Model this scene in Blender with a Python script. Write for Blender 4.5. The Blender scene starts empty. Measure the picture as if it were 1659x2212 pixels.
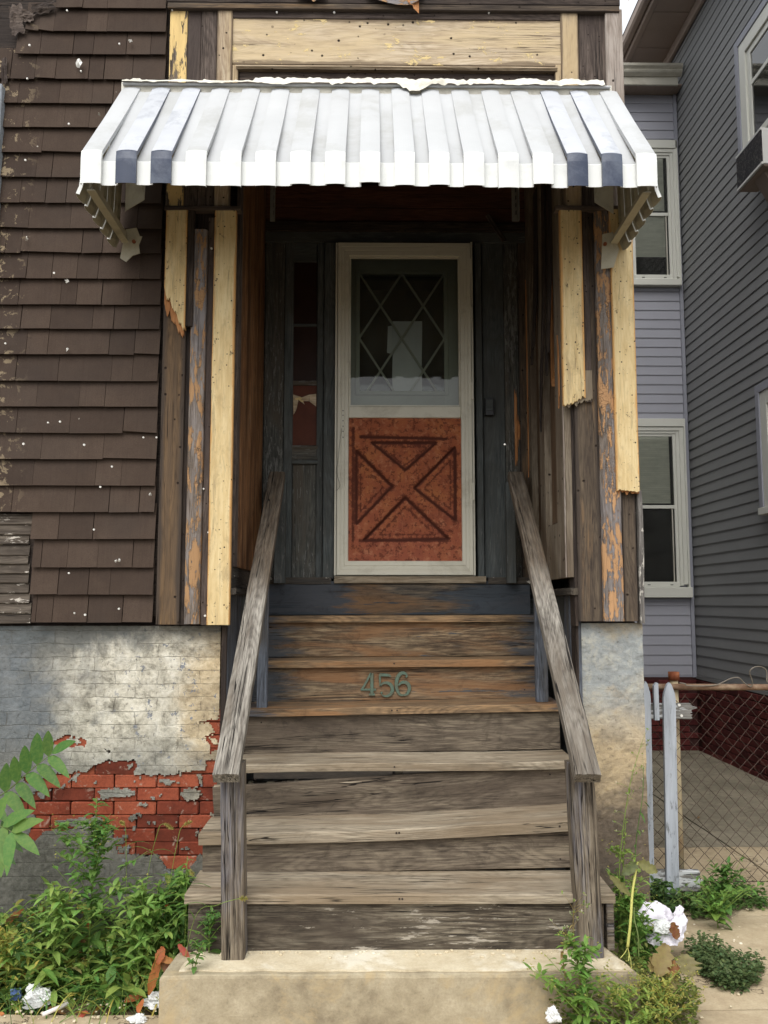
import bpy, math, random
import numpy as np
from mathutils import Vector, Matrix, noise as mnoise

# ------------------------------------------------------------------ camera, world, sun, exposure
scn = bpy.context.scene
COL = scn.collection
rnd = random.Random(11)
EYE = 1.53
YAW, PITCH, F = math.radians(0.72), math.radians(5.8), 1912.0

cam_d = bpy.data.cameras.new('camera')
cam = bpy.data.objects.new('camera', cam_d)
COL.objects.link(cam)
cam_d.sensor_fit = 'VERTICAL'
cam_d.sensor_height = 24.0
cam_d.lens = 24.0 * F / 2212.0
cam_d.clip_start = 0.05
cam_d.clip_end = 500
cam.location = (0, 0, EYE)
cam.rotation_euler = (math.pi / 2 + PITCH, 0, -YAW)
scn.camera = cam

SUN_EL, SUN_AZ = math.radians(52), math.radians(196)     # azimuth clockwise from +Y
world = bpy.data.worlds.new('World')
scn.world = world
world.use_nodes = True
wt = world.node_tree
for n in list(wt.nodes):
    wt.nodes.remove(n)
wo = wt.nodes.new('ShaderNodeOutputWorld')
bg = wt.nodes.new('ShaderNodeBackground')
sky = wt.nodes.new('ShaderNodeTexSky')
sky.sky_type = 'NISHITA'
sky.sun_disc = False
sky.sun_elevation = SUN_EL
sky.sun_rotation = SUN_AZ
sky.air_density = 1.0
sky.dust_density = 7.0
sky.ozone_density = 1.0
hs = wt.nodes.new('ShaderNodeHueSaturation')
hs.inputs['Saturation'].default_value = 0.25
wt.links.new(sky.outputs[0], hs.inputs['Color'])
veil = wt.nodes.new('ShaderNodeMix'); veil.data_type = 'RGBA'      # an even cloud cover over the clear sky
veil.inputs[0].default_value = 0.6
veil.inputs[7].default_value = (6.9, 7.1, 7.3, 1)
wt.links.new(hs.outputs[0], veil.inputs[6])
wt.links.new(veil.outputs[2], bg.inputs['Color'])
bg.inputs['Strength'].default_value = 0.12
wt.links.new(bg.outputs[0], wo.inputs['Surface'])

sun_d = bpy.data.lights.new('sun', 'SUN')
sun_d.energy = 0.75
sun_d.angle = math.radians(42)
sun_d.color = (1.0, 0.975, 0.94)
sun = bpy.data.objects.new('sun', sun_d)
COL.objects.link(sun)
_sd = Vector((math.sin(SUN_AZ) * math.cos(SUN_EL), math.cos(SUN_AZ) * math.cos(SUN_EL), math.sin(SUN_EL)))
sun.rotation_euler = _sd.to_track_quat('Z', 'Y').to_euler()
sun.location = (0, -2, 8)

vs = scn.view_settings
vs.view_transform = 'Standard'
vs.look = 'None'
vs.gamma = 1.0
vs.use_curve_mapping = False
vs.exposure = 0.88
scn.render.film_transparent = False
try:
    scn.cycles.max_bounces = 8
    scn.cycles.diffuse_bounces = 4
    scn.cycles.glossy_bounces = 3
    scn.cycles.transparent_max_bounces = 12
    scn.cycles.transmission_bounces = 4
    scn.cycles.use_denoising = True
except Exception:
    pass

# ------------------------------------------------------------------ where the measurements of the place come from
_r = Vector((math.cos(YAW), -math.sin(YAW), 0))
_f = Vector((math.sin(YAW) * math.cos(PITCH), math.cos(YAW) * math.cos(PITCH), math.sin(PITCH)))
_u = _r.cross(_f)
CAM = Vector((0, 0, EYE))


def _ray(px, py):
    return _f * F + _r * (px - 829.5) - _u * (py - 1106.0)


def at(px, py, Y):                     # a measured point of a plane facing the street
    d = _ray(px, py)
    return CAM + d * (Y / d.y)


def atx(px, py, X):                    # ... of a wall running away from the street
    d = _ray(px, py)
    return CAM + d * (X / d.x)


def atz(px, py, Z):                    # ... of level ground
    d = _ray(px, py)
    return CAM + d * ((Z - EYE) / d.z)


# ------------------------------------------------------------------ object helpers
def tag(o, label=None, cat=None, group=None, kind=None):
    if label: o['label'] = label
    if cat: o['category'] = cat
    if group: o['group'] = group
    if kind: o['kind'] = kind
    return o


def thing(name, label, cat, loc, group=None):
    o = bpy.data.objects.new(name, None)
    COL.objects.link(o)
    o.location = loc
    o.empty_display_size = 0.1
    return tag(o, label, cat, group)


def wloc(o):
    p = Vector((0, 0, 0))
    while o is not None:
        p += o.location
        o = o.parent
    return p


class Frame:
    """Holder that lets a part be oriented freely; all parents stay unrotated."""


def link(name, me, loc, parent=None, rot=None):
    """loc is in world space; rot a 3x3 matrix. Parents are never rotated when they have children placed this way."""
    o = bpy.data.objects.new(name, me)
    COL.objects.link(o)
    base = Vector(loc)
    if parent is not None:
        o.parent = parent
        pm = parent_matrix(parent)
        m = Matrix.Translation(base) @ (rot.to_4x4() if rot is not None else Matrix.Identity(4))
        lm = pm.inverted() @ m
        o.location = lm.to_translation()
        o.rotation_euler = lm.to_euler()
    else:
        o.location = base
        if rot is not None:
            o.rotation_euler = rot.to_euler()
    return o


def parent_matrix(o):
    m = Matrix.Identity(4)
    while o is not None:
        m = (Matrix.Translation(o.location) @ o.rotation_euler.to_matrix().to_4x4()) @ m
        o = o.parent
    return m


def mesh(name, verts, faces, mat=None, smooth=False, tint=None, uv=None):
    me = bpy.data.meshes.new(name)
    me.from_pydata([tuple(v) for v in verts], [], [tuple(f) for f in faces])
    if mat: me.materials.append(mat)
    if smooth:
        me.polygons.foreach_set('use_smooth', [True] * len(me.polygons))
    if tint is not None:
        ca = me.color_attributes.new('tint', 'FLOAT_COLOR', 'POINT')
        ca.data.foreach_set('color', [c for t in tint for c in (t[0], t[1], t[2], 1.0)])
    me.update()
    return me


def world_mesh(name, verts, faces, mat, parent=None, smooth=False, tint=None, origin=None):
    """Mesh given in world coordinates; its origin is set at the bottom centre of its bounds."""
    V = np.array([tuple(v) for v in verts], dtype=float)
    if origin is None:
        lo, hi = V.min(0), V.max(0)
        origin = Vector(((lo[0] + hi[0]) / 2, (lo[1] + hi[1]) / 2, lo[2]))
    V = V - np.array(tuple(origin))
    me = mesh(name, V.tolist(), faces, mat, smooth, tint)
    pm = parent_matrix(parent) if parent is not None else None
    o = link(name, me, origin, parent)
    if pm is not None:
        lm = pm.inverted() @ Matrix.Translation(origin)
        o.location = lm.to_translation(); o.rotation_euler = lm.to_euler()
    return o


def box(name, x0, x1, y0, y1, z0, z1, mat, parent=None, kind=None, bev=0.0):
    b = min(bev, (x1 - x0) * .4, (y1 - y0) * .4, (z1 - z0) * .4)
    if b <= 0:
        v = [(x, y, z) for z in (z0, z1) for y in (y0, y1) for x in (x0, x1)]
        f = [(0, 2, 3, 1), (4, 5, 7, 6), (0, 1, 5, 4), (2, 6, 7, 3), (0, 4, 6, 2), (1, 3, 7, 5)]
    else:
        v, f = bevel_box(x0, x1, y0, y1, z0, z1, b)
    o = world_mesh(name, v, f, mat, parent)
    if kind: o['kind'] = kind
    return o


def bevel_box(x0, x1, y0, y1, z0, z1, b):
    v = []; f = []
    # three vertices per corner
    idx = {}
    for i, x in enumerate((x0, x1)):
        for j, y in enumerate((y0, y1)):
            for k, z in enumerate((z0, z1)):
                sx, sy, sz = (1 if i == 0 else -1), (1 if j == 0 else -1), (1 if k == 0 else -1)
                idx[i, j, k, 0] = len(v); v.append((x, y + sy * b, z + sz * b))
                idx[i, j, k, 1] = len(v); v.append((x + sx * b, y, z + sz * b))
                idx[i, j, k, 2] = len(v); v.append((x + sx * b, y + sy * b, z))
    f += [[idx[0, 0, 0, 0], idx[0, 0, 1, 0], idx[0, 1, 1, 0], idx[0, 1, 0, 0]], [idx[1, 0, 0, 0], idx[1, 1, 0, 0], idx[1, 1, 1, 0], idx[1, 0, 1, 0]],
          [idx[0, 0, 0, 1], idx[1, 0, 0, 1], idx[1, 0, 1, 1], idx[0, 0, 1, 1]], [idx[0, 1, 0, 1], idx[0, 1, 1, 1], idx[1, 1, 1, 1], idx[1, 1, 0, 1]],
          [idx[0, 0, 0, 2], idx[0, 1, 0, 2], idx[1, 1, 0, 2], idx[1, 0, 0, 2]], [idx[0, 0, 1, 2], idx[1, 0, 1, 2], idx[1, 1, 1, 2], idx[0, 1, 1, 2]]]
    for j in (0, 1):
        for k in (0, 1):
            f.append([idx[0, j, k, 1], idx[0, j, k, 2], idx[1, j, k, 2], idx[1, j, k, 1]])
    for i in (0, 1):
        for k in (0, 1):
            f.append([idx[i, 0, k, 0], idx[i, 0, k, 2], idx[i, 1, k, 2], idx[i, 1, k, 0]])
    for i in (0, 1):
        for j in (0, 1):
            f.append([idx[i, j, 0, 0], idx[i, j, 0, 1], idx[i, j, 1, 1], idx[i, j, 1, 0]])
    for i in (0, 1):
        for j in (0, 1):
            for k in (0, 1):
                f.append([idx[i, j, k, 0], idx[i, j, k, 1], idx[i, j, k, 2]])
    return v, f


def fix_normals(me):
    import bmesh
    bm = bmesh.new(); bm.from_mesh(me)
    bmesh.ops.recalc_face_normals(bm, faces=bm.faces)
    bm.to_mesh(me); bm.free()


def plank(name, a, b, wdir, width, thick, mat, parent=None, nw=1, nl=None, wob=0.0015, cham=0.003,
          prof=None, end=None, start=None, bow=None, width2=None, group=None):
    """A board from a to b (centre of its back face); width along wdir, its face looks along wdir x (b-a) ... +n.
    Local axes: X length, Y width, Z thickness (towards the face). end/start(u) trims the ends by so many metres across the width,
    prof(u) adds relief across the width, bow(t) bends it along its thickness."""
    a = Vector(a); b = Vector(b)
    x = (b - a); L = x.length; x.normalize()
    y = (Vector(wdir) - x * Vector(wdir).dot(x)).normalized()
    z = x.cross(y)
    nl = nl or max(2, int(L / 0.12))
    us = [-1.0]
    if cham > 0: us = [-1.0, -1.0 + 2 * cham / width]
    core = nw
    inner0, inner1 = (us[-1], -us[-1])
    loop_top = [(-1.0, thick - cham)]
    for i in range(core + 1):
        u = inner0 + (inner1 - inner0) * i / core
        zz = thick + (prof(u) if prof else 0.0)
        loop_top.append((u, zz))
    loop_top.append((1.0, thick - cham))
    m = len(loop_top)
    V = []; Fc = []
    so = rnd.uniform(0, 99)
    for s in range(nl + 1):
        t = s / nl
        for side in (0, 1):
            seq = loop_top if side == 0 else [(u, 0.0) for u, _ in reversed(loop_top)]
            for (u, zz) in seq:
                x0 = start(u) if start else 0.0
                x1 = L - (end(u) if end else 0.0)
                X = x0 + (x1 - x0) * t
                w = width / 2 * (1 + ((width2 / width - 1) * t if width2 else 0))
                nz = mnoise.noise(Vector((X * 5 + so, u * 2, side))) * wob
                ny = mnoise.noise(Vector((X * 7 - so, (1 if u > 0 else -1) * 3, 5))) * wob * (1 if abs(u) > .9 else 0)
                V.append((X, u * w + ny, zz + (nz if side == 0 else 0) + (bow(t, u) if bow else 0)))
    n = 2 * m
    for s in range(nl):
        for k in range(n):
            k2 = (k + 1) % n
            Fc.append((s * n + k, s * n + k2, (s + 1) * n + k2, (s + 1) * n + k))
    for s in (0, nl):
        for k in range(m - 1):
            q = (s * n + k, s * n + n - 1 - k, s * n + n - 2 - k, s * n + k + 1)
            Fc.append(q if s == 0 else q[::-1])
    me = mesh(name, V, Fc, mat)
    fix_normals(me)
    rot = Matrix((x, y, z)).transposed()
    o = link(name, me, a, parent, rot)
    return o


def vboard(name, xl, xr, yref, ytop, ybot, Y, thick, mat, parent, **kw):
    """Upright board on a street-facing plane; its face stands at depth Y. Runs from the top down."""
    X0 = at(xl, yref, Y).x; X1 = at(xr, yref, Y).x
    zt = at((xl + xr) / 2, ytop, Y).z; zb = at((xl + xr) / 2, ybot, Y).z
    xc = (X0 + X1) / 2
    # local x down, width +X world -> z = x cross y = (0,0,-1)x(1,0,0) = (0,-1,0) towards the street
    return plank(name, (xc, Y + thick, zt), (xc, Y + thick, zb), (1, 0, 0), X1 - X0, thick, mat, parent, **kw)


def hboard(name, xl, xr, yt, yb, Y, thick, mat, parent, **kw):
    p0 = at(xl, (yt + yb) / 2, Y); p1 = at(xr, (yt + yb) / 2, Y)
    h = at((xl + xr) / 2, yt, Y).z - at((xl + xr) / 2, yb, Y).z
    z = (p0.z + p1.z) / 2
    # local x +X world, width up -> z = (1,0,0)x(0,0,1) = (0,-1,0)
    return plank(name, (p0.x, Y + thick, z), (p1.x, Y + thick, z), (0, 0, 1), h, thick, mat, parent, **kw)


def tube(name, pts, r, mat, parent=None, sides=6, closed=False, r2=None, ret=False, cap=True):
    pts = [Vector(p) for p in pts]
    V = []; Fc = []
    n = len(pts)
    prev = None
    for i, p in enumerate(pts):
        t = (pts[min(i + 1, n - 1)] - pts[max(i - 1, 0)]).normalized()
        if prev is None:
            a = t.cross(Vector((0, 0, 1)))
            if a.length < .1: a = t.cross(Vector((0, 1, 0)))
            a.normalize()
        else:
            a = (prev - t * prev.dot(t)).normalized()
        prev = a
        b = t.cross(a)
        rr = r if r2 is None else r + (r2 - r) * i / (n - 1)
        for k in range(sides):
            an = 2 * math.pi * k / sides
            V.append(p + a * (math.cos(an) * rr) + b * (math.sin(an) * rr))
    for i in range(n - 1):
        for k in range(sides):
            k2 = (k + 1) % sides
            Fc.append((i * sides + k, i * sides + k2, (i + 1) * sides + k2, (i + 1) * sides + k))
    if cap:
        Fc.append(tuple(range(sides))[::-1])
        Fc.append(tuple((n - 1) * sides + k for k in range(sides)))
    if ret: return V, Fc
    return world_mesh(name, V, Fc, mat, parent, smooth=True)


class Buf:
    def __init__(self): self.v = []; self.f = []; self.t = []
    def add(self, V, Fc, tint=None):
        o = len(self.v)
        self.v += [tuple(p) for p in V]
        self.f += [tuple(i + o for i in q) for q in Fc]
        if tint is not None: self.t += [tint] * len(V)
    def make(self, name, mat, parent=None, smooth=False, kind=None, origin=None):
        o = world_mesh(name, self.v, self.f, mat, parent, smooth, self.t if self.t else None, origin)
        if kind: o['kind'] = kind
        return o


def arcs(pts, n=6):                       # Catmull-Rom through points
    pts = [Vector(p) for p in pts]
    P = [pts[0] * 2 - pts[1]] + pts + [pts[-1] * 2 - pts[-2]]
    out = []
    for i in range(1, len(P) - 2):
        for k in range(n):
            t = k / n
            p0, p1, p2, p3 = P[i - 1], P[i], P[i + 1], P[i + 2]
            out.append(0.5 * ((2 * p1) + (p2 - p0) * t + (2 * p0 - 5 * p1 + 4 * p2 - p3) * t * t + (3 * p1 - p0 - 3 * p2 + p3) * t ** 3))
    out.append(pts[-1])
    return out


# ------------------------------------------------------------------ materials
def c(r, g, b, k=1.0):
    def l(v):
        v /= 255.0
        return (v / 12.92 if v <= .04045 else ((v + .055) / 1.055) ** 2.4) * k
    r, g, b = l(r), l(g), l(b)
    y = .25 * r + .6 * g + .15 * b                     # every colour is pulled slightly towards grey
    s = .95
    return (y + (r - y) * s, y + (g - y) * s, y + (b - y) * s, 1.0)


class M:
    """Small node writer."""
    def __init__(self, name, rough=0.8, spec=0.3):
        self.m = bpy.data.materials.new(name); self.m.use_nodes = True
        self.t = self.m.node_tree
        for n in list(self.t.nodes): self.t.nodes.remove(n)
        self.out = self.t.nodes.new('ShaderNodeOutputMaterial')
        self.p = self.t.nodes.new('ShaderNodeBsdfPrincipled')
        self.t.links.new(self.p.outputs[0], self.out.inputs['Surface'])
        self.p.inputs['Roughness'].default_value = rough
        self.p.inputs['Specular IOR Level'].default_value = spec
    def new(self, typ): return self.t.nodes.new(typ)
    def put(self, sock, val):
        if isinstance(val, bpy.types.NodeSocket): self.t.links.new(val, sock)
        elif val is not None: sock.default_value = val
    def obj(self, rand=True, scale=(1, 1, 1)):
        tc = self.new('ShaderNodeTexCoord')
        v = tc.outputs['Object']
        if rand:
            oi = self.new('ShaderNodeObjectInfo')
            cb = self.new('ShaderNodeCombineXYZ')
            for i, k in enumerate((37.0, 91.0, 53.0)):
                self.put(cb.inputs[i], self.math('MULTIPLY', oi.outputs['Random'], k))
            va = self.new('ShaderNodeVectorMath'); va.operation = 'ADD'
            self.put(va.inputs[0], v); self.put(va.inputs[1], cb.outputs[0]); v = va.outputs[0]
        return v
    def gen(self):
        tc = self.new('ShaderNodeTexCoord'); s = self.new('ShaderNodeSeparateXYZ')
        self.put(s.inputs[0], tc.outputs['Generated']); return s.outputs
    def pos(self):
        g = self.new('ShaderNodeNewGeometry'); return g.outputs['Position']
    def sep(self, v):
        s = self.new('ShaderNodeSeparateXYZ'); self.put(s.inputs[0], v); return s.outputs
    def comb(self, x, y, z):
        s = self.new('ShaderNodeCombineXYZ')
        for i, q in enumerate((x, y, z)): self.put(s.inputs[i], q)
        return s.outputs[0]
    def random(self):
        return self.new('ShaderNodeObjectInfo').outputs['Random']
    def scale(self, v, s, loc=(0, 0, 0)):
        mp = self.new('ShaderNodeMapping'); self.put(mp.inputs[0], v)
        mp.inputs['Scale'].default_value = s; mp.inputs['Location'].default_value = loc
        return mp.outputs[0]
    def noise(self, v, scale=5, detail=6, rough=.6, dist=0.0, color=False):
        n = self.new('ShaderNodeTexNoise'); self.put(n.inputs['Vector'], v)
        n.inputs['Scale'].default_value = scale; n.inputs['Detail'].default_value = detail
        n.inputs['Roughness'].default_value = rough; n.inputs['Distortion'].default_value = dist
        return n.outputs['Color' if color else 'Fac']
    def vor(self, v, scale=5, feature='F1', rand=1.0, out='Distance'):
        n = self.new('ShaderNodeTexVoronoi'); n.feature = feature; self.put(n.inputs['Vector'], v)
        n.inputs['Scale'].default_value = scale; n.inputs['Randomness'].default_value = rand
        return n.outputs[out]
    def math(self, op, a, b=None, c_=None, clamp=False):
        n = self.new('ShaderNodeMath'); n.operation = op; n.use_clamp = clamp
        self.put(n.inputs[0], a)
        if b is not None: self.put(n.inputs[1], b)
        if c_ is not None: self.put(n.inputs[2], c_)
        return n.outputs[0]
    def rng(self, v, a, b, c0=0.0, d=1.0, smooth=False):
        n = self.new('ShaderNodeMapRange'); n.clamp = True
        if smooth: n.interpolation_type = 'SMOOTHSTEP'
        self.put(n.inputs[0], v)
        for i, q in zip((1, 2, 3, 4), (a, b, c0, d)): self.put(n.inputs[i], q)
        return n.outputs[0]
    def ramp(self, fac, stops, mode='LINEAR'):
        n = self.new('ShaderNodeValToRGB'); n.color_ramp.interpolation = mode
        el = n.color_ramp.elements
        while len(el) < len(stops): el.new(0.5)
        for e, (p, q) in zip(el, stops):
            e.position = p; e.color = q
        self.put(n.inputs[0], fac)
        return n.outputs[0]
    def mix(self, fac, a, b, mode='MIX'):
        n = self.new('ShaderNodeMix'); n.data_type = 'RGBA'; n.blend_type = mode
        self.put(n.inputs[0], fac); self.put(n.inputs[6], a); self.put(n.inputs[7], b)
        return n.outputs[2]
    def bump(self, h, strength=.5, dist=.004, normal=None):
        n = self.new('ShaderNodeBump'); n.inputs['Strength'].default_value = strength
        n.inputs['Distance'].default_value = dist
        self.put(n.inputs['Height'], h)
        if normal is not None: self.put(n.inputs['Normal'], normal)
        return n.outputs[0]
    def done(self, color, normal=None, rough=None):
        self.put(self.p.inputs['Base Color'], color)
        if normal is not None: self.put(self.p.inputs['Normal'], normal)
        if rough is not None: self.put(self.p.inputs['Roughness'], rough)
        return self.m


def wood(name, dark, mid, light, stain=None, stain_amt=.5, stain_scale=(1.2, 6, 6), edge=None, edge_w=.25,
         paint=None, paint_cover=.5, paint_scale=(5, 14, 14), paint2=None, holes=0.0, grain=1.0, rough=.85, bump=.5,
         cracks=.35, crackle=False, mottle=.25, rings=.45,
         ends=None, along=None, smudge=None, drips=0.0, vary=.22):
    """Weathered board: grain along local X. dark/mid/light wood, stain = big soft patches, edge = colour at both long edges,
    paint = what is left of a coat of paint, flaked off elsewhere."""
    k = M(name, rough, .25)
    v = k.obj()
    g1 = k.noise(k.scale(v, (3.0, 26 * grain, 26 * grain)), 1.0, 7, .66, .6)
    g2 = k.noise(k.scale(v, (7, 240 * grain, 240 * grain)), 1.0, 4, .6, .2)
    g3 = k.noise(k.scale(v, (6.5, 95 * grain, 95 * grain)), 1.0, 6, .74, .35)
    gg = k.math('ADD', k.math('MULTIPLY', g1, .5), k.math('MULTIPLY', g3, .5))
    base = k.ramp(gg, [(.36, dark), (.48, mid), (.60, light)])
    base = k.mix(k.rng(g2, .42, .7, 0, .5), base, dark)
    reg = k.rng(k.noise(k.scale(v, (1.5, 8, 8)), 1.0, 4, .6), .36, .64, .15, 1)      # some stretches are smooth, some furrowed
    base = k.mix(k.math('MULTIPLY', k.rng(g3, .53, .66, 0, .5), reg), base, light)
    base = k.mix(k.math('MULTIPLY', k.rng(g3, .45, .34, 0, .6), reg), base, dark)
    mo = k.noise(v, 9, 5, .6)
    base = k.mix(k.rng(mo, .45, .7, 0, mottle), base, light)
    h = k.math('ADD', k.math('MULTIPLY', g3, .9), k.math('MULTIPLY', g2, .4))
    if rings:                                            # plain-sawn figure: contour lines of a slow field
        rf = k.noise(k.scale(v, (1.1, 7.5, 7.5)), 1.0, 1.2, .4, .15)
        rf = k.math('ADD', k.math('MULTIPLY', rf, 26.0), k.math('MULTIPLY', g3, 1.1))
        rf = k.math('ABSOLUTE', k.math('SUBTRACT', k.math('FRACT', rf), .5))
        rm = k.math('MULTIPLY', k.rng(rf, .20, .42, 0, rings), k.rng(g2, .35, .6, .4, 1))
        base = k.mix(rm, base, (dark[0] * .9, dark[1] * .88, dark[2] * .85, 1))
        h = k.math('SUBTRACT', h, k.math('MULTIPLY', rm, .5))
    if stain is not None:
        s = k.noise(k.scale(v, stain_scale), 1.0, 5, .6, .8)
        s = k.math('ADD', s, k.math('MULTIPLY', k.math('SUBTRACT', g3, .5), .35))
        base = k.mix(k.rng(s, .5 - stain_amt * .25, .66, 0, .8, True), base, stain)
    if edge is not None:
        gx, gy, gz = k.gen()
        e = k.math('ABSOLUTE', k.math('SUBTRACT', gy, .5))
        e = k.math('ADD', e, k.math('MULTIPLY', k.math('SUBTRACT', k.noise(k.scale(v, (4, 20, 20)), 1, 5, .6), .5), .28))
        base = k.mix(k.rng(e, .5 - edge_w, .5 - edge_w * .3, 0, .9, True), base, edge)
    base = k.mix(k.math('MULTIPLY', k.random(), vary), base, dark)
    if along is not None:                                # older or newer towards one end of the board
        gx, gy, gz = k.gen()
        e = k.math('ADD', gx, k.math('MULTIPLY', k.math('SUBTRACT', g3, .5), .25))
        base = k.mix(k.rng(e, along[1], along[2], 0, along[3]), base, k.mix(k.rng(g3, .4, .62), (along[0][0] * .4, along[0][1] * .4, along[0][2] * .4, 1), along[0]))
    if ends is not None:                                 # paint that lasts where no feet go
        gx, gy, gz = k.gen()
        e = k.math('ABSOLUTE', k.math('SUBTRACT', gx, .52))
        e = k.math('ADD', e, k.math('MULTIPLY', k.math('SUBTRACT', k.noise(k.scale(v, (3, 22, 22)), 1, 7, .7), .5), .55))
        e = k.math('ADD', e, k.math('MULTIPLY', k.math('SUBTRACT', g3, .5), .3))
        base = k.mix(k.rng(e, ends[1], ends[1] + .08, 0, .9), base, ends[0])
    if drips:
        dn = k.noise(k.scale(v, (9, 12, 12)), 1.0, 8, .74, .7)
        base = k.mix(k.rng(dn, .54, .70, 0, drips * .8), base, (dark[0] * .45, dark[1] * .45, dark[2] * .45, 1))
        dn2 = k.noise(k.scale(v, (1.6, 7, 7)), 1.0, 7, .75, .6)
        base = k.mix(k.rng(dn2, .50, .68, 0, drips * .8), base, (dark[0] * .55, dark[1] * .52, dark[2] * .5, 1))
    if smudge is not None:
        sn = k.noise(k.scale(v, (7, 16, 16)), 1.0, 9, .78, .5)
        base = k.mix(k.rng(sn, .52, .68, 0, .6), base, smudge)
        sn = k.noise(k.scale(v, (26, 34, 34)), 1.0, 6, .8, .3)
        base = k.mix(k.rng(sn, .61, .65, 0, .85), base, c(62, 50, 36))
    if cracks:
        cr = k.noise(k.scale(v, (1.3, 60, 60)), 1.0, 2, .5, .4)
        crm = k.rng(k.math('ABSOLUTE', k.math('SUBTRACT', cr, .5)), .004, .022, 1, 0)
        crs = k.rng(k.noise(k.scale(v, (1.2, 9, 9)), 1, 2), .5, .6, 0, cracks * 2)
        crm = k.math('MULTIPLY', crm, crs, clamp=True)
        base = k.mix(crm, base, (dark[0] * .25, dark[1] * .25, dark[2] * .25, 1))
        h = k.math('SUBTRACT', h, k.math('MULTIPLY', crm, 1.2))
    if paint is not None:
        pn = k.noise(k.scale(v, paint_scale), 1.0, 9, .68, .3)
        ps = k.noise(v, 1.6, 3, .5)
        pn = k.math('ADD', pn, k.math('MULTIPLY', k.math('SUBTRACT', ps, .5), .35))
        pn = k.math('ADD', pn, k.math('MULTIPLY', k.math('SUBTRACT', g3, .5), .30))
        th = .5 + (.5 - paint_cover) * .4
        pm = k.rng(pn, th - .012, th + .012)
        pc = paint
        if paint2 is not None:
            p2 = k.noise(k.scale(v, (3, 9, 9)), 1, 6, .6)
            pc = k.mix(k.rng(p2, .45, .58), paint, paint2)
        else:
            p2 = k.noise(k.scale(v, (3, 12, 12)), 1, 6, .6)
            pc = k.mix(k.rng(p2, .4, .75, 0, .35), paint, (paint[0] * .6, paint[1] * .58, paint[2] * .55, 1))
        if crackle:
            vd = k.vor(k.scale(v, (60, 45, 45)), 1.0, 'DISTANCE_TO_EDGE')
            ck = k.math('MULTIPLY', k.rng(vd, 0, .05, 1, 0), k.rng(k.noise(v, 7, 3), .5, .6))
            pc = k.mix(ck, pc, dark)
            h = k.math('SUBTRACT', h, k.math('MULTIPLY', ck, .8))
        base = k.mix(pm, base, pc)
        h = k.math('ADD', h, k.math('MULTIPLY', pm, 1.2))
    if holes:
        vd = k.vor(k.scale(v, (1.0, 1.0, 1.0)), 26 * holes ** .5)
        vd = k.math('ADD', vd, k.math('MULTIPLY', k.math('SUBTRACT', k.noise(v, 70, 3, .6), .5), .16))
        hm = k.math('MULTIPLY', k.rng(vd, .10, .17, 1, 0), k.rng(k.sep(k.vor(v, 26 * holes ** .5, out='Color'))[0], .55, .6))
        base = k.mix(hm, base, c(34, 24, 16))
        h = k.math('SUBTRACT', h, k.math('MULTIPLY', hm, 1.5))
    return k.done(base, k.bump(h, bump, .003))


GREY = (c(50, 45, 42), c(106, 98, 90), c(150, 140, 126))
MAT = {}
MAT['tread'] = wood('weathered_tread', c(98, 88, 74), c(162, 149, 127), c(198, 185, 161), stain=c(134, 116, 92), stain_amt=.5, cracks=.9, grain=1.0, drips=.35)
MAT['tread_ochre'] = wood('worn_tread', c(62, 52, 42), c(130, 108, 82), c(174, 140, 100), stain=c(148, 108, 70), stain_amt=.0, cracks=.5, drips=.4, ends=(c(74, 78, 84), .42))
MAT['riser_dark'] = wood('riser_dark', c(44, 38, 32), c(100, 90, 76), c(166, 156, 136), stain=c(70, 61, 52), stain_amt=.3, drips=.8, paint=c(160, 152, 138), paint_cover=.16, paint_scale=(7, 40, 40), cracks=.6)
MAT['riser_grey'] = wood('riser_grey', c(58, 50, 42), c(114, 102, 87), c(156, 142, 120), stain=c(92, 80, 68), stain_amt=.4, cracks=.9, drips=.7)
MAT['riser_ochre'] = wood('riser_ochre', c(52, 44, 37), c(118, 98, 76), c(178, 156, 122), stain=c(142, 102, 66), stain_amt=.3, stain_scale=(1.6, 10, 10), paint=c(84, 86, 88), paint_cover=.12, paint_scale=(2.2, 26, 26), cracks=.6, drips=.55, ends=(c(70, 76, 82), .38))
MAT['riser_slate'] = wood('riser_slate', c(40, 38, 38), c(86, 80, 72), c(130, 116, 96), stain=c(128, 96, 64), stain_amt=.3, paint=c(64, 70, 76), paint_cover=.25, paint_scale=(1.6, 30, 30), cracks=.25, drips=.5, ends=(c(62, 70, 78), .16))
MAT['rail'] = wood('handrail_wood', c(66, 60, 54), c(136, 130, 120), c(180, 174, 162), stain=c(98, 88, 76), stain_amt=.2, cracks=1.2, grain=.9, bump=.9, along=(c(110, 92, 72), .45, .62, .7))
MAT['post'] = wood('post_wood', c(60, 52, 44), c(118, 106, 90), c(156, 144, 124), stain=c(112, 116, 132), stain_amt=.3, cracks=.7, bump=.8)
MAT['post_blue'] = wood('support_blue', c(46, 46, 48), c(92, 98, 108), c(122, 130, 142), stain=c(84, 78, 70), stain_amt=.3, cracks=.2, bump=.3)
MAT['yellow'] = wood('cream_casing', c(206, 176, 120, .85), c(230, 204, 148, .85), c(240, 218, 166, .85), stain=c(190, 168, 124, .85), stain_amt=-.3, stain_scale=(3, 30, 30),
                     edge=c(214, 160, 92, .85), edge_w=.10, holes=2.2, grain=.5, rough=.65, bump=.15, cracks=.3, mottle=.1, rings=.12, smudge=c(150, 130, 96), vary=.06)
MAT['brown_board'] = wood('old_brown_board', c(54, 46, 40), c(88, 76, 64), c(112, 98, 80), stain=c(134, 106, 74), stain_amt=.0, stain_scale=(.8, 9, 9), edge=c(66, 58, 52), edge_w=.2, holes=.8, cracks=.4)
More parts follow.
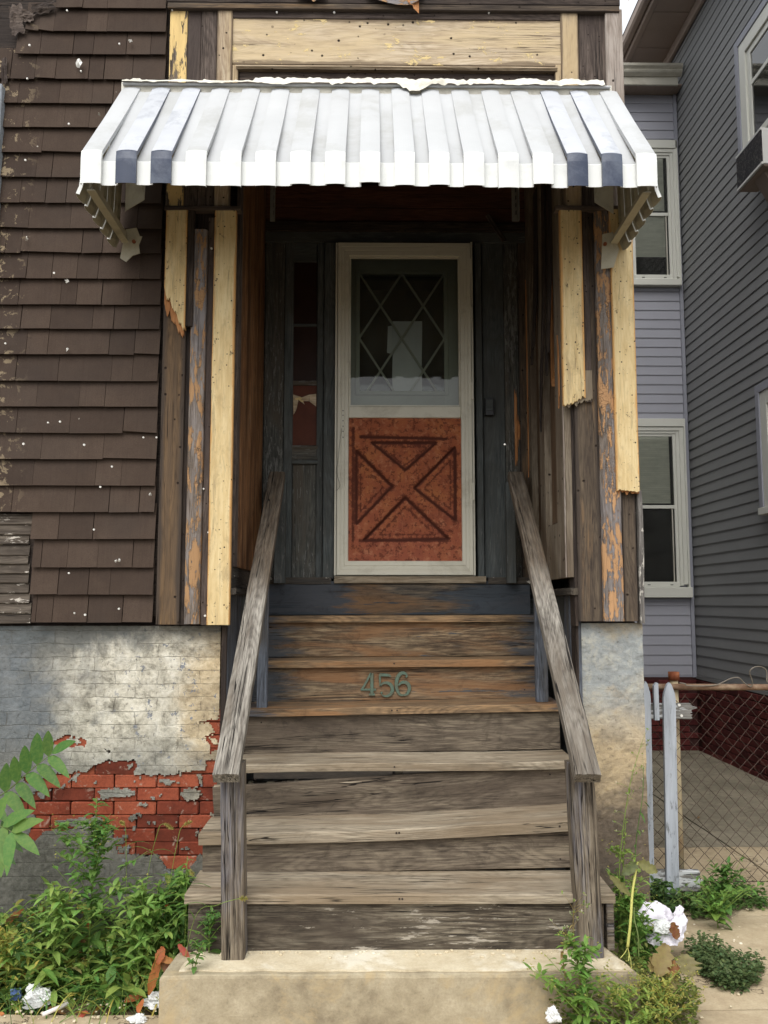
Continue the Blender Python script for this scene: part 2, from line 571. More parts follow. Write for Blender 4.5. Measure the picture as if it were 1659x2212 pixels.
MAT['brown_board2'] = wood('old_brown_board_warm', c(58, 46, 36), c(116, 92, 64), c(146, 116, 80), stain=c(92, 76, 60), stain_amt=.3, stain_scale=(.8, 9, 9), edge=c(66, 58, 52), edge_w=.26, holes=.8, cracks=.4)
MAT['dark_board'] = wood('dark_board', c(34, 28, 25), c(62, 52, 46), c(86, 74, 64), stain=c(44, 38, 36), stain_amt=.4, holes=1.2, cracks=.4)
MAT['peel'] = wood('peeling_orange', c(70, 60, 52), c(122, 110, 98), c(160, 150, 142), stain=c(142, 138, 140), stain_amt=.4, paint=c(170, 132, 92), paint_cover=.44, paint_scale=(9, 34, 34), crackle=True, cracks=.3, bump=.8)
MAT['peel2'] = wood('peeling_grey_orange', c(70, 60, 52), c(118, 106, 94), c(156, 146, 136), stain=c(134, 130, 132), stain_amt=.5, paint=c(184, 142, 100), paint_cover=.46, paint_scale=(9, 34, 34), crackle=True, cracks=.3, bump=.8)
MAT['tan_panel'] = wood('tan_panel', c(164, 144, 116), c(194, 174, 144), c(216, 200, 174), stain=c(206, 184, 144), stain_amt=.2, edge=c(120, 104, 84), edge_w=.09, paint=c(222, 198, 140), paint_cover=.22, paint_scale=(14, 20, 20), holes=.7, grain=.6, cracks=.4, bump=.5)
MAT['tan_stile'] = wood('tan_stile', c(128, 108, 86), c(180, 160, 132), c(204, 188, 162), stain=c(196, 172, 130), stain_amt=.3, edge=c(104, 90, 74), edge_w=.14, holes=1.0, grain=.7, cracks=.3)
MAT['yellow_peel'] = wood('yellow_peeling', c(60, 52, 46), c(104, 92, 80), c(136, 122, 106), paint=c(226, 194, 128), paint_cover=.56, paint_scale=(5, 24, 24), holes=.6, cracks=.3, bump=.7)
MAT['weather'] = wood('weathered_dark', c(46, 38, 34), c(92, 80, 72), c(126, 112, 102), stain=c(66, 56, 52), stain_amt=.5, holes=2.0, cracks=.5)
MAT['pale_corner'] = wood('pale_corner', c(118, 106, 96), c(168, 156, 146), c(188, 178, 168), stain=c(150, 136, 124), stain_amt=.4, holes=.6, cracks=.3)
MAT['grey_corner'] = wood('grey_corner', c(72, 68, 64), c(112, 108, 104), c(140, 136, 130), paint=c(196, 192, 182), paint_cover=.3, paint_scale=(12, 30, 30), cracks=.3)
MAT['bead'] = wood('varnished_beadboard', c(84, 56, 34), c(142, 98, 60), c(182, 138, 94), stain=c(70, 46, 30), stain_amt=.4, stain_scale=(.7, 12, 12), paint=c(140, 122, 98), paint_cover=.12, paint_scale=(2, 60, 60), cracks=.5, rough=.65)
MAT['slate'] = wood('slate_paint', c(58, 62, 62), c(88, 94, 94), c(110, 114, 112), stain=c(72, 72, 68), stain_amt=.5, stain_scale=(2, 5, 5), paint=c(104, 104, 102), paint_cover=.14, paint_scale=(10, 60, 60), cracks=.2, bump=.35)
MAT['slate_flake'] = wood('slate_flaked', c(52, 52, 50), c(84, 86, 82), c(118, 118, 110), stain=c(92, 82, 70), stain_amt=.4, paint=c(122, 122, 118), paint_cover=.3, paint_scale=(14, 90, 90), cracks=.4, bump=.6)
MAT['maroon'] = wood('maroon_board', c(58, 34, 26), c(100, 62, 48), c(118, 78, 60), stain=c(72, 52, 42), stain_amt=.4, cracks=.3)
MAT['ledge'] = wood('ledge_wood', c(40, 36, 32), c(78, 70, 60), c(104, 94, 80), stain=c(60, 60, 60), stain_amt=.5, paint=c(180, 176, 164), paint_cover=.12, paint_scale=(14, 30, 30), cracks=.5)
MAT['sash_frame'] = wood('greybrown_frame', c(84, 74, 62), c(132, 120, 102), c(156, 144, 126), stain=c(92, 78, 64), stain_amt=.4, holes=.5, cracks=.2, bump=.3)
MAT['sash_panel'] = wood('brown_panel', c(80, 62, 46), c(112, 90, 68), c(130, 108, 82), stain=c(84, 66, 50), stain_amt=.5, cracks=.1, bump=.2)
MAT['pale_panel'] = wood('pale_panel', c(112, 98, 80), c(146, 134, 114), c(160, 150, 130), stain=c(116, 104, 88), stain_amt=.4, holes=.4, cracks=.4)
MAT['splinter'] = wood('bare_orange_wood', c(140, 92, 52), c(188, 130, 78), c(212, 160, 108), stain=c(170, 116, 70), stain_amt=.5, cracks=.3)
MAT['clap'] = wood('old_clapboard', c(52, 46, 40), c(90, 80, 70), c(120, 110, 98), stain=c(66, 58, 50), stain_amt=.5, paint=c(190, 182, 170), paint_cover=.22, paint_scale=(9, 30, 30), cracks=.4)
MAT['picket'] = wood('picket_paint', c(110, 112, 112), c(150, 156, 162), c(168, 174, 182), stain=c(140, 146, 152), stain_amt=.4, holes=.0, grain=.5, cracks=.12, mottle=.1, bump=.3)
MAT['picket_rail'] = wood('picket_rail', c(80, 76, 70), c(122, 120, 116), c(150, 148, 142), paint=c(188, 190, 190), paint_cover=.42, paint_scale=(6, 26, 26), cracks=.6)


def simple(name, col, rough=.6, spec=.3, var=.15, vscale=6, metal=0.0, bump=.0, bscale=40, dirt=None, dirt_amt=.3, rand=0.0):
    k = M(name, rough, spec)
    v = k.obj()
    n = k.noise(v, vscale, 6, .6)
    base = k.mix(k.rng(n, .3, .75, 0, 1), col, (col[0] * (1 - var), col[1] * (1 - var), col[2] * (1 - var), 1))
    if dirt is not None:
        d = k.noise(v, vscale * .7, 8, .7, .3)
        base = k.mix(k.rng(d, .62 - dirt_amt * .4, .72, 0, .8), base, dirt)
    if rand:
        base = k.mix(k.math('MULTIPLY', k.random(), rand), base, (col[0] * .45, col[1] * .45, col[2] * .48, 1))
    k.p.inputs['Metallic'].default_value = metal
    nb = k.bump(k.noise(v, bscale, 5, .6), bump, .003) if bump else None
    return k.done(base, nb)


MAT['awning'] = simple('white_enamel', c(234, 236, 232), .42, .4, .06, 5, bump=.08, bscale=30, dirt=c(196, 198, 196), dirt_amt=.25)
MAT['awning_slope'] = simple('chalked_enamel', c(192, 194, 195), .55, .3, .12, 3, bump=.25, bscale=14, dirt=c(160, 160, 154), dirt_amt=.32)
MAT['awning_dark_slope'] = simple('faded_slate_enamel', c(196, 199, 204), .5, .3, .14, 7, dirt=c(146, 151, 160), dirt_amt=.25)
MAT['awning_dark'] = simple('slate_enamel', c(56, 66, 88), .4, .4, .25, 9, dirt=c(104, 112, 126), dirt_amt=.35)
MAT['awning_under'] = simple('dirty_cream_enamel', c(176, 170, 148), .55, .3, .12, 8, dirt=c(120, 112, 92), dirt_amt=.4)
MAT['door_white'] = simple('ivory_aluminium', c(208, 204, 186), .4, .4, .07, 4, dirt=c(150, 142, 120), dirt_amt=.28)
MAT['iron'] = simple('galvanised', c(116, 112, 106), .5, .5, .3, 20, metal=.6)
MAT['verdigris'] = simple('verdigris_bronze', c(92, 116, 100), .6, .4, .3, 40, metal=.1, dirt=c(96, 84, 64), dirt_amt=.5, bump=.3, bscale=90)
MAT['rust'] = simple('rusty_iron', c(122, 66, 40), .85, .2, .4, 30, bump=.5, dirt=c(160, 104, 70), dirt_amt=.4)
MAT['pipe_top'] = simple('rusty_pipe', c(126, 96, 74), .7, .3, .35, 14, bump=.2, dirt=c(176, 158, 130), dirt_amt=.4)
MAT['pipe_post'] = simple('yellowed_pipe', c(188, 172, 138), .6, .3, .2, 6, dirt=c(142, 102, 66), dirt_amt=.35)
MAT['chain'] = simple('rusty_wire', c(78, 62, 52), .7, .3, .4, 9)
MAT['wire'] = simple('loose_wire', c(120, 112, 100), .5, .4, .3, 20)
MAT['vinyl_side'] = simple('vinyl_grey', c(130, 131, 131, .95), .55, .25, .14, 1.4, bump=.03, bscale=60)
MAT['vinyl_rear'] = simple('vinyl_bluegrey', c(156, 157, 166, 1.0), .55, .25, .08, 2, bump=.03, bscale=60)
MAT['vinyl_trim'] = simple('vinyl_trim', c(148, 150, 160, .95), .5, .25, .08, 2)
MAT['win_white'] = simple('window_vinyl', c(206, 206, 196), .45, .35, .07, 4)
MAT['gutter'] = simple('gutter_white', c(188, 184, 170), .5, .3, .12, 3, dirt=c(140, 132, 116), dirt_amt=.3)
MAT['soffit'] = simple('soffit_tan', c(150, 134, 122), .6, .25, .15, 3)
MAT['black_plastic'] = simple('black_plastic', c(34, 34, 34), .4, .4, .2, 30)
MAT['ac_black'] = simple('ac_grille', c(52, 52, 56), .7, .2, .5, 60, dirt=c(120, 116, 110), dirt_amt=.3, bump=.8, bscale=140)
MAT['ac_white'] = simple('ac_case', c(206, 206, 202), .5, .3, .08, 4)
MAT['paper'] = simple('white_paper', c(214, 216, 214), .8, .15, .08, 6)
MAT['bag'] = simple('white_bag', c(228, 224, 232), .35, .4, .06, 8)
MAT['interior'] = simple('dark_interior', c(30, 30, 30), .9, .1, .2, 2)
MAT['curtain'] = simple('pale_curtain', c(222, 222, 208), .9, .1, .25, 5)
MAT['flash'] = simple('torn_flashing', c(224, 220, 206), .5, .3, .12, 12, dirt=c(150, 146, 130), dirt_amt=.35, bump=.4, bscale=50)
MAT['nail'] = simple('nail_head', c(224, 222, 214), .4, .5, .1, 20)
MAT['tube'] = simple('white_tube', c(222, 216, 210), .5, .3, .05, 20)


def mat_shingle():
    k = M('brown_shingle', .9, .15)
    v = k.obj()
    n = k.noise(v, 14, 7, .65)
    gr = k.noise(k.scale(v, (1, 1, 1)), 260, 2, .5)
    str_ = k.noise(k.scale(v, (120, 1, 4)), 1, 3, .5)
    base = k.ramp(k.math('ADD', k.math('MULTIPLY', n, .6), k.math('MULTIPLY', k.random(), .45)), [(.2, c(61, 51, 44)), (.5, c(72, 60, 51)), (.8, c(82, 69, 59))])
    base = k.mix(k.rng(gr, .4, .7, 0, .4), base, c(54, 40, 36))
    base = k.mix(k.rng(str_, .5, .8, 0, .25), base, c(52, 38, 34))
    # left-over tan paint near the window casing at the far left, paint specks elsewhere
    P = k.pos(); s = k.sep(P)
    near = k.rng(s[0], -1.80, -1.62, 1, 0)
    nn = k.noise(P, 16, 8, .72, .4)
    mk = k.math('MULTIPLY', k.rng(nn, .565, .585), near)
    base = k.mix(k.math('MULTIPLY', mk, .75), base, c(166, 148, 118))
    big = k.rng(k.noise(P, 2.2, 4, .6), .45, .7, 0, .35)
    base = k.mix(big, base, c(62, 56, 52))
    sp = k.math('MULTIPLY', k.rng(k.vor(P, 16, rand=1.0), .04, .09, 1, 0), k.rng(k.noise(P, 40, 6, .7), .52, .56))
    sp = k.math('MULTIPLY', sp, k.rng(k.sep(k.vor(P, 16, out='Color'))[0], .82, .84))
    base = k.mix(sp, base, c(186, 178, 166))
    h = k.math('ADD', k.math('MULTIPLY', gr, .5), k.math('MULTIPLY', str_, .5))
    return k.done(base, k.bump(h, .35, .002))


MAT['shingle'] = mat_shingle()


def mat_plaster(name, right=False):
    k = M(name, .92, .12)
    P = k.pos(); s = k.sep(P)
    n1 = k.noise(P, 2.6, 7, .65, .5)
    n2 = k.noise(P, 11, 9, .76, .3)
    n3 = k.noise(P, 42, 6, .74)
    cream = k.ramp(n2, [(.34, c(130, 126, 112)), (.5, c(208, 202, 184)), (.66, c(232, 228, 214))])
    grey = k.ramp(n3, [(.3, c(92, 92, 88)), (.6, c(128, 128, 122)), (.8, c(150, 150, 144))])
    blue = k.ramp(n2, [(.3, c(84, 92, 98)), (.6, c(110, 116, 120)), (.8, c(134, 136, 136))])
    ochre = k.ramp(n2, [(.32, c(156, 132, 94)), (.5, c(204, 178, 132)), (.68, c(222, 200, 156))])
    nz = k.math('MULTIPLY', k.math('SUBTRACT', n1, .5), .9)
    if right:
        # bluish grey above, tan lower down, dark earthy brown near the ground
        z = k.math('ADD', s[2], nz)
        base = k.ramp(n2, [(.28, c(126, 132, 134)), (.5, c(156, 160, 158)), (.7, c(188, 184, 168))])
        tan = k.ramp(n2, [(.3, c(150, 132, 104)), (.55, c(186, 164, 126)), (.75, c(196, 182, 156))])
        base = k.mix(k.rng(z, 1.15, .85, 0, .9, True), base, tan)
        base = k.mix(k.rng(n1, .50, .64, 0, .6), base, c(196, 172, 130))
        dark = k.ramp(n3, [(.3, c(74, 64, 56)), (.7, c(116, 104, 92))])
        base = k.mix(k.rng(z, .80, .55, 0, .9, True), base, dark)
    else:
        x = k.math('ADD', s[0], nz)
        z = k.math('ADD', s[2], nz)
        base = k.mix(k.rng(x, -.95, -.72, 0, .75, True), cream, ochre)
        base = k.mix(k.rng(x, -1.30, -1.52, 0, .95, True), base, blue)
        gm = k.math('MULTIPLY', k.rng(n1, .50, .62, 0, .7), k.rng(s[0], -1.0, -1.35, .35, 1))
        base = k.mix(gm, base, grey)
        base = k.mix(k.rng(z, .98, .72, 0, .72, True), base, grey)
        base = k.mix(k.rng(z, .66, .40, 0, .92, True), base, k.ramp(n3, [(.3, c(78, 78, 72)), (.7, c(124, 122, 114))]))
        fl = k.math('MULTIPLY', k.rng(k.noise(P, 20, 8, .75), .60, .61), k.rng(s[0], -1.3, -1.1))
        base = k.mix(fl, base, c(132, 136, 142))
        top = k.rng(k.math('ADD', s[2], k.math('MULTIPLY', nz, .45)), 1.30, 1.40, 0, .85)
        base = k.mix(top, base, c(92, 96, 96))
    soot = k.rng(k.noise(k.scale(P, (4, 4, 9)), 1, 9, .76), .52, .68, 0, .5)
    base = k.mix(soot, base, c(70, 66, 60))
    # the brick courses telegraph through the parging
    br = k.new('ShaderNodeTexBrick')
    w = k.new('ShaderNodeMapping'); k.put(w.inputs[0], k.comb(s[0], s[2], 0.0))
    jit = k.noise(P, 8, 3, .5)
    k.put(br.inputs['Vector'], k.comb(k.math('ADD', s[0], k.math('MULTIPLY', jit, .05)), k.math('ADD', s[2], k.math('MULTIPLY', jit, .022)), 0.0))
    br.inputs['Scale'].default_value = 1.0
    br.inputs['Brick Width'].default_value = .194
    br.inputs['Row Height'].default_value = .0612
    br.inputs['Mortar Size'].default_value = .0024
    br.inputs['Color1'].default_value = (.15, .15, .15, 1); br.inputs['Color2'].default_value = (.85, .85, .85, 1)
    br.inputs['Mortar Smooth'].default_value = .6
    lines = k.math('MULTIPLY', br.outputs['Fac'], k.rng(k.noise(P, 5, 6, .75), .38, .62, .15, 0.0 if right else 1.0))
    base = k.mix(k.math('MULTIPLY', lines, .6), base, c(96, 92, 82))
    if right: base = base
    else:
        tone = k.sep(br.outputs['Color'])[0]
        base = k.mix(k.rng(tone, .3, .7, 0, .12), base, c(120, 112, 98))
    pits = k.rng(k.noise(P, 60, 6, .75), .58, .66, 0, .5)
    base = k.mix(pits, base, c(96, 92, 86))
    h = k.math('ADD', k.math('MULTIPLY', n2, 2.0), k.math('MULTIPLY', n3, 1.0))
    h = k.math('SUBTRACT', h, k.math('MULTIPLY', lines, .9))
    h = k.math('SUBTRACT', h, k.math('MULTIPLY', pits, .6))
    return k.done(base, k.bump(h, .75, .006))


MAT['plaster'] = mat_plaster('parged_foundation')
MAT['plaster_r'] = mat_plaster('parged_foundation_right', True)


def mat_brick(name, a, b, d, wear):
    k = M(name, .88, .15)
    v = k.obj()
    n = k.noise(v, 12, 7, .65); f = k.noise(v, 120, 4, .6)
    base = k.ramp(k.math('ADD', k.math('MULTIPLY', n, .55), k.math('MULTIPLY', k.random(), .55)), [(.25, a), (.5, b), (.8, d)])
    base = k.mix(k.rng(f, .4, .7, 0, .45), base, a)
    base = k.mix(k.rng(k.noise(k.pos(), 7, 8, .75, .5), .50, .66, 0, .55), base, (a[0] * .45, a[1] * .6, a[2] * .65, 1))
    w = k.noise(v, 22, 8, .7, .5)
    base = k.mix(k.rng(w, .58, .64, 0, .6), base, wear)
    return k.done(base, k.bump(k.math('ADD', k.math('MULTIPLY', n, 1.4), k.math('MULTIPLY', f, .5)), .6, .004))


MAT['brick'] = mat_brick('red_brick', c(98, 46, 33), c(136, 64, 44), c(160, 84, 58), c(172, 150, 134))
MAT['brick_far'] = mat_brick('maroon_brick', c(66, 28, 28), c(86, 38, 36), c(104, 50, 46), c(112, 70, 62))
MAT['mortar'] = simple('mortar', c(84, 66, 56), .95, .1, .3, 30, bump=.4)
MAT['mortar_far'] = simple('mortar_far', c(70, 46, 44), .95, .1, .3, 30)


def mat_concrete(name, a, b, d, damp=None, crack=0.0):
    k = M(name, .9, .15)
    P = k.pos()
    n1 = k.noise(P, 1.8, 7, .65, .4); n2 = k.noise(P, 13, 8, .7); n3 = k.noise(P, 110, 5, .7)
    base = k.ramp(k.math('ADD', k.math('MULTIPLY', n1, .55), k.math('MULTIPLY', n2, .45)), [(.34, a), (.5, b), (.66, d)])
    base = k.mix(k.rng(n3, .42, .7, 0, .3), base, a)
    base = k.mix(k.rng(n3, .66, .72, 0, .45), base, c(70, 62, 52))
    if damp is not None:
        base = k.mix(k.rng(k.noise(P, 3.4, 8, .7, .6), .53, .62, 0, .7), base, damp)
    h = k.math('ADD', k.math('MULTIPLY', n2, 1.2), k.math('MULTIPLY', n3, .7))
    st_ = k.noise(P, 5.5, 8, .75, .5)
    base = k.mix(k.rng(st_, .54, .70, 0, .4), base, (a[0] * .62, a[1] * .6, a[2] * .58, 1))
    if crack:
        wv = k.new('ShaderNodeVectorMath'); wv.operation = 'ADD'
        k.put(wv.inputs[0], P); k.put(wv.inputs[1], k.noise(P, 3.5, 6, .6, color=True))
        cd = k.vor(wv.outputs[0], 1.25, 'DISTANCE_TO_EDGE')
        cm = k.rng(cd, .0035, .010, crack, 0)
        base = k.mix(cm, base, c(74, 64, 50)); h = k.math('SUBTRACT', h, k.math('MULTIPLY', cm, 2.5))
    return k.done(base, k.bump(h, .6, .004))


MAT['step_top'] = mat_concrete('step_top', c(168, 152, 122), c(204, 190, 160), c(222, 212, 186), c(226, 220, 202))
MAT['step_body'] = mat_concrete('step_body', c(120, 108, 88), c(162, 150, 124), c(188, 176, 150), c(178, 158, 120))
MAT['walk'] = mat_concrete('sidewalk_concrete', c(142, 126, 102), c(178, 160, 130), c(196, 180, 150), None, .8)
MAT['alley'] = mat_concrete('alley_concrete_shaded', c(104, 98, 84), c(132, 124, 106), c(152, 143, 124), c(110, 103, 88), .6)
MAT['dirt'] = mat_concrete('dirt', c(58, 48, 36), c(84, 70, 52), c(110, 94, 72), c(70, 66, 44))
MAT['road'] = mat_concrete('asphalt', c(58, 58, 58), c(72, 72, 72), c(84, 84, 84))


def mat_rust_panel():
    k = M('rusted_door_panel', .8, .2)
    v = k.obj(False)
    n1 = k.noise(v, 7, 7, .65, .4); n2 = k.noise(v, 42, 7, .72); n3 = k.noise(v, 130, 4, .7)
    base = k.ramp(n1, [(.3, c(128, 68, 48)), (.5, c(158, 88, 56)), (.7, c(176, 108, 62))])
    s = k.sep(v)
    base = k.mix(k.rng(s[2], .0, .45, .5, 0), base, c(150, 82, 66))
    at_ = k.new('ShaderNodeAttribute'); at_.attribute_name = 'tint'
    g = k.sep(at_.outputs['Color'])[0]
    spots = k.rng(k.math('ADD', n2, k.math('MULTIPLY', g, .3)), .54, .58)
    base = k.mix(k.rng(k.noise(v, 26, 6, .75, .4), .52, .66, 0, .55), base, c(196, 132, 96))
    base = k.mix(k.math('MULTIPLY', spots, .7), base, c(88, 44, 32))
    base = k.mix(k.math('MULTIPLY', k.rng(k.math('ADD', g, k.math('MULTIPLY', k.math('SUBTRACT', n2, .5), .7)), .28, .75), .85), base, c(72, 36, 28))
    h = k.math('ADD', k.math('MULTIPLY', n2, 1), k.math('MULTIPLY', n3, .6))
    h = k.math('SUBTRACT', h, k.math('MULTIPLY', spots, .5))
    return k.done(base, k.bump(h, .7, .002))


MAT['rust_panel'] = mat_rust_panel()


def mat_glass(name, tint=(.82, .84, .82, 1), refl=1.0, rough=.02):
    """Thin pane: lets most light through, mirrors by angle."""
    k = M(name)
    k.t.nodes.remove(k.p)
    tr = k.new('ShaderNodeBsdfTransparent'); tr.inputs[0].default_value = tint
    gl = k.new('ShaderNodeBsdfGlossy'); gl.inputs['Roughness'].default_value = rough
    fr = k.new('ShaderNodeFresnel'); fr.inputs[0].default_value = 1.52
    v = k.obj(False)
    mx = k.new('ShaderNodeMixShader')
    dust = k.new('ShaderNodeBsdfDiffuse'); dust.inputs[0].default_value = c(150, 150, 140)
    k.put(mx.inputs[0], k.math('MULTIPLY', fr.outputs[0], 1.35 * refl, clamp=True))
    k.put(mx.inputs[1], tr.outputs[0]); k.put(mx.inputs[2], gl.outputs[0])
    m2 = k.new('ShaderNodeMixShader')
    k.put(m2.inputs[0], k.rng(k.noise(v, 5, 6, .7), .35, .8, .02, .10))
    k.put(m2.inputs[1], mx.outputs[0]); k.put(m2.inputs[2], dust.outputs[0])
    k.put(k.out.inputs['Surface'], m2.outputs[0])
    nb = k.bump(k.noise(v, 3, 2, .5), .05, .004)
    k.put(gl.inputs['Normal'], nb)
    return k.m


MAT['glass'] = mat_glass('window_glass')
MAT['glass_old'] = mat_glass('dusty_glass', (.72, .76, .72, 1), .9)
MAT['amber_dark'] = simple('dark_amber_pane', c(52, 32, 24), .45, .15, .4, 9)  # darker brown for the upper two sidelight panes
MAT['amber'] = simple('amber_pane', c(96, 50, 32), .5, .15, .4, 9)


def mat_leaf(name='leaf', rough=.5, trans=.45):
    k = M(name, rough, .3)
    a = k.new('ShaderNodeAttribute'); a.attribute_name = 'tint'
    v = k.obj(False)
    n = k.noise(v, 60, 4, .6)
    col = k.mix(k.rng(n, .4, .75, 0, .3), a.outputs['Color'], (.30, .34, .08, 1))
    col = k.mix(k.rng(n, .6, .25, 0, .2), col, (.03, .06, .02, 1))
    k.done(col)
    tl = k.new('ShaderNodeBsdfTranslucent'); k.put(tl.inputs[0], col)
    mx = k.new('ShaderNodeMixShader'); mx.inputs[0].default_value = trans
    k.put(mx.inputs[1], k.p.outputs[0]); k.put(mx.inputs[2], tl.outputs[0])
    k.put(k.out.inputs['Surface'], mx.outputs[0])
    return k.m


MAT['leaf'] = mat_leaf()
MAT['stem'] = simple('stem', c(96, 112, 56), .6, .3, .2, 20)
MAT['stem_yellow'] = simple('stem_yellow', c(190, 188, 100), .6, .3, .12, 20)

# ================================================================== the ground
YF, YB = 4.10, 5.12          # house front, back wall of the porch recess
XL, XR = -0.645, 0.925       # cheeks of the recess
def slab_grid(name, pts_fn, nx, ny, mat, parent=None, kind=None):
    V = [pts_fn(i / nx, j / ny) for j in range(ny + 1) for i in range(nx + 1)]
    Fc = [(j * (nx + 1) + i, j * (nx + 1) + i + 1, (j + 1) * (nx + 1) + i + 1, (j + 1) * (nx + 1) + i) for j in range(ny) for i in range(nx)]
    o = world_mesh(name, V, Fc, mat, parent, smooth=True)
    if kind: o['kind'] = kind
    return o

g = slab_grid('ground', lambda u, v: (-60 + 120 * u, -60 + 120 * v, -0.05), 4, 4, MAT['dirt'], kind='structure')
r_ = slab_grid('road', lambda u, v: (-60 + 120 * u, -9 + 7 * v, -0.03), 4, 2, MAT['road'], kind='structure')
def rough(x, y, s, a): return (mnoise.noise(Vector((x * s, y * s, .3)))) * a
slab_grid('garden_soil', lambda u, v: (-4 + 3.45 * u, 3.44 + .74 * v, 0.0 + rough(-4 + 3.3 * u, v, 5, .02) + .02 * v), 60, 20, MAT['dirt'], kind='structure')

pav = bpy.data.objects.new('pavement', None); COL.objects.link(pav); pav.location = (0.6, 2.4, 0); pav['kind'] = 'structure'
def pslab(x0, x1, y0, y1, z, mat, nm='slab'):
    nx, ny = max(2, int((x1 - x0) / .12)), max(2, int((y1 - y0) / .12))
    nx, ny = min(nx, 24), min(ny, 24)
    V = []; Fc = []
    for j in range(ny + 1):
        for i in range(nx + 1):
            x = x0 + (x1 - x0) * i / nx; y = y0 + (y1 - y0) * j / ny
            e = min(i, nx - i, j, ny - j)
            V.append((x + (rough(y, x, 9, .012) if i in (0, nx) else 0), y + (rough(x, y, 9, .012) if j in (0, ny) else 0), z + rough(x, y, 3, .006) - (.007 if e == 0 else 0)))
    Fc = [(j * (nx + 1) + i, j * (nx + 1) + i + 1, (j + 1) * (nx + 1) + i + 1, (j + 1) * (nx + 1) + i) for j in range(ny) for i in range(nx)]
    b = len(V); ring = [i for i in range(nx + 1)] + [j * (nx + 1) + nx for j in range(1, ny + 1)] + [ny * (nx + 1) + i for i in range(nx - 1, -1, -1)] + [j * (nx + 1) for j in range(ny - 1, 0, -1)]
    for q in ring: V.append((V[q][0], V[q][1], z - .12))
    m = len(ring)
    for q in range(m): Fc.append((ring[q], b + q, b + (q + 1) % m, ring[(q + 1) % m]))
    return world_mesh(nm, V, Fc, mat, pav, smooth=False)
# sidewalk in front
for x0, x1 in ((-3.6, -2.1), (-2.09, -.62), (-.61, .95), (.96, 2.45), (2.46, 3.9)):
    pslab(x0, x1, 1.9, 3.43, .03, MAT['walk'])
# alley, from the sidewalk back to the rear wing
for y0, y1, m_ in ((3.44, 4.42, 'walk'), (4.43, 5.62, 'walk'), (5.63, 7.05, 'alley'), (7.06, 9.18, 'alley')):  # farther slabs darker, a shadow boundary put into their colour
    pslab(1.03, 2.2, y0, y1, .03, MAT[m_])
    pslab(2.21, 3.34, y0, y1, .032, MAT[m_])

# ================================================================== the old house
house = thing('old_house', 'run-down wooden house with brown shingles, peeling boards and a dark recessed doorway', 'house', (0.1, YF + .1, 0))
EZ = EYE
# sheathing behind everything, with an opening for the doorway
box('wall_sheathing', -4.0, XL - .03, YF + .10, YF + .22, 1.395, 7.0, MAT['dark_board'], house)
box('wall_sheathing', XR + .03, 1.238, YF + .10, YF + .22, 1.395, 7.0, MAT['dark_board'], house)
box('wall_sheathing', XL - .03, XR + .03, YF + .10, YF + .22, EZ + 2.32, 7.0, MAT['dark_board'], house)
box('side_wall', 1.12, 1.236, YF + .22, 8.8, 0, 7.0, MAT['dark_board'], house)
box('roof', -4.0, 1.238, YF + .22, 9.0, 7.0, 7.1, MAT['dark_board'], house)
box('side_wall', -4.0, -3.9, YF + .22, 9.0, 0, 7.0, MAT['dark_board'], house)

# ---- brown shingles, course by course
ys = [-30, 23, 73, 122, 176, 228, 280, 334, 387, 442, 497, 550, 605, 661, 713, 768, 825, 880, 937, 993, 1050, 1107, 1165, 1226, 1284, 1344]
nshing = 0
zs = [at(200, y, YF + .03).z for y in ys]
for ci in range(1, len(ys)):
    zb, zt = zs[ci], zs[ci - 1]
    ymid = ys[ci]
    xr = at(362 - (ymid - 50) * .0215, ymid, YF + .03).x - .004 + rnd.uniform(-.004, .004)
    # shingles lost: dark corner at the top left, patch at the bottom left
    xl_lim = -2.35
    if ymid <= 23: xl_lim = at(118, ymid, YF).x
    elif ymid <= 73: xl_lim = at(52, ymid, YF).x
    elif ymid <= 122: xl_lim = at(30, ymid, YF).x
    elif ymid > 1120: xl_lim = at(rnd.uniform(60, 66), ymid, YF).x
    x = xr
    while x > xl_lim:
        w = rnd.choice((.075, .10, .12, .14, .16, .20, .25, .29))
        x0 = max(x - w, xl_lim)
        if x - x0 < .02: break
        H = (zt - zb) + .045
        t = .0045 + rnd.uniform(-.0006, .0012)
        dz = rnd.uniform(-.0012, .0012); gap = rnd.choice((.0008, .0012, .002, .003))
        xa, xb = x0 + gap, x - gap * .3
        tl = rnd.uniform(-.0008, .0008)
        V = [(xa, 0, dz + tl), (xb, 0, dz - tl), (xb, t, dz - tl), (xa, t, dz + tl), (xa, .012, H), (xb, .012, H), (xb, .016, H), (xa, .016, H)]
        V = [(p[0], YF + .012 + (p[1] if i_ < 4 else p[1]), zb + p[2]) for i_, p in enumerate(V)]
        Fc = [(0, 1, 5, 4), (2, 3, 7, 6), (1, 2, 6, 5), (3, 0, 4, 7), (3, 2, 1, 0), (4, 5, 6, 7)]
        # tip the bottom outwards over the course below
        V = [(p[0], p[1] + (-.004 if i_ in (0, 1, 2, 3) else .011), p[2]) for i_, p in enumerate(V)]
        if nshing < 298:
            # a few butts are chipped or curled
            if rnd.random() < .12: V[3] = (V[3][0], V[3][1], V[3][2] + rnd.uniform(.004, .012)); V[0] = (V[0][0], V[0][1], V[0][2] + rnd.uniform(.004, .010))
            if rnd.random() < .10: V[2] = (V[2][0], V[2][1] - rnd.uniform(.002, .006), V[2][2]); V[1] = (V[1][0], V[1][1] - rnd.uniform(.002, .006), V[1][2])
            world_mesh('shingle', V, Fc, MAT['shingle'], house)
            nshing += 1
        x = x0
# felt and bare boards behind lost shingles
box('backing_felt', -3.9, at(337, 1340, YF + .05).x + .01, YF + .052, YF + .099, 1.465, 6.9, MAT['dark_board'], house)
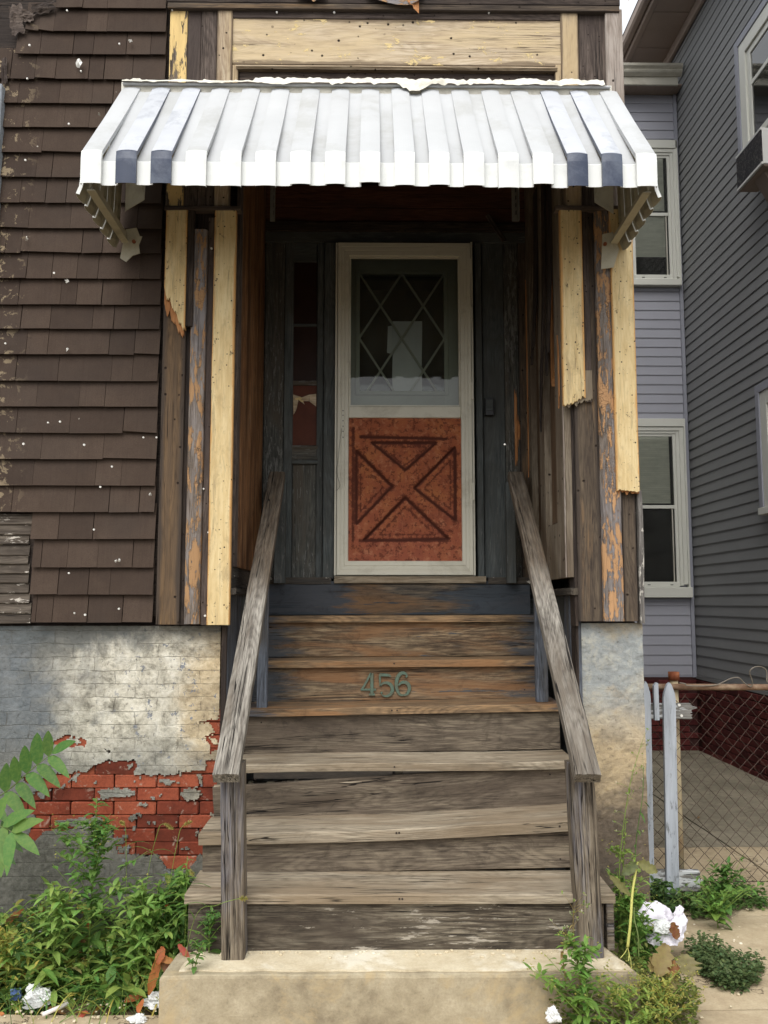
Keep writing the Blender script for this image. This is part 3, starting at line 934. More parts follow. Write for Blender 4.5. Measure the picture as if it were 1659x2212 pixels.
# weathered clapboards exposed at the bottom left
yy = 1112
while yy < 1340:
    p0 = at(-160, yy, YF + .04); p1 = at(64 + rnd.uniform(-4, 8), yy, YF + .04)
    z0 = at(30, yy + 21, YF + .04).z; z1 = at(30, yy, YF + .04).z
    plank('clapboard', (p0.x, YF + .05, (z0 + z1) / 2), (p1.x, YF + .05, (z0 + z1) / 2), (0, .22, 1), (z1 - z0) * 1.12, .012, MAT['clap'], house, wob=.003)
    yy += 21 + rnd.uniform(-2, 3)
# torn felt flaps in the top left corner
for (x, y, w, h, a) in ((34, 40, 30, 70, 8), (50, 30, 46, 26, -20), (8, 150, 12, 60, 3), (92, 14, 50, 26, 12)):
    p = at(x, y, YF - .004); s_ = .0022
    V = []; n_ = 6
    for j in range(n_ + 1):
        for i in range(n_ + 1):
            u, v = i / n_ - .5, j / n_ - .5
            rr = 1 + .35 * mnoise.noise(Vector((u * 4 + x, v * 4, 1)))
            X = u * w * s_ * rr; Z = v * h * s_ * rr; an = math.radians(a)
            V.append((p.x + X * math.cos(an) - Z * math.sin(an), YF + .004 + .014 * mnoise.noise(Vector((u * 3, v * 3, x))), p.z + X * math.sin(an) + Z * math.cos(an)))
    Fc = [(j * (n_ + 1) + i, j * (n_ + 1) + i + 1, (j + 1) * (n_ + 1) + i + 1, (j + 1) * (n_ + 1) + i) for j in range(n_) for i in range(n_)]
    world_mesh('torn_felt', V, Fc, MAT['weather'] if a != 12 else MAT['dark_board'], house)
# edge of a window casing at the far left
box('window_casing', -1.96, at(5, 250, YF).x, YF - .02, YF + .03, at(0, 560, YF).z, at(0, 185, YF).z, MAT['picket'], house, bev=.004)

# white nail heads and scraps on the shingles
nb = Buf()
def disc(buf, p, r, d=.004, n=8, ax='y'):
    V = [(p[0] + r * math.cos(2 * math.pi * k / n), p[1] - d, p[2] + r * math.sin(2 * math.pi * k / n)) for k in range(n)]
    V += [(q[0], p[1] + .004, q[2]) for q in V[:n]]
    buf.add(V, [tuple(range(n))] + [(k, (k + 1) % n, n + (k + 1) % n, n + k) for k in range(n)])
for (x, y) in ((145, 23), (258, 95), (64, 98), (59, 170), (149, 268), (55, 346), (117, 590), (51, 959), (182, 961), (104, 913), (130, 911), (242, 1008), (217, 1052), (203, 1144), (149, 1238), (184, 1328), (257, 1315), (175, 154), (338, 945), (12, 742), (310, 945),
               (457, 537), (466, 704), (460, 785), (440, 1056), (450, 1150), (443, 1330), (372, 22), (598, 27), (722, 27), (1056, 28), (1090, 960), (1326, 668)):
    disc(nb, at(x, y, YF - .012), .0046 + rnd.uniform(-.0008, .001))
nb.make('nail_heads', MAT['nail'], house, kind='stuff')
sb_ = Buf()
for (x, y, s) in ((170, 137, 11), (281, 87, 5), (144, 607, 6), (145, 755, 5), (57, 515, 5), (257, 1210, 4), (324, 1067, 4), (160, 1325, 3), (250, 1212, 3), (214, 245, 3)):
    p = at(x, y, YF - .010)
    n_ = 9
    V = [(p.x, p.y - .006, p.z)] + [(p.x + .0022 * s * (.7 + .5 * rnd.random()) * math.cos(k * 2 * math.pi / n_) * .7, p.y + rnd.uniform(-.006, .012), p.z + .0022 * s * (.7 + .5 * rnd.random()) * math.sin(k * 2 * math.pi / n_)) for k in range(n_)]
    sb_.add(V, [(0, 1 + k, 1 + (k + 1) % n_) for k in range(n_)])
sb_.make('scraps', MAT['nail'], house, kind='stuff')

# ---- left pilaster
hv = house
vboard('pilaster_board', 336, 387, 1340, 440, 1349, YF + .005, .035, MAT['brown_board2'], hv, nw=6)
vboard('pilaster_board', 384, 447, 1340, 440, 1350, YF + .02, .03, MAT['dark_board'], hv, nw=3)
rnded = lambda u: .018 * (max(0, 1 - u * u)) ** .5
vboard('half_round_batten', 397, 432, 1340, 498, 1348, YF - .004, .02, MAT['peel'], hv, nw=10, prof=rnded, wob=.003)
vboard('pilaster_board', 433, 446.5, 1340, 470, 1350, YF - .002, .03, MAT['weather'], hv)
def jag(seed, base, slope=0, amp=.02, cut=0):
    def f(u):
        return base + slope * u + amp * mnoise.noise(Vector((u * 3.5, seed, 0))) + amp * .35 * mnoise.noise(Vector((u * 15, seed, 3))) + amp * .5 * max(0, mnoise.noise(Vector((u * 34, seed, 6)))) 
    return f
vboard('cream_casing_board', 446, 495.5, 1340, 452, 1350, YF - .028, .028, MAT['yellow'], hv, nw=3, cham=.004)
vboard('cream_casing_board', 336, 384.5, 1340, 452, 712, YF - .028, .028, MAT['yellow'], hv, nw=34, end=jag(3, .09, -.10, .035), cham=.003)
vboard('splintered_edge', 337, 383, 1340, 590, 722, YF - .012, .010, MAT['splinter'], hv, nw=34, end=jag(3, .055, -.075, .04), start=jag(8, .0, .0, .02), cham=.002)
vboard('dark_strip', 385.5, 401, 1340, 452, 704, YF - .026, .026, MAT['dark_board'], hv, nw=8, end=jag(5, 0, 0, .008))
# ---- right pilaster
vboard('pilaster_board', 1251, 1303, 1340, 440, 1342, YF + .005, .035, MAT['brown_board'], hv, nw=6)
vboard('half_round_batten', 1304, 1349, 1340, 452, 1342, YF - .004, .022, MAT['peel2'], hv, nw=10, prof=rnded, wob=.003)
vboard('pilaster_board', 1350, 1380, 1340, 440, 1342, YF + .006, .03, MAT['brown_board'], hv, nw=2)
vboard('corner_board', 1385, 1395, 1340, 1058, 1347, YF - .01, .05, MAT['grey_corner'], hv, nw=3, bow=lambda t, u: .01 * math.sin(t * 5))
vboard('corner_board', 1383, 1389, 1340, 440, 1347, YF + .03, .05, MAT['dark_board'], hv)
vboard('pilaster_strip', 1277.5, 1291, 1340, 452, 868, YF - .012, .02, MAT['weather'], hv, nw=6, end=jag(4, 0, .0, .012))
vboard('pilaster_strip', 1327, 1339.5, 1340, 452, 1058, YF - .020, .025, MAT['weather'], hv, nw=6, end=jag(14, 0.004, -.01, .014))
vboard('cream_casing_board', 1227, 1277, 1340, 452, 872, YF - .028, .028, MAT['yellow'], hv, nw=44, end=jag(9, .010, .024, .022), cham=.003)
vboard('splintered_edge', 1230, 1292, 1340, 800, 876, YF - .016, .012, MAT['pale_panel'], hv, nw=30, end=jag(19, .012, .018, .045), cham=.001)
vboard('cream_casing_board', 1340, 1391, 1340, 452, 1063, YF - .034, .034, MAT['yellow'], hv, nw=44, end=jag(11, .006, -.004, .012), cham=.004)
vboard('splintered_edge', 1342, 1389, 1340, 1020, 1066, YF - .020, .010, MAT['splinter'], hv, nw=44, end=jag(12, .003, -.004, .016), cham=.001)
# ---- capital line and boards under the awning
hboard('capital_strip', 355, 520, 444, 453, YF - .034, .05, MAT['weather'], hv, wob=.003)
hboard('capital_strip', 1200, 1372, 444, 453, YF - .034, .05, MAT['weather'], hv, wob=.003)
# ---- boards above the awning, running down behind it
yr = 100
vboard('frieze_board', 366, 403.5, yr, 22, 444, YF - .006, .03, MAT['yellow_peel'], hv, nw=3)
vboard('frieze_board', 404, 433.5, yr, 22, 444, YF + .002, .03, MAT['weather'], hv, nw=2)
vboard('frieze_board', 434, 468, yr, 22, 444, YF - .002, .03, MAT['weather'], hv, nw=2)
vboard('frieze_board', 468.5, 501.5, yr, 22, 444, YF - .012, .03, MAT['tan_stile'], hv, nw=2)
vboard('frieze_board', 1212, 1250, yr, 22, 444, YF - .012, .03, MAT['tan_stile'], hv, nw=2)
vboard('frieze_board', 1250.5, 1308, yr, 22, 444, YF + .002, .03, MAT['weather'], hv, nw=3)
vboard('frieze_board', 1309, 1346, yr, 20, 444, YF - .018, .04, MAT['pale_corner'], hv, nw=2)
vboard('panel_stile', 502, 515, yr, 140, 300, YF - .004, .03, MAT['tan_stile'], hv)
vboard('panel_stile', 1198, 1211.5, yr, 140, 300, YF - .004, .03, MAT['tan_stile'], hv)
hboard('frieze_rail', 502, 1211, 22, 41, YF - .006, .03, MAT['weather'], hv, nw=3)
hboard('frieze_panel', 502, 1211, 41.5, 141, YF + .000, .02, MAT['tan_panel'], hv, nw=8)
hboard('panel_moulding', 510, 1204, 141, 150, YF - .012, .03, MAT['tan_stile'], hv, nw=6, prof=lambda u: .006 * math.cos(u * 3))
hboard('recessed_board', 516, 1198, 150.5, 300, YF + .018, .02, MAT['weather'], hv, nw=3)
hboard('top_board', 362, 1338, -60, 8, YF - .02, .04, MAT['dark_board'], hv, nw=2)
hboard('top_board', 362, 1338, 8.5, 21, YF - .028, .05, MAT['brown_board'], hv, nw=2)
# torn pieces hanging at the top
for (x0, x1, y1, mt) in ((640, 705, 5, 'peel2'), (790, 915, 20, 'peel'), (1350, 1360, 3, 'peel2'), (880, 905, 30, 'splinter')):
    n_ = 18; V = []
    for i in range(n_ + 1):
        u = i / n_; x = x0 + (x1 - x0) * u
        d = (math.sin(u * math.pi) ** .6 if x0 < 860 else 1) * (.35 + .65 * u)
        yb = -14 + (y1 + 14) * d + 9 * mnoise.noise(Vector((u * 6, x0, 0)))
        V += [tuple(at(x, -16, YF - .03)), tuple(at(x, yb, YF - .05 - .01 * mnoise.noise(Vector((u * 4, 2, x0)))))]
    world_mesh('torn_board', V, [(2 * i, 2 * i + 1, 2 * i + 3, 2 * i + 2) for i in range(n_)], MAT[mt], hv)

# ---- foundation: brick with the parging broken away
fY = YF + .06
ZT = at(200, 1351, fY).z
xfr = at(478, 1450, fY).x
box('foundation_core', -3.9, xfr - .004, fY + .030, fY + .3, -.2, ZT - .001, MAT['mortar'], house)
def D(zx, zy): return (zx * .3676, 1423.2 + zy * .3676)       # from an enlarged view of the left foundation
hole = [D(*p) for p in ((120, 700), (215, 690), (300, 668), (500, 668), (560, 625), (640, 597), (798, 600), (800, 680), (1040, 682), (1050, 657), (1200, 657), (1225, 600), (1262, 500), (1280, 330), (1310, 300), (1315, 1200), (1170, 1150), (1120, 1240), (1050, 1235), (985, 1230), (925, 1160), (700, 1150), (640, 1015), (430, 1002), (250, 1012), (200, 1080), (175, 1035), (200, 930), (110, 900), (90, 830), (190, 790), (180, 750))]
hole2 = [D(*p) for p in ((295, 500), (330, 462), (400, 448), (470, 455), (510, 488), (490, 520), (410, 516), (330, 505))]
hole3 = [D(*p) for p in ((1165, 372), (1280, 362), (1290, 320), (1300, 460), (1235, 448), (1215, 400), (1165, 395))]
hole4 = [D(*p) for p in ((620, 530), (655, 530), (640, 552))]
hole5 = [D(*p) for p in ((1205, 452), (1300, 450), (1300, 620), (1200, 620), (1235, 560))]
keep = [[D(*p) for p in q] for q in (((565, 785), (640, 765), (790, 768), (785, 805), (700, 812), (600, 822)), ((1060, 800), (1085, 772), (1150, 766), (1185, 795), (1150, 825), (1085, 830)),
        ((432, 690), (460, 686), (442, 742)), ((942, 718), (975, 705), (1035, 722), (1000, 740), (950, 738)), ((320, 952), (420, 940), (590, 935), (600, 975), (480, 1000), (400, 980)),
        ((800, 600), (1048, 606), (1048, 660), (960, 682), (800, 680)), ((1052, 612), (1200, 615), (1200, 655), (1052, 668)), ((690, 1100), (770, 1103), (760, 1140), (700, 1135)), ((730, 618), (778, 616), (760, 645)),
        ((1175, 385), (1225, 385), (1260, 430), (1230, 450), (1170, 445)), ((1160, 560), (1215, 500), (1250, 600), (1190, 600)), ((1230, 470), (1285, 470), (1285, 510), (1250, 500)), ((1235, 545), (1280, 540), (1275, 600), (1250, 590)),
        ((1165, 690), (1190, 690), (1185, 752), (1168, 745)), ((718, 1028), (752, 1030), (745, 1055), (722, 1052)))]
def to_w(poly): return [(at(x, y, fY).x, at(x, y, fY).z) for x, y in poly]
def inside(p, poly):
    x, z = p; r = False; j = len(poly) - 1
    for i in range(len(poly)):
        if (poly[i][1] > z) != (poly[j][1] > z) and x < (poly[j][0] - poly[i][0]) * (z - poly[i][1]) / (poly[j][1] - poly[i][1]) + poly[i][0]: r = not r
        j = i
    return r
holes = [to_w(h) for h in (hole, hole2, hole3, hole4, hole5)]; keeps = [to_w(h) for h in keep]
def is_hole(x, z):
    nx = x + .014 * mnoise.noise(Vector((x * 26, z * 26, 0))) + .006 * mnoise.noise(Vector((x * 90, z * 90, 4)))
    nz = z + .012 * mnoise.noise(Vector((x * 26, z * 26, 9))) + .005 * mnoise.noise(Vector((x * 90, z * 90, 7)))
    if mnoise.noise(Vector((x * 19, z * 30, 2.5))) + .4 * mnoise.noise(Vector((x * 70, z * 70, 1.5))) > .62: return False
    if nx < -1.95: return False
    if any(inside((nx, nz), k_) for k_ in keeps): return False
    return any(inside((nx, nz), h) for h in holes)
st = .0065
x0g, x1g, z0g, z1g = -2.3, xfr, -.05, ZT
nx, nz = int((x1g - x0g) / st), int((z1g - z0g) / st)
solid = {}
for j in range(nz):
    for i in range(nx):
        solid[i, j] = not is_hole(x0g + (i + .5) * st, z0g + (j + .5) * st)
V = []; Fc = []; vid = {}
def pv(i, j, back):
    k_ = (i, j, back)
    if k_ not in vid:
        x = x0g + i * st; z = z0g + j * st
        vid[k_] = len(V)
        jx = .0022 * mnoise.noise(Vector((i * .9, j * .9, 1))); jz = .0022 * mnoise.noise(Vector((i * .9, j * .9, 5)))
        V.append((x + jx, fY + (.030 if back else .0 + .004 * mnoise.noise(Vector((x * 9, z * 9, 2))) + .0015 * mnoise.noise(Vector((x * 50, z * 50, 2)))), z + jz))
    return vid[k_]
for (i, j), s_ in solid.items():
    if not s_: continue
    Fc.append((pv(i, j, 0), pv(i + 1, j, 0), pv(i + 1, j + 1, 0), pv(i, j + 1, 0)))
    for (di, dj, a, b) in ((-1, 0, (0, 1), (0, 0)), (1, 0, (1, 0), (1, 1)), (0, -1, (0, 0), (1, 0)), (0, 1, (1, 1), (0, 1))):
        if not solid.get((i + di, j + dj), False):
            Fc.append((pv(i + a[0], j + a[1], 0), pv(i + a[0], j + a[1], 1), pv(i + b[0], j + b[1], 1), pv(i + b[0], j + b[1], 0)))
world_mesh('parging', V, Fc, MAT['plaster'], house, smooth=False)
box('parging', -3.9, -2.3, fY + .001, fY + .03, -.1, ZT, MAT['plaster'], house)
# bricks
def brick_mesh(L, H, Dp, mat, seed):
    rr = random.Random(seed)
    v, f = bevel_box(-L / 2, L / 2, 0, Dp, 0, H, .004)
    v = [(p[0] + rr.uniform(-.0015, .0015), p[1] + rr.uniform(-.0025, .0025), p[2] + rr.uniform(-.0015, .0015)) for p in v]
    me = mesh('brick', v, f, mat); fix_normals(me); return me
bm_ = [brick_mesh(.189, .0568, .05, MAT['brick'], s) for s in range(5)]
row_z = [at(300, 1423.2 + .3676 * y, fY + .012).z for y in (1235, 1152, 1074, 994, 914, 834, 756, 677, 600, 524, 447, 370, 295)]
for r_i, z in enumerate(row_z):
    xx = at((430 + (0 if r_i % 2 else -135)) * .3676, 1700, fY + .012).x - .1945 * 3 - .095
    while xx < xfr + .1:
        cx = xx + .095
        if cx > -1.86 and any(any(not solid.get((int((cx + dx - x0g) / st), int((z + dz - z0g) / st)), True) for dx in (-.08, -.04, 0, .04, .08)) for dz in (.012, .03, .045)):
            xe = cx + .0945
            if xe > xfr + .012: 
                L = .189 - (xe - xfr); 
                if L > .02:
                    me = brick_mesh(L, .0568, .05, MAT['brick'], int(z * 100)); link('brick', me, (xfr - L / 2, fY + .008, z), house)
            else:
                link('brick', rnd.choice(bm_), (cx, fY + .006 + rnd.uniform(-.002, .004), z + rnd.uniform(-.001, .001)), house)
        xx += .1945
# right foundation pier
xrl, xrr = at(1251, 1350, fY).x, at(1386, 1350, fY).x
n1_, n2_ = 40, 130
z1r = at(1320, 1346, fY).z
V = []; 
for j in range(n2_ + 1):
    for i in range(n1_ + 1):
        x = xrl + (xrr - xrl) * i / n1_; z = -.05 + (z1r + .05) * j / n2_
        V.append((x + (.003 * mnoise.noise(Vector((z * 14, i, 0))) if i in (0, n1_) else 0), fY - .01 + .006 * mnoise.noise(Vector((x * 7, z * 7, 3))) + .003 * mnoise.noise(Vector((x * 40, z * 40, 3))), z))
Fc = [(j * (n1_ + 1) + i, j * (n1_ + 1) + i + 1, (j + 1) * (n1_ + 1) + i + 1, (j + 1) * (n1_ + 1) + i) for j in range(n2_) for i in range(n1_)]
b0 = len(V)
for j in (0, n2_):
    for i in (0, n1_):
        q = V[j * (n1_ + 1) + i]; V.append((q[0], fY + .3, q[2]))
for i_, cols in ((0, (b0, b0 + 2)), (n1_, (b0 + 1, b0 + 3))):
    Fc.append(tuple([j * (n1_ + 1) + i_ for j in range(n2_ + 1)] + [cols[1], cols[0]]))
Fc.append(tuple([n2_ * (n1_ + 1) + i for i in range(n1_ + 1)] + [b0 + 3, b0 + 2]))
world_mesh('parging', V, Fc, MAT['plaster_r'], house)
box('foundation_side', xrr - .1, xrr - .003, fY + .3, 8.8, -.1, z1r, MAT['plaster_r'], house)

# ================================================================== the recess
ZS = EZ + .105                         # level of the door sill
ZC = EZ + 2.55                         # ceiling
box('porch_ceiling', XL - .1, XR + .1, YF + .22, YB + .1, ZC, ZC + .03, MAT['maroon'], house)
# left cheek: narrow varnished boards
n_ = 10
for i in range(n_):
    y0 = YF + .05 + (YB - YF - .05) * i / n_; y1 = YF + .05 + (YB - YF - .05) * (i + 1) / n_
    ym = (y0 + y1) / 2
    # from the top down, width along -Y -> face looks +X
    plank('beadboard', (XL - .02, ym, ZC), (XL - .02, ym, ZS + .06), (0, 1, 0), (y1 - y0) * .97, .02 + rnd.uniform(0, .002), MAT['bead'] if i > 0 else MAT['weather'], house, nw=5,
          prof=lambda u: -.003 * (1 if abs(u) > .75 else 0) + .0015 * math.cos(u * 5))
plank('base_board', (XL - .012, YF + .02, ZS + .02), (XL - .012, YB, ZS + .02), (0, 0, -1), .11, .026, MAT['ledge'], house)
plank('ledge', (XL - .03, YF - .0, ZS - .04), (XL - .03, YB, ZS - .04), (1, 0, 0), .09, .03, MAT['ledge'], house, wob=.004)
# below the ledges: slate-blue cheek boards beside the steps
for i in range(7):
    y0 = YF + .04 + (YB - YF - .04) * i / 7; y1 = YF + .04 + (YB - YF - .04) * (i + 1) / 7; ym = (y0 + y1) / 2
    plank('cheek_board', (XL - .045, ym, ZS - .06), (XL - .045, ym, .02), (0, 1, 0), (y1 - y0) * .97, .02, MAT['post_blue' if i < 3 else 'slate'], house)
    plank('cheek_board', (XR + .045, ym, ZS - .06), (XR + .045, ym, .02), (0, -1, 0), (y1 - y0) * .97, .02, MAT['post_blue' if i < 2 else 'slate'], house)
vboard('cheek_edge', 478, 490, 1400, 1352, 2010, YF + .03, .10, MAT['dark_board'], house)
vboard('cheek_edge', 1243, 1250.5, 1340, 440, 1352, YF + .02, .10, MAT['dark_board'], house)
vboard('cheek_edge', 1245, 1251, 1400, 1352, 2010, YF + .04, .10, MAT['dark_board'], house)
# right cheek: an old glazed panel frame
def rc(y0, y1, z0, z1, t, mat, nm, xo=0.0, **kw):
    # upright piece on the right cheek, face looks -X
    ym = (y0 + y1) / 2
    return plank(nm, (XR + .03 - xo, ym, z1), (XR + .03 - xo, ym, z0), (0, -1, 0), y1 - y0, t, mat, house, **kw)
zt_ = ZC - .01
rc(YF + .03, YF + .24, ZS + .01, zt_, .045, MAT['sash_frame'], 'frame_stile', nw=2)
rc(YF + .045, YF + .062, ZS + .01, EZ + 1.05, .049, MAT['pale_corner'], 'frame_edge')
rc(YF + .52, YF + .66, ZS + .01, zt_, .045, MAT['sash_frame'], 'frame_stile')
rc(YF + .90, YF + 1.01, ZS + .01, zt_, .045, MAT['sash_frame'], 'frame_stile')
rc(YF + .24, YF + .52, ZS + .30, zt_, .012, MAT['sash_panel'], 'brown_panel')
rc(YF + .66, YF + .90, ZS + .30, zt_, .012, MAT['sash_panel'], 'brown_panel')
rc(YF + .24, YF + .52, ZS + .01, ZS + .29, .030, MAT['pale_panel'], 'pale_panel')
rc(YF + .66, YF + .90, ZS + .01, ZS + .29, .030, MAT['sash_frame'], 'pale_panel')
for (ya, yb_) in ((YF + .24, YF + .52), (YF + .66, YF + .90)):
    for zc in (ZS + .31, EZ + .93, EZ + 1.75):
        plank('frame_rail', (XR + .03, ya, zc), (XR + .03, yb_, zc), (0, 0, 1), .055 if zc > EZ + .5 else .085, .04, MAT['sash_frame'], house)
    rc(ya, ya + .016, ZS + .35, zt_, .03, MAT['dark_board'], 'frame_bead')
plank('ledge', (XR + .06, YF + .01, ZS - .04), (XR + .06, YB, ZS - .04), (1, 0, 0), .13, .034, MAT['ledge'], house, wob=.004)
# torn covering and bare wood showing in the dark above
for (y0, y1, z0, z1, xo, mt) in ((YF + .985, YF + 1.005, EZ + .72, EZ + 1.9, .02, 'splinter'), (YF + .30, YF + .40, EZ + 1.1, EZ + 1.75, .0, 'splinter'), (YF + .12, YF + .145, EZ + .92, EZ + 1.3, .02, 'splinter'), (YF + 1.0, YF + 1.02, EZ + .36, EZ + .62, .01, 'splinter')):
    rc(y0, y1, z0, z1, .03, MAT[mt], 'bare_strip', xo=xo, nw=6, end=jag(z0, .04, .03, .05), start=jag(z1, .03, .04, .06))
for (ya, w_, z0, z1) in ((YF + .22, .10, EZ + 1.15, EZ + 2.3), (YF + .40, .09, EZ + 1.0, EZ + 2.3), (YF + .6, .12, EZ + 1.3, EZ + 2.3)):
    rc(ya, ya + w_, z0, z1, .012, MAT['dark_board'], 'torn_covering', xo=.035, nw=8, end=jag(ya * 9, .12, .08, .16), bow=lambda t, u: .03 * t * t)

# back wall around the door
def bb(nm, xl, xr, yt, yb, Y, t, mat, **kw): return vboard(nm, xl, xr, (yt + yb) / 2, yt, yb, Y, t, MAT[mat], house, **kw)
box('back_wall', XL - .1, at(700, 900, YB).x, YB + .02, YB + .05, EZ - .2, ZC + .05, MAT['slate'], house)
box('back_wall', at(1045, 900, YB).x, XR + .1, YB + .02, YB + .05, EZ - .2, ZC + .05, MAT['slate'], house)
box('back_wall', at(700, 900, YB).x, at(1045, 900, YB).x, YB + .02, YB + .05, at(800, 528, YB).z, ZC + .05, MAT['maroon'], house)
hboard('header_board', 560, 1160, 400, 448, YB - .01, .03, MAT['maroon'], house)
hboard('header_board', 560, 1160, 449, 478, YB - .01, .03, MAT['maroon'], house)
hboard('header_board', 560, 1160, 479, 500, YB - .025, .04, MAT['dark_board'], house, wob=.006)
hboard('header_board', 560, 1160, 501, 524, YB - .012, .03, MAT['slate'], house)
bb('door_stile', 570, 612, 524, 1250, YB + .0, .03, 'slate_flake', nw=2)
# sidelight
sl = bb('sidelight', 613, 632, 524, 1250, YB - .005, .035, 'slate', nw=2)
slp = [bb('sidelight', 684, 698, 524, 1250, YB - .005, .035, 'slate', nw=2)]
def hb(nm, xl, xr, yt, yb, Y, t, mat, parent=None, **kw): return hboard(nm, xl, xr, yt, yb, Y, t, MAT[mat], parent or house, **kw)
hb('sidelight_rail', 632, 684, 524, 565, YB - .005, .035, 'slate')
hb('sidelight_rail', 632, 684, 699, 705, YB - .002, .03, 'slate')
hb('sidelight_rail', 632, 684, 822, 832, YB - .002, .03, 'slate_flake')
hb('sidelight_rail', 630, 686, 962, 994, YB - .008, .035, 'slate_flake', nw=8, prof=lambda u: -.006 if abs(u) < .5 else 0)
hb('sidelight_rail', 630, 686, 994, 1002, YB - .016, .04, 'slate')
bb('sidelight_panel', 631, 685, 1002, 1250, YB + .008, .012, 'slate_flake', nw=2)
box('sidelight_pane', at(632, 700, YB).x, at(684, 700, YB).x, YB + .012, YB + .016, at(650, 700, YB).z, at(650, 565, YB).z, MAT['amber_dark'], house)
box('sidelight_pane', at(632, 760, YB).x, at(684, 760, YB).x, YB + .012, YB + .016, at(650, 822, YB).z, at(650, 705, YB).z, MAT['amber_dark'], house)
box('sidelight_pane', at(632, 900, YB).x, at(684, 900, YB).x, YB + .012, YB + .016, at(650, 962, YB).z, at(650, 832, YB).z, MAT['amber'], house)
# ragged tan patch over the lowest pane
V = [tuple(at(x, y, YB + .006)) for x, y in ((633, 852), (652, 858), (668, 853), (683, 851), (683, 878), (668, 867), (655, 866), (658, 874), (645, 864), (640, 885), (634, 896))]
V = [(p[0], p[1] + .004 * math.sin(i * 2.2), p[2]) for i, p in enumerate(V)]
world_mesh('ragged_patch', V, [(0, 1, 8), (1, 7, 8), (1, 6, 7), (1, 2, 6), (2, 5, 6), (2, 3, 4), (2, 4, 5), (0, 8, 9), (0, 9, 10)], MAT['tan_panel'], house)
# casings
bb('door_casing', 699, 723, 524, 1250, YB - .03, .06, 'slate', nw=2)
bb('door_casing', 1029, 1043, 524, 1250, YB - .03, .06, 'slate', nw=2)
bb('wall_panel', 1044, 1091, 524, 1250, YB + .0, .025, 'slate', nw=1)
bb('wall_panel', 1092, 1122, 524, 1250, YB - .004, .025, 'slate_flake', nw=1)
bb('wall_panel', 1123, 1142, 524, 1250, YB - .01, .03, 'brown_board', nw=1)
for (x, yt, yb_) in ((1112, 840, 1010), (1118, 900, 960)):
    vboard('bare_strip', x, x + 6, (yt + yb_) / 2, yt, yb_, YB - .012, .01, MAT['splinter'], house, nw=6, end=jag(x, .03, .02, .06), start=jag(x + 3, .03, .02, .06))
# sill
hb('door_sill', 575, 715, 1247, 1262, YB - .085, .10, 'ledge')
hb('door_sill', 722, 1050, 1245, 1260, YB - .095, .11, 'tread')
hb('door_sill', 1055, 1160, 1247, 1262, YB - .085, .10, 'ledge')

# ---- storm door
YD = YB - .045
def dX(x, y): return at(x, y, YD).x
xl_, xr_ = dX(728.5, 900), dX(1019, 900)
zt_d, zb_d = at(870, 527, YD).z, at(870, 1243, YD).z
door = box('storm_door', xl_, xl_ + .086, YD - .02, YD + .012, zb_d, zt_d, MAT['door_white'], house, bev=.004)
W = xr_ - xl_
# the frame: mitred members, each with two fine grooves
def frame_member(a, b, c_, d, nm):       # quad in the XZ plane: outer a->b, inner d->c
    V = []
    for (yy_, sh) in ((YD - .022, 0), (YD - .022, .0), (YD + .010, 0)):
        pass
    outer = [a, b]; inner = [d, c_]
    prof_ = [(0, .012), (0, -.018), (.04, -.022), (.30, -.022), (.32, -.019), (.36, -.019), (.38, -.022), (.60, -.022), (.62, -.019), (.66, -.019), (.68, -.022), (.96, -.022), (1, -.016), (1, .012)]
    for (u, y_) in prof_:
        for e in (0, 1):
            x = outer[e][0] + (inner[e][0] - outer[e][0]) * u; z = outer[e][1] + (inner[e][1] - outer[e][1]) * u
            V.append((x, YD + y_, z))
    Fc = [(2 * i, 2 * i + 1, 2 * i + 3, 2 * i + 2) for i in range(len(prof_) - 1)]
    o = world_mesh(nm, V, Fc, MAT['door_white'], door)
    fix_normals(o.data)
    return o
fw = .078; g_ = .0012
xo0, xo1, zo0, zo1 = xl_ + .0, xr_, zb_d, zt_d
bpy.data.objects.remove(door)
door = bpy.data.objects.new('storm_door', None); COL.objects.link(door); door.parent = house
door.location = Vector(((xo0 + xo1) / 2, YD, zo0)) - house.location
fwl = .075
zi0 = at(870, 1212, YD).z; zi1 = at(870, 556, YD).z
xi0, xi1 = dX(753.5, 900), dX(995, 900)
frame_member((xo0, zo1), (xo0, zo0), (xi0, zi0), (xi0, zi1 - g_), 'door_stile')
frame_member((xo1, zo0), (xo1, zo1), (xi1, zi1 - g_), (xi1, zi0), 'door_stile')
frame_member((xo0, zo1), (xo1, zo1), (xi1, zi1), (xi0, zi1), 'door_rail')
frame_member((xo1, zo0 + .0), (xo0, zo0), (xi0, zi0), (xi1, zi0), 'door_rail')
zm1, zm0 = at(870, 879, YD).z, at(870, 904, YD).z
box('door_rail', xi0, xi1, YD - .020, YD + .008, zm0, zm1, MAT['door_white'], door, bev=.004)
# pane frame and pane
zg0 = zm1
for (a_, b_, c2, d_) in ((xi0, xi0 + .010, zg0, zi1), (xi1 - .010, xi1, zg0, zi1)):
    box('glazing_strip', a_, b_, YD - .010, YD + .006, c2, d_, MAT['door_white'], door)
box('glazing_strip', xi0 + .010, xi1 - .010, YD - .010, YD + .006, zi1 - .010, zi1, MAT['door_white'], door)
box('glazing_strip', xi0 + .010, xi1 - .010, YD - .010, YD + .006, zg0, zg0 + .008, MAT['door_white'], door)
world_mesh('door_pane', [(xi0, YD + .001, zg0), (xi1, YD + .001, zg0), (xi1, YD + .001, zi1), (xi0, YD + .001, zi1)], [(0, 1, 2, 3)], MAT['glass_old'], door)
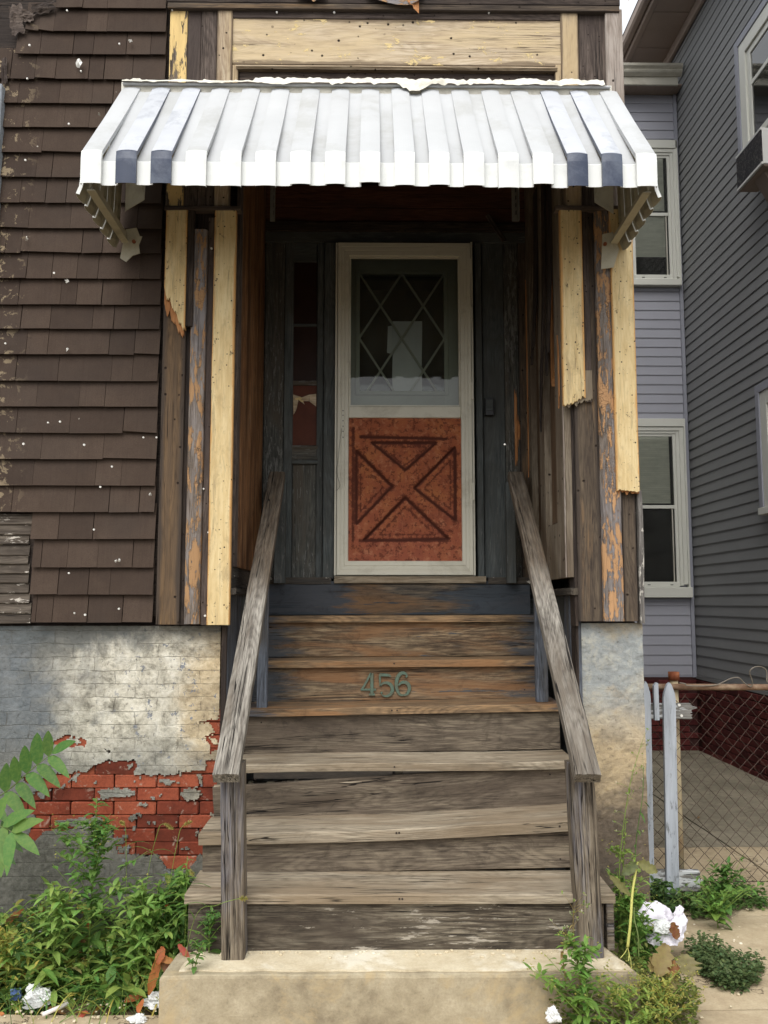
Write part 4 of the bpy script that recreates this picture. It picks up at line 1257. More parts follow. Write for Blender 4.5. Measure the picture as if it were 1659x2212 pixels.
# rusty pressed panel with a crossbuck
pz0, pz1 = zi0, zm0
PW, PH = xi1 - xi0, pz1 - pz0
def seg_d(p, a, b):
    ax, ay = a; bx, by = b; px, py = p
    t = max(0, min(1, ((px - ax) * (bx - ax) + (py - ay) * (by - ay)) / ((bx - ax) ** 2 + (by - ay) ** 2)))
    return math.hypot(px - ax - t * (bx - ax), py - ay - t * (by - ay))
def n2(x, y): return ((x - 680) / 605 * PW, (1 - (y - 1050) / 755) * PH)
tris = [[(805, 1180), (1150, 1180), (985, 1325)], [(722, 1225), (915, 1412), (722, 1610)], [(985, 1472), (1215, 1690), (762, 1698)], [(1252, 1205), (1252, 1590), (1035, 1422)]]
inner = [[(850, 1200), (1110, 1200), (985, 1300)], [(745, 1290), (868, 1412), (745, 1545)], [(985, 1520), (1140, 1668), (845, 1668)], [(1228, 1275), (1228, 1530), (1085, 1422)]]
tris = [[n2(*p) for p in t] for t in tris]; inner = [[n2(*p) for p in t] for t in inner]
topg = (n2(745, 1150), n2(1205, 1160)); leftg = (n2(705, 1100), n2(705, 1700)); botg = (n2(740, 1700), n2(1225, 1700))
nx_, nz_ = 84, 104
V = []; T = []
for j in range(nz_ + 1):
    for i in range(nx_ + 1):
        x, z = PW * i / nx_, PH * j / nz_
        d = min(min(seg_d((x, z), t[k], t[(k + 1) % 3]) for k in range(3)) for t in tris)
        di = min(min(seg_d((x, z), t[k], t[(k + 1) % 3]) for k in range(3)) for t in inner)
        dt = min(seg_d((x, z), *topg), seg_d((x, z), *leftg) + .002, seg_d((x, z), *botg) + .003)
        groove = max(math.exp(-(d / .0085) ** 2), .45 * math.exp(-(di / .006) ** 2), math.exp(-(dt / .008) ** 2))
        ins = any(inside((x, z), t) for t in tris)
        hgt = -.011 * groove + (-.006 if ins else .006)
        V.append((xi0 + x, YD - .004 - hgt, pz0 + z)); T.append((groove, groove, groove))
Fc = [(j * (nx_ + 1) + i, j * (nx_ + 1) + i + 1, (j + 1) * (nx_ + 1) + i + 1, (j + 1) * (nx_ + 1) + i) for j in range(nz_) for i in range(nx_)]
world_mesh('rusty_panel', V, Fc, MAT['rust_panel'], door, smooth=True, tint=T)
# hinge strip, z-bar, latch holes
box('hinge_strip', xr_ + .002, xr_ + .012, YD - .012, YD + .02, zb_d, zt_d + .01, MAT['door_white'], door)
for f_ in (.25, .55, .78, .93):
    zc = zb_d + (zt_d - zb_d) * f_
    box('hinge', xr_ - .004, xr_ + .010, YD - .030, YD - .013, zc - .06, zc + .04, MAT['door_white'], door, bev=.002)
box('jamb_strip', xl_ - .013, xl_ - .003, YD - .014, YD + .02, zb_d, zt_d, MAT['door_white'], door)
hb_ = Buf()
for y_ in (893, 903, 915, 927, 938, 951):
    disc(hb_, at(741, y_ * .99 + 3, YD - .024), .0032, .0015)
hb_.make('latch_holes', MAT['black_plastic'], door, kind='stuff')
tube('loose_spring', arcs([at(738, 925, YD - .03), at(732, 975, YD - .034), at(728, 1020, YD - .03), at(734, 1048, YD - .035), at(727, 1060, YD - .03)], 5), .0012, MAT['iron'], door, 5)

# ---- inner door behind the glass
YI = YB + .06
idoor = bpy.data.objects.new('inner_door', None); COL.objects.link(idoor); idoor.parent = house
wx0, wx1 = at(776, 700, YI).x, at(960, 700, YI).x
wz0, wz1 = at(870, 836, YI).z - .03, at(870, 592, YI).z
idoor.location = Vector(((wx0 + wx1) / 2, YI, ZS)) - house.location
MAT['inner'] = simple('inner_door_paint', c(176, 178, 162), .6, .3, .15, 5)
dl, dr = at(735, 700, YI).x - .03, at(1010, 700, YI).x + .03
box('inner_stile', dl, wx0, YI, YI + .04, ZS, at(870, 520, YI).z, MAT['inner'], idoor)
box('inner_stile', wx1, dr, YI, YI + .04, ZS, at(870, 520, YI).z, MAT['inner'], idoor)
box('inner_rail', wx0, wx1, YI, YI + .04, wz1, at(870, 520, YI).z, MAT['inner'], idoor)
box('inner_rail', wx0, wx1, YI, YI + .04, ZS, wz0, MAT['inner'], idoor)
mo = .022
box('window_moulding', wx0 - mo, wx0 + .004, YI - .014, YI, wz0 - mo, wz1 + mo, MAT['inner'], idoor, bev=.004)
box('window_moulding', wx1 - .004, wx1 + mo, YI - .014, YI, wz0 - mo, wz1 + mo, MAT['inner'], idoor, bev=.004)
box('window_moulding', wx0 + .004, wx1 - .004, YI - .013, YI, wz1 - .004, wz1 + mo, MAT['inner'], idoor, bev=.004)
box('window_moulding', wx0 + .004, wx1 - .004, YI - .013, YI, wz0 - mo, wz0 + .004, MAT['inner'], idoor, bev=.004)
world_mesh('inner_pane', [(wx0, YI + .016, wz0), (wx1, YI + .016, wz0), (wx1, YI + .016, wz1), (wx0, YI + .016, wz1)], [(0, 1, 2, 3)], MAT['glass_old'], idoor)
WW = wx1 - wx0; hx = WW / 4; hz = hx * 175 / 112
def lat(xa, za, xb, zb):
    # clip to the window height
    if zb < wz0:
        t = (wz0 - za) / (zb - za); xb = xa + (xb - xa) * t; zb = wz0
    plank('lattice_bar', (xa, YI - .0, za), (xb, YI - .0, zb), (math.copysign(1, 1), 0, .3), .0125, .009, MAT['inner'], idoor, nl=2, cham=.001)
cxm = (wx0 + wx1) / 2
n4 = 8
lat(wx0, wz1, wx0 + n4 / 2 * hx, wz1 - n4 / 2 * hz); lat(wx1, wz1, wx1 - n4 / 2 * hx, wz1 - n4 / 2 * hz)
lat(cxm, wz1, wx0, wz1 - 2 * hz); lat(cxm, wz1, wx1, wz1 - 2 * hz)
lat(wx0, wz1 - 2 * hz, wx0 + 2 * hx, wz1 - 4 * hz); lat(wx1, wz1 - 2 * hz, wx1 - 2 * hx, wz1 - 4 * hz)
# hall behind, closed off
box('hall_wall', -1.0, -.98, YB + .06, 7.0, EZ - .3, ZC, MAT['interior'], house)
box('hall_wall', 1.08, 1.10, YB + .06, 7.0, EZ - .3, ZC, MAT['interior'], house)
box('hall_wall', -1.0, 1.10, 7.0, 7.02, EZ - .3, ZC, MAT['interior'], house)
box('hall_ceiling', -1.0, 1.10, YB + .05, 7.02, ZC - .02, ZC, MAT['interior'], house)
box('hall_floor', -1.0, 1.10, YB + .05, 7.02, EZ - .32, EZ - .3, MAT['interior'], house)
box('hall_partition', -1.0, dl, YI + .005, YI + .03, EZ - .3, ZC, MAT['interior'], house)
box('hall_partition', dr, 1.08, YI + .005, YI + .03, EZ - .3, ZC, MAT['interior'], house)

# notice paper in the inner door window
yn = YI + .008
V = []; q0 = at(848, 694, yn); q1 = at(912, 880, yn)
for j in range(9):
    for i in range(5):
        u, v = i / 4, j / 8
        V.append((q0.x + (q1.x - q0.x) * u + .002 * math.sin(v * 7 + u), yn + .0025 * math.sin(u * 5 + v * 4), q0.z + (q1.z - q0.z) * v))
Fc = [(j * 5 + i, j * 5 + i + 1, (j + 1) * 5 + i + 1, (j + 1) * 5 + i) for j in range(8) for i in range(4)]
o = world_mesh('paper_notice', V, Fc, MAT['paper'], None)
tag(o, 'long white paper hanging behind the diamond lattice of the front door window', 'paper')
V = [(p.x, p.y, p.z) for p in (at(838, 705, yn + .004), at(848, 703, yn + .004), at(849, 765, yn + .004), at(836, 762, yn + .004))]
o = world_mesh('paper_scrap', V, [(0, 1, 2, 3)], MAT['paper'], None)
tag(o, 'narrow paper scrap beside the long paper in the door window', 'paper')

# doorbell box on the wall right of the door
db = thing('doorbell_box', 'small dark box mounted on the slate wall right of the storm door', 'doorbell', at(1055, 905, YB - .02))
p = at(1046, 862, YB); q = at(1066, 900, YB)
box('case', p.x, q.x, YB - .035, YB - .005, q.z, p.z, MAT['black_plastic'], db, bev=.004)
box('button_plate', p.x + .008, q.x - .008, YB - .040, YB - .036, q.z + .03, p.z - .012, MAT['slate'], db, bev=.002)
# broken stick of wood hanging above the door
a_, b_ = at(1053, 466, YB - .03), at(1090, 522, YB - .08)
o = plank('broken_batten', a_, b_, (1, 0, .6), .028, .012, MAT['weather'], None, nw=6, end=jag(2, 0, 0, .02))
tag(o, 'short broken grey batten dangling under the porch header', 'wood scrap')

# ================================================================== staircase
stairs = thing('front_staircase', 'weathered wooden front steps with grey plank handrails up to the door', 'stairs', (0.12, 3.9, .2))
info = [  # Y, nosing lower edge y (left px, y), (right px, y), x extents px, tread mat, riser-below mat
    (4.79, (578, 1345), (1155, 1343), (-.62, .905), 'tread_ochre', 'riser_slate'),
    (4.53, (577, 1443), (1180, 1439), (-.625, .905), 'tread_ochre', 'riser_ochre'),
    (4.27, (535, 1549), (1215, 1536), (-.63, .905), 'tread_ochre', 'riser_ochre'),
    (4.01, (530, 1671), (1235, 1660), (-.70, .905), 'tread', 'riser_grey'),
    (3.75, (530, 1822), (1237, 1794), (-.712, .915), 'tread', 'riser_grey'),
    (3.49, (540, 1953), (1240, 1952), (-.712, .925), 'tread', 'riser_grey'),
]
ZST = 1.318; ZTOP = EYE - ZST        # top of the concrete step
prev_z = (at(575, 1262, YB - .09).z,) * 2; prevY = YB - .09
TH = .034
tops = []
for i, (Y, L_, R_, xs, tm, rm) in enumerate(info):
    zl, zr = at(L_[0], L_[1], Y).z, at(R_[0], R_[1], Y).z
    xl0, xr0 = at(L_[0], L_[1], Y).x, at(R_[0], R_[1], Y).x
    sl_ = (zr - zl) / (xr0 - xl0)
    za = zl + sl_ * (xs[0] - xl0); zb = zl + sl_ * (xs[1] - xl0)
    th = .044 if i == 4 else TH
    # tread
    back = prevY + (.052 if i else -.012)
    yc = (Y + back) / 2
    bw = (lambda t, u: -.012 * math.sin(t * math.pi) * (1 if True else 0)) if i == 4 else ((lambda t, u: .004 * math.sin(t * 6)) if i == 3 else None)
    plank('tread', (xs[0], yc, za), (xs[1], yc, zb), (0, 1, 0), back - Y, th, MAT[tm], stairs, nw=3, wob=.004, cham=.005, bow=bw)
    tops.append((Y, za, zb, sl_, xs))
    # riser above this tread
    rt = prev_z; rb = (za + th, zb + th)
    yr_ = prevY + (.028 if i else .012)
    zc0 = (rt[0] + rb[0]) / 2; zc1 = (rt[1] + rb[1]) / 2
    h_ = ((rt[0] - rb[0]) + (rt[1] - rb[1])) / 2
    rmat = ['riser_slate', 'riser_ochre', 'riser_ochre', 'riser_grey', 'riser_grey', 'riser_grey'][i]
    drop = 0.0
    if i == 4:
        # the riser has slumped at its left end and leaves a gap under the tread above
        def st_(u): return 0.0
        plank('riser', (xs[0] + .01, yr_ + .02, zc0 - .052), (xs[1] - .01, yr_ + .02, zc1 + .006), (0, 0, 1), h_ + .004, .02, MAT[rmat], stairs, nw=3, wob=.006, cham=.004, bow=lambda t, u: .016 * (1 - t) ** 2 * (1 if u > 0 else .2))
        plank('riser_split', (xs[0] + .01, yr_ + .006, zc0 - .052 + h_ / 2 + .002), (xs[0] + .85, yr_ + .012, zc0 - .026 + h_ / 2), (0, 0, 1), .010, .016, MAT['tread'], stairs, nw=2, wob=.004, cham=.002)
    else:
        plank('riser', (xs[0] + .012, yr_ + .02, zc0 + .010), (xs[1] - .012, yr_ + .02, zc1 + .010), (0, 0, 1), h_ + .018, .02, MAT[rmat], stairs, nw=3, wob=.003, cham=.003)
    prev_z = (za, zb); prevY = Y
# lowest riser
zc0 = (prev_z[0] + ZTOP) / 2
plank('riser', (-.70, 3.49 + .040, (prev_z[0] + ZTOP) / 2 + .008), (.80, 3.49 + .040, (prev_z[1] + ZTOP) / 2 + .008), (0, 0, 1), prev_z[0] - ZTOP + .014, .02, MAT['riser_dark'], stairs, nw=3, wob=.003)
plank('riser', (.80, 3.49 + .050, (prev_z[0] + ZTOP) / 2), (.885, 3.49 + .050, (prev_z[1] + ZTOP) / 2), (0, 0, 1), prev_z[0] - ZTOP - .03, .02, MAT['riser_grey'], stairs, nw=2, wob=.003)
box('stringer_foot', .893, .921, 3.50, 3.56, ZTOP, prev_z[1] - .002, MAT['post'], stairs, bev=.003)
# stringers: stepped side boards under the treads
for xs_, w_ in ((-.695, .035), (.86, .035), (.10, .035)):
    P_ = [(YB - .2, .0)]
    pts = []
    pts.append((YB - .12, tops[0][1] - .003))
    for (Y, za, zb, sl_, xx_) in tops:
        z = za + sl_ * (xs_ - xx_[0]) - .003
        pts += [(pts[-1][0], z), (Y + .055, z)]
    pts += [(3.545, ZTOP + .001), (3.9, ZTOP + .001), (YB - .12, EYE - .55)]
    n_ = len(pts)
    V = [(xs_, y, z) for y, z in pts] + [(xs_ + w_, y, z) for y, z in pts]
    Fc = [tuple(range(n_)), tuple(range(2 * n_ - 1, n_ - 1, -1))] + [(k, (k + 1) % n_, n_ + (k + 1) % n_, n_ + k) for k in range(n_)]
    if xs_ < .5 or True:
        o = world_mesh('stringer', V, Fc, MAT['riser_dark'], stairs); fix_normals(o.data)
# rubble visible through the gap
rb_ = Buf()
for k in range(60):
    x = rnd.uniform(-.66, .2); z = tops[4][1] + TH + .105 + rnd.uniform(-.02, .03); y = rnd.uniform(4.12, 4.22); r0 = rnd.uniform(.006, .016)
    v_, f_ = bevel_box(x - r0 * rnd.uniform(.8, 1.8), x + r0, y - r0, y + r0, z - r0, z + r0 * .8, r0 * .3); rb_.add(v_, f_)
rb_.make('rubble', MAT['step_body'], stairs, kind='stuff')
box('rubble_fill', -.66, .80, 4.24, 4.5, ZTOP, tops[4][1] + .12, MAT['dirt'], stairs)

# nails along the middle carriage
nl_ = Buf()
for (Y, za, zb, sl_, xx_) in tops[1:]:
    for x in (.10, .115, -.52, .78):
        z = za + sl_ * (x - xx_[0])
        if rnd.random() < .8: disc(nl_, (x + rnd.uniform(-.01, .01), Y + rnd.uniform(-.001, .001), z + .018), .0042, .0012)
        for q in range(2):
            disc(nl_, (x + rnd.uniform(-.012, .012), Y + .030, z - .03 - q * .09), .004, .0015)
nl_.make('nail_heads', MAT['dark_board'], stairs, kind='stuff')
# handrails
def handrail(xb, yb0, yb1, xt, side):
    a = at(*xb, 3.34); b = at(*xt, 5.03)
    d = (b - a)
    # width along X, thickness up
    o = plank('handrail', a, b, (-1, 0, 0), .094, .046, MAT['rail'], stairs, nw=6, nl=24, wob=.003, cham=.006, width2=.088,
              end=lambda u: .01, prof=lambda u: -.003 * abs(math.sin(u * 6)))
    return a, b
aL, bL = handrail((489, 1690), 0, 0, (600, 1031), 0)
aR, bR = handrail((1268, 1690), 0, 0, (1112, 1031), 1)
def rail_z(a, b, Y): return a.z + (b.z - a.z) * (Y - a.y) / (b.y - a.y)
def newel(xpx, ypx_b, side, a, b):
    Y = 3.42
    x0 = at(xpx[0], 1850, Y).x; x1 = at(xpx[1], 1850, Y).x
    zt = rail_z(a, b, Y) - .012
    xt0 = at(xpx[2], 1690, Y).x; xt1 = at(xpx[3], 1690, Y).x
    xb0 = at(xpx[0], 2045, Y).x; xb1 = at(xpx[1], 2045, Y).x
    return plank('newel_post', ((xt0 + xt1) / 2, Y + .088, zt), ((xb0 + xb1) / 2, Y + .088, ZTOP + .001), (1, 0, 0), xb1 - xb0, .088, MAT['post'], stairs, nw=4, nl=16, wob=.003, cham=.006, width2=None)
newel((478, 528, 474, 524), 0, 0, aL, bL)
newel((1252, 1306, 1233, 1282), 0, 1, aR, bR)
# upright supports standing on the third tread
def support(xa, xb, Y, a, b, zbot, mat):
    x0 = at(xa, 1500, Y).x; x1 = at(xb, 1500, Y).x
    zt = rail_z(a, b, Y + .02) - .01
    return plank('support_post', ((x0 + x1) / 2, Y + .05, zt), ((x0 + x1) / 2, Y + .05, zbot), (1, 0, 0), x1 - x0, .045, MAT[mat], stairs, nw=2)
zt3 = tops[2][1] + TH
support(554, 576, 4.33, aL, bL, zt3 + .001, 'post_blue')
support(1160, 1185, 4.33, aR, bR, tops[2][2] + TH + .001, 'post_blue')
support(588, 612, 4.98, aL, bL, ZS + .0, 'slate')
support(1100, 1120, 4.98, aR, bR, ZS + .0, 'slate')

# ================================================================== house number 456
yN = 4.53 + .0278
hn = thing('house_number', 'green tarnished metal house number 456 on a stair riser', 'house number', at(833, 1500, yN))
def NP(zx, zy): return at((1100 + zx * 260 / 1659) * .67769, (2080 + zy * 260 / 1659) * .67769, yN)
def stroke(buf, pts, widths, depth=.010):
    pts = [Vector((p.x, 0, p.z)) for p in (NP(*q) for q in pts)]
    n = len(pts)
    sc = .00016 * 1.0
    L_ = []; R_ = []
    for i, p in enumerate(pts):
        t = (pts[min(i + 1, n - 1)] - pts[max(i - 1, 0)]).normalized(); nn = Vector((-t.z, 0, t.x))
        w = widths[i] if isinstance(widths, (list, tuple)) else widths
        w *= NS / 2 * 1.22
        L_.append(p + nn * w); R_.append(p - nn * w)
    V = []; Fc = []
    for (yy_, ins) in ((yN - depth * .6, 0), (yN - depth, .18)):
        for l, r in zip(L_, R_):
            m_ = (l + r) / 2
            a_ = l + (m_ - l) * ins; b_ = r + (m_ - r) * ins
            V.append((a_.x, yy_, a_.z)); V.append((b_.x, yy_, b_.z))
    base = len(V)
    for l, r in zip(L_, R_): V.append((l.x, yN - .001, l.z)); V.append((r.x, yN - .001, r.z))
    N2 = 2 * n
    for i in range(n - 1):
        Fc.append((N2 + 2 * i, N2 + 2 * i + 1, N2 + 2 * i + 3, N2 + 2 * i + 2))
        Fc.append((2 * i, N2 + 2 * i, N2 + 2 * i + 2, 2 * i + 2)); Fc.append((2 * i + 1, 2 * i + 3, N2 + 2 * i + 3, N2 + 2 * i + 1))
        Fc.append((base + 2 * i, 2 * i, 2 * i + 2, base + 2 * i + 2)); Fc.append((base + 2 * i + 1, base + 2 * i + 3, 2 * i + 3, 2 * i + 1))
    for i in (0, n - 1):
        Fc.append((base + 2 * i, base + 2 * i + 1, 2 * i + 1, 2 * i)); Fc.append((2 * i, 2 * i + 1, N2 + 2 * i + 1, N2 + 2 * i))
    buf.add(V, Fc)
NS = (NP(100, 0).x - NP(0, 0).x) / 100
def curve2(pts, n=8):
    out = arcs([(x, 0, y) for x, y in pts], n); return [(p.x, p.z) for p in out]
b4 = Buf()
stroke(b4, [(545, 420), (545, 855)], 58)
stroke(b4, [(530, 415), (345, 752)], [38, 36])
stroke(b4, [(315, 752), (630, 752)], 34, .009)
stroke(b4, [(485, 855), (605, 855)], 30, .0095)
b5 = Buf()
stroke(b5, [(700, 450), (905, 462), (935, 495)], [52, 48, 14], .0095)
stroke(b5, [(705, 445), (712, 680)], [38, 26])
cp = curve2([(716, 678), (770, 625), (860, 618), (935, 665), (962, 750), (930, 840), (850, 885), (770, 872), (735, 825)])
stroke(b5, cp, [18 + 44 * math.sin(min(1, i / len(cp) * 1.15) * math.pi) for i in range(len(cp))])
b6 = Buf()
cp = curve2([(1262, 485), (1240, 440), (1180, 412), (1110, 440), (1058, 530), (1042, 650), (1062, 770), (1115, 850), (1185, 868)])
stroke(b6, cp, [24 + 40 * math.sin(min(1, i / len(cp)) * math.pi) for i in range(len(cp))])
cp = curve2([(1185, 868), (1260, 840), (1305, 750), (1290, 660), (1230, 608), (1150, 610), (1085, 665)])
stroke(b6, cp, [26 + 36 * math.sin(min(1, i / len(cp)) * math.pi) for i in range(len(cp))])
def ball(buf, p, r):
    q = NP(*p); n_ = 12; V = [(q.x, yN - .011, q.z)]
    for k in range(n_): V.append((q.x + r * .7 * math.cos(k * math.tau / n_), yN - .009, q.z + r * .7 * math.sin(k * math.tau / n_)))
    for k in range(n_): V.append((q.x + r * math.cos(k * math.tau / n_), yN - .001, q.z + r * math.sin(k * math.tau / n_)))
    buf.add(V, [(0, 1 + k, 1 + (k + 1) % n_) for k in range(n_)] + [(1 + k, 1 + n_ + k, 1 + n_ + (k + 1) % n_, 1 + (k + 1) % n_) for k in range(n_)])
ball(b5, (742, 815), .0062); ball(b6, (1245, 492), .0060)
for b_, l_ in ((b4, '4'), (b5, '5'), (b6, '6')):
    b_.make('numeral', MAT['verdigris'], hn)

# ================================================================== concrete step
cs = thing('concrete_step', 'worn pale concrete block below the wooden front steps', 'step', (.1, 3.5, 0))
tz = ZTOP
P_ = [(-.755, 3.30), (.955, 3.30), (.93, 3.42), (.885, 3.62), (.885, 4.0), (-.60, 4.0), (-.74, 3.50)]
def block(nm, P_, z0, z1, mat, par, bev=.012, n=14):
    # subdivide outline, round the top edge
    Q = []
    for i in range(len(P_)):
        a = Vector((*P_[i], 0)); b = Vector((*P_[(i + 1) % len(P_)], 0)); m_ = max(1, int((b - a).length / .05))
        for k in range(m_): Q.append(a.lerp(b, k / m_))
    cx = sum(q.x for q in Q) / len(Q); cy = sum(q.y for q in Q) / len(Q)
    V = []; Fc = []; N = len(Q)
    for (z, ins) in ((z0, 0), (z0 + (z1 - z0) * .5, 0), (z1 - bev, 0), (z1 - bev * .3, bev * .35), (z1, bev)):
        for i, q in enumerate(Q):
            d = Vector((q.x - cx, q.y - cy, 0)).normalized() * ins
            w_ = .006 * mnoise.noise(Vector((q.x * 6, q.y * 6, z * 8))) + .004 * mnoise.noise(Vector((q.x * 22, q.y * 22, z * 20)))
            V.append((q.x - d.x, q.y - d.y + w_, z + (.003 * mnoise.noise(Vector((q.x * 9, q.y * 9, 3))) if z > z0 + .1 else 0)))
    for l in range(4):
        for i in range(N): Fc.append((l * N + i, l * N + (i + 1) % N, (l + 1) * N + (i + 1) % N, (l + 1) * N + i))
    Fc.append(tuple(4 * N + i for i in range(N)))
    o = world_mesh(nm, V, Fc, mat, par); fix_normals(o.data); return o
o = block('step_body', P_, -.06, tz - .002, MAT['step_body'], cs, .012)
# pale skim coat on the top
P2 = [(-.70, 3.335), (.94, 3.318), (.91, 3.42), (.87, 3.60), (-.56, 3.62), (-.66, 3.50)]
Q = []
for i in range(len(P2)):
    a = Vector((*P2[i], 0)); b = Vector((*P2[(i + 1) % len(P2)], 0)); m_ = int((b - a).length / .03)
    for k in range(m_):
        q = a.lerp(b, k / m_); Q.append((q.x + .012 * mnoise.noise(Vector((q.x * 12, q.y * 12, 1))), q.y + .010 * mnoise.noise(Vector((q.x * 12, q.y * 12, 6)))))
V = [(x, y, tz + .0035) for x, y in Q] + [(x, y, tz - .004) for x, y in Q]; N = len(Q)
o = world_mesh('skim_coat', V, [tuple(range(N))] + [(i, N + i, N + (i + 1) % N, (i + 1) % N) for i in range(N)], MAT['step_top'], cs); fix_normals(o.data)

# ================================================================== awning
aw = thing('awning', 'white slatted metal awning with four dark slats over the doorway', 'awning', (.07, YF - .04, EZ + 2.0))
AFY = 3.51
axl, axr = at(178, 332, AFY).x, at(1415, 328, AFY).x
zF = at(800, 336, AFY).z; zW = at(800, 203, 4.06).z; zBm = at(800, 401, AFY - .01).z
pitch = (axr - axl) / 16.58
rw = pitch * .585
UN = MAT['awning_under']
def channel(nm, path, wdir, w, mats, parent, arch=.006, lip=.016, n=8, th=.0016, slope=0):
    """folded sheet following path (list of points), wdir across; outer skin mats[0], inner skin mats[1]"""
    path = [Vector(p) for p in path]; wd = Vector(wdir)
    V = []; Fc = []; MI = []
    cols = []
    us = [-1.0, -1.0] + [-1 + 2 * i / n for i in range(n + 1)] + [1.0, 1.0]
    for li, off in enumerate((0, -th)):
        for pi_, p in enumerate(path):
            a = path[max(0, pi_ - 1)]; b = path[min(len(path) - 1, pi_ + 1)]
            nn = -wd.cross((b - a).normalized())
            for ui, u in enumerate(us):
                if ui == 0: h = -lip; uu = -1.0
                elif ui == len(us) - 1: h = -lip; uu = 1.0
                elif ui == 1: h = -lip * .4; uu = -1.0
                elif ui == len(us) - 2: h = -lip * .4; uu = 1.0
                else: h = arch * (1 - u * u); uu = u
                V.append(p + wd * (uu * w / 2 * (1 if li == 0 else .985)) + nn * (h + off))
    m = len(us); N = len(path)
    for li in (0, 1):
        for i in range(N - 1):
            for k in range(m - 1):
                q = (li * N * m + i * m + k, li * N * m + i * m + k + 1, li * N * m + (i + 1) * m + k + 1, li * N * m + (i + 1) * m + k)
                Fc.append(q if li == 0 else q[::-1]); MI.append(li if (li or i >= slope or (len(mats) > 3 and k in (0, 1, m - 2, m - 3))) else 2)
    for i in (0, N - 1):
        for k in range(m - 1):
            Fc.append((i * m + k, i * m + k + 1, N * m + i * m + k + 1, N * m + i * m + k)); MI.append(0)
    for k in (0, m - 1):
        for i in range(N - 1):
            Fc.append((i * m + k, (i + 1) * m + k, N * m + (i + 1) * m + k, N * m + i * m + k)); MI.append(0)
    o = world_mesh(nm, V, Fc, mats[0], parent)
    for m_ in mats[1:]: o.data.materials.append(m_)
    o.data.polygons.foreach_set('material_index', MI)
    return o
drops = {5: .010, 3: .012, 4: .012, 9: .004, 12: .012}
lift = {8: -.02, 13: -.012}
for i in range(17):
    xc = axl + rw / 2 + i * pitch
    dark = i in (1, 2, 14, 15)
    zb = zBm - drops.get(i, rnd.uniform(0, .004)) + .004 - lift.get(i, 0) * .5
    x_top = xc + rnd.uniform(-.002, .002)
    up = .012
    o = channel('raised_slat', [(x_top, 4.045, zW + up + (.006 if i == 9 else 0)), (xc, (4.045 + AFY) / 2, (zW + zF) / 2 + up - .002), (xc, AFY - .004, zF + up), (xc, AFY - .014, zF + up - .008), (xc, AFY - .018, zF - .03), (xc, AFY - .016, zb)],
                (1, 0, 0), rw, (MAT['awning_dark'], UN, MAT['awning_dark_slope'], UN) if dark else (MAT['awning'], UN, MAT['awning_slope']), aw, arch=.005, lip=.016, slope=2)
    if dark:
        # dark face on the drop, worn pale on the slope: dark enamel with the slope polished by weather
        tag(o, 'slate-blue painted slat')
    if i < 16:
        xv = xc + pitch / 2
        zb = zBm + rnd.uniform(.002, .008)
        channel('lower_slat', [(xv, 4.03, zW - .012), (xv, AFY + .016, zF - .020), (xv, AFY + .006, zF - .03), (xv, AFY + .004, zb)], (1, 0, 0), pitch - rw + .012, (MAT['awning'], UN, MAT['awning_slope']), aw, arch=-.004, lip=.0, slope=1)
# header against the wall
box('wall_channel', axl - .01, axr - .02, 4.048, YF - .03, zW - .02, zW + .046, MAT['flash'], aw, bev=.002)
box('wall_channel', axl + .0, axr - .03, 4.030, 4.0475, zW + .024, zW + .034, MAT['awning_slope'], aw, bev=.002)
# ragged strip of old flashing along the top
fb = []; n_ = 150
V = []
for i in range(n_ + 1):
    u = i / n_; x = axl + .0 + (axr - axl - .06) * u
    big = (.020 if u > .27 else .004) + .014 * mnoise.noise(Vector((u * 22, 1, 0))) + .014 * mnoise.noise(Vector((u * 110, 4, 0)))
    dn = .012 + (max(0, mnoise.noise(Vector((u * 14, 8, 0)))) + .5 * max(0, mnoise.noise(Vector((u * 70, 8, 0))))) * .09 * (1 if .42 < u < .74 else .3)
    y = 4.035 + .006 * mnoise.noise(Vector((u * 60, 2, 2)))
    V += [(x, y + .012, zW + .052 + big), (x, y - .006, zW + .045), (x, y - .012 - dn * .4, zW + .044 - dn)]
Fc = []
for i in range(n_):
    for k in range(2): Fc.append((3 * i + k, 3 * (i + 1) + k, 3 * (i + 1) + k + 1, 3 * i + k + 1))
world_mesh('torn_flashing', V, Fc, MAT['flash'], aw)
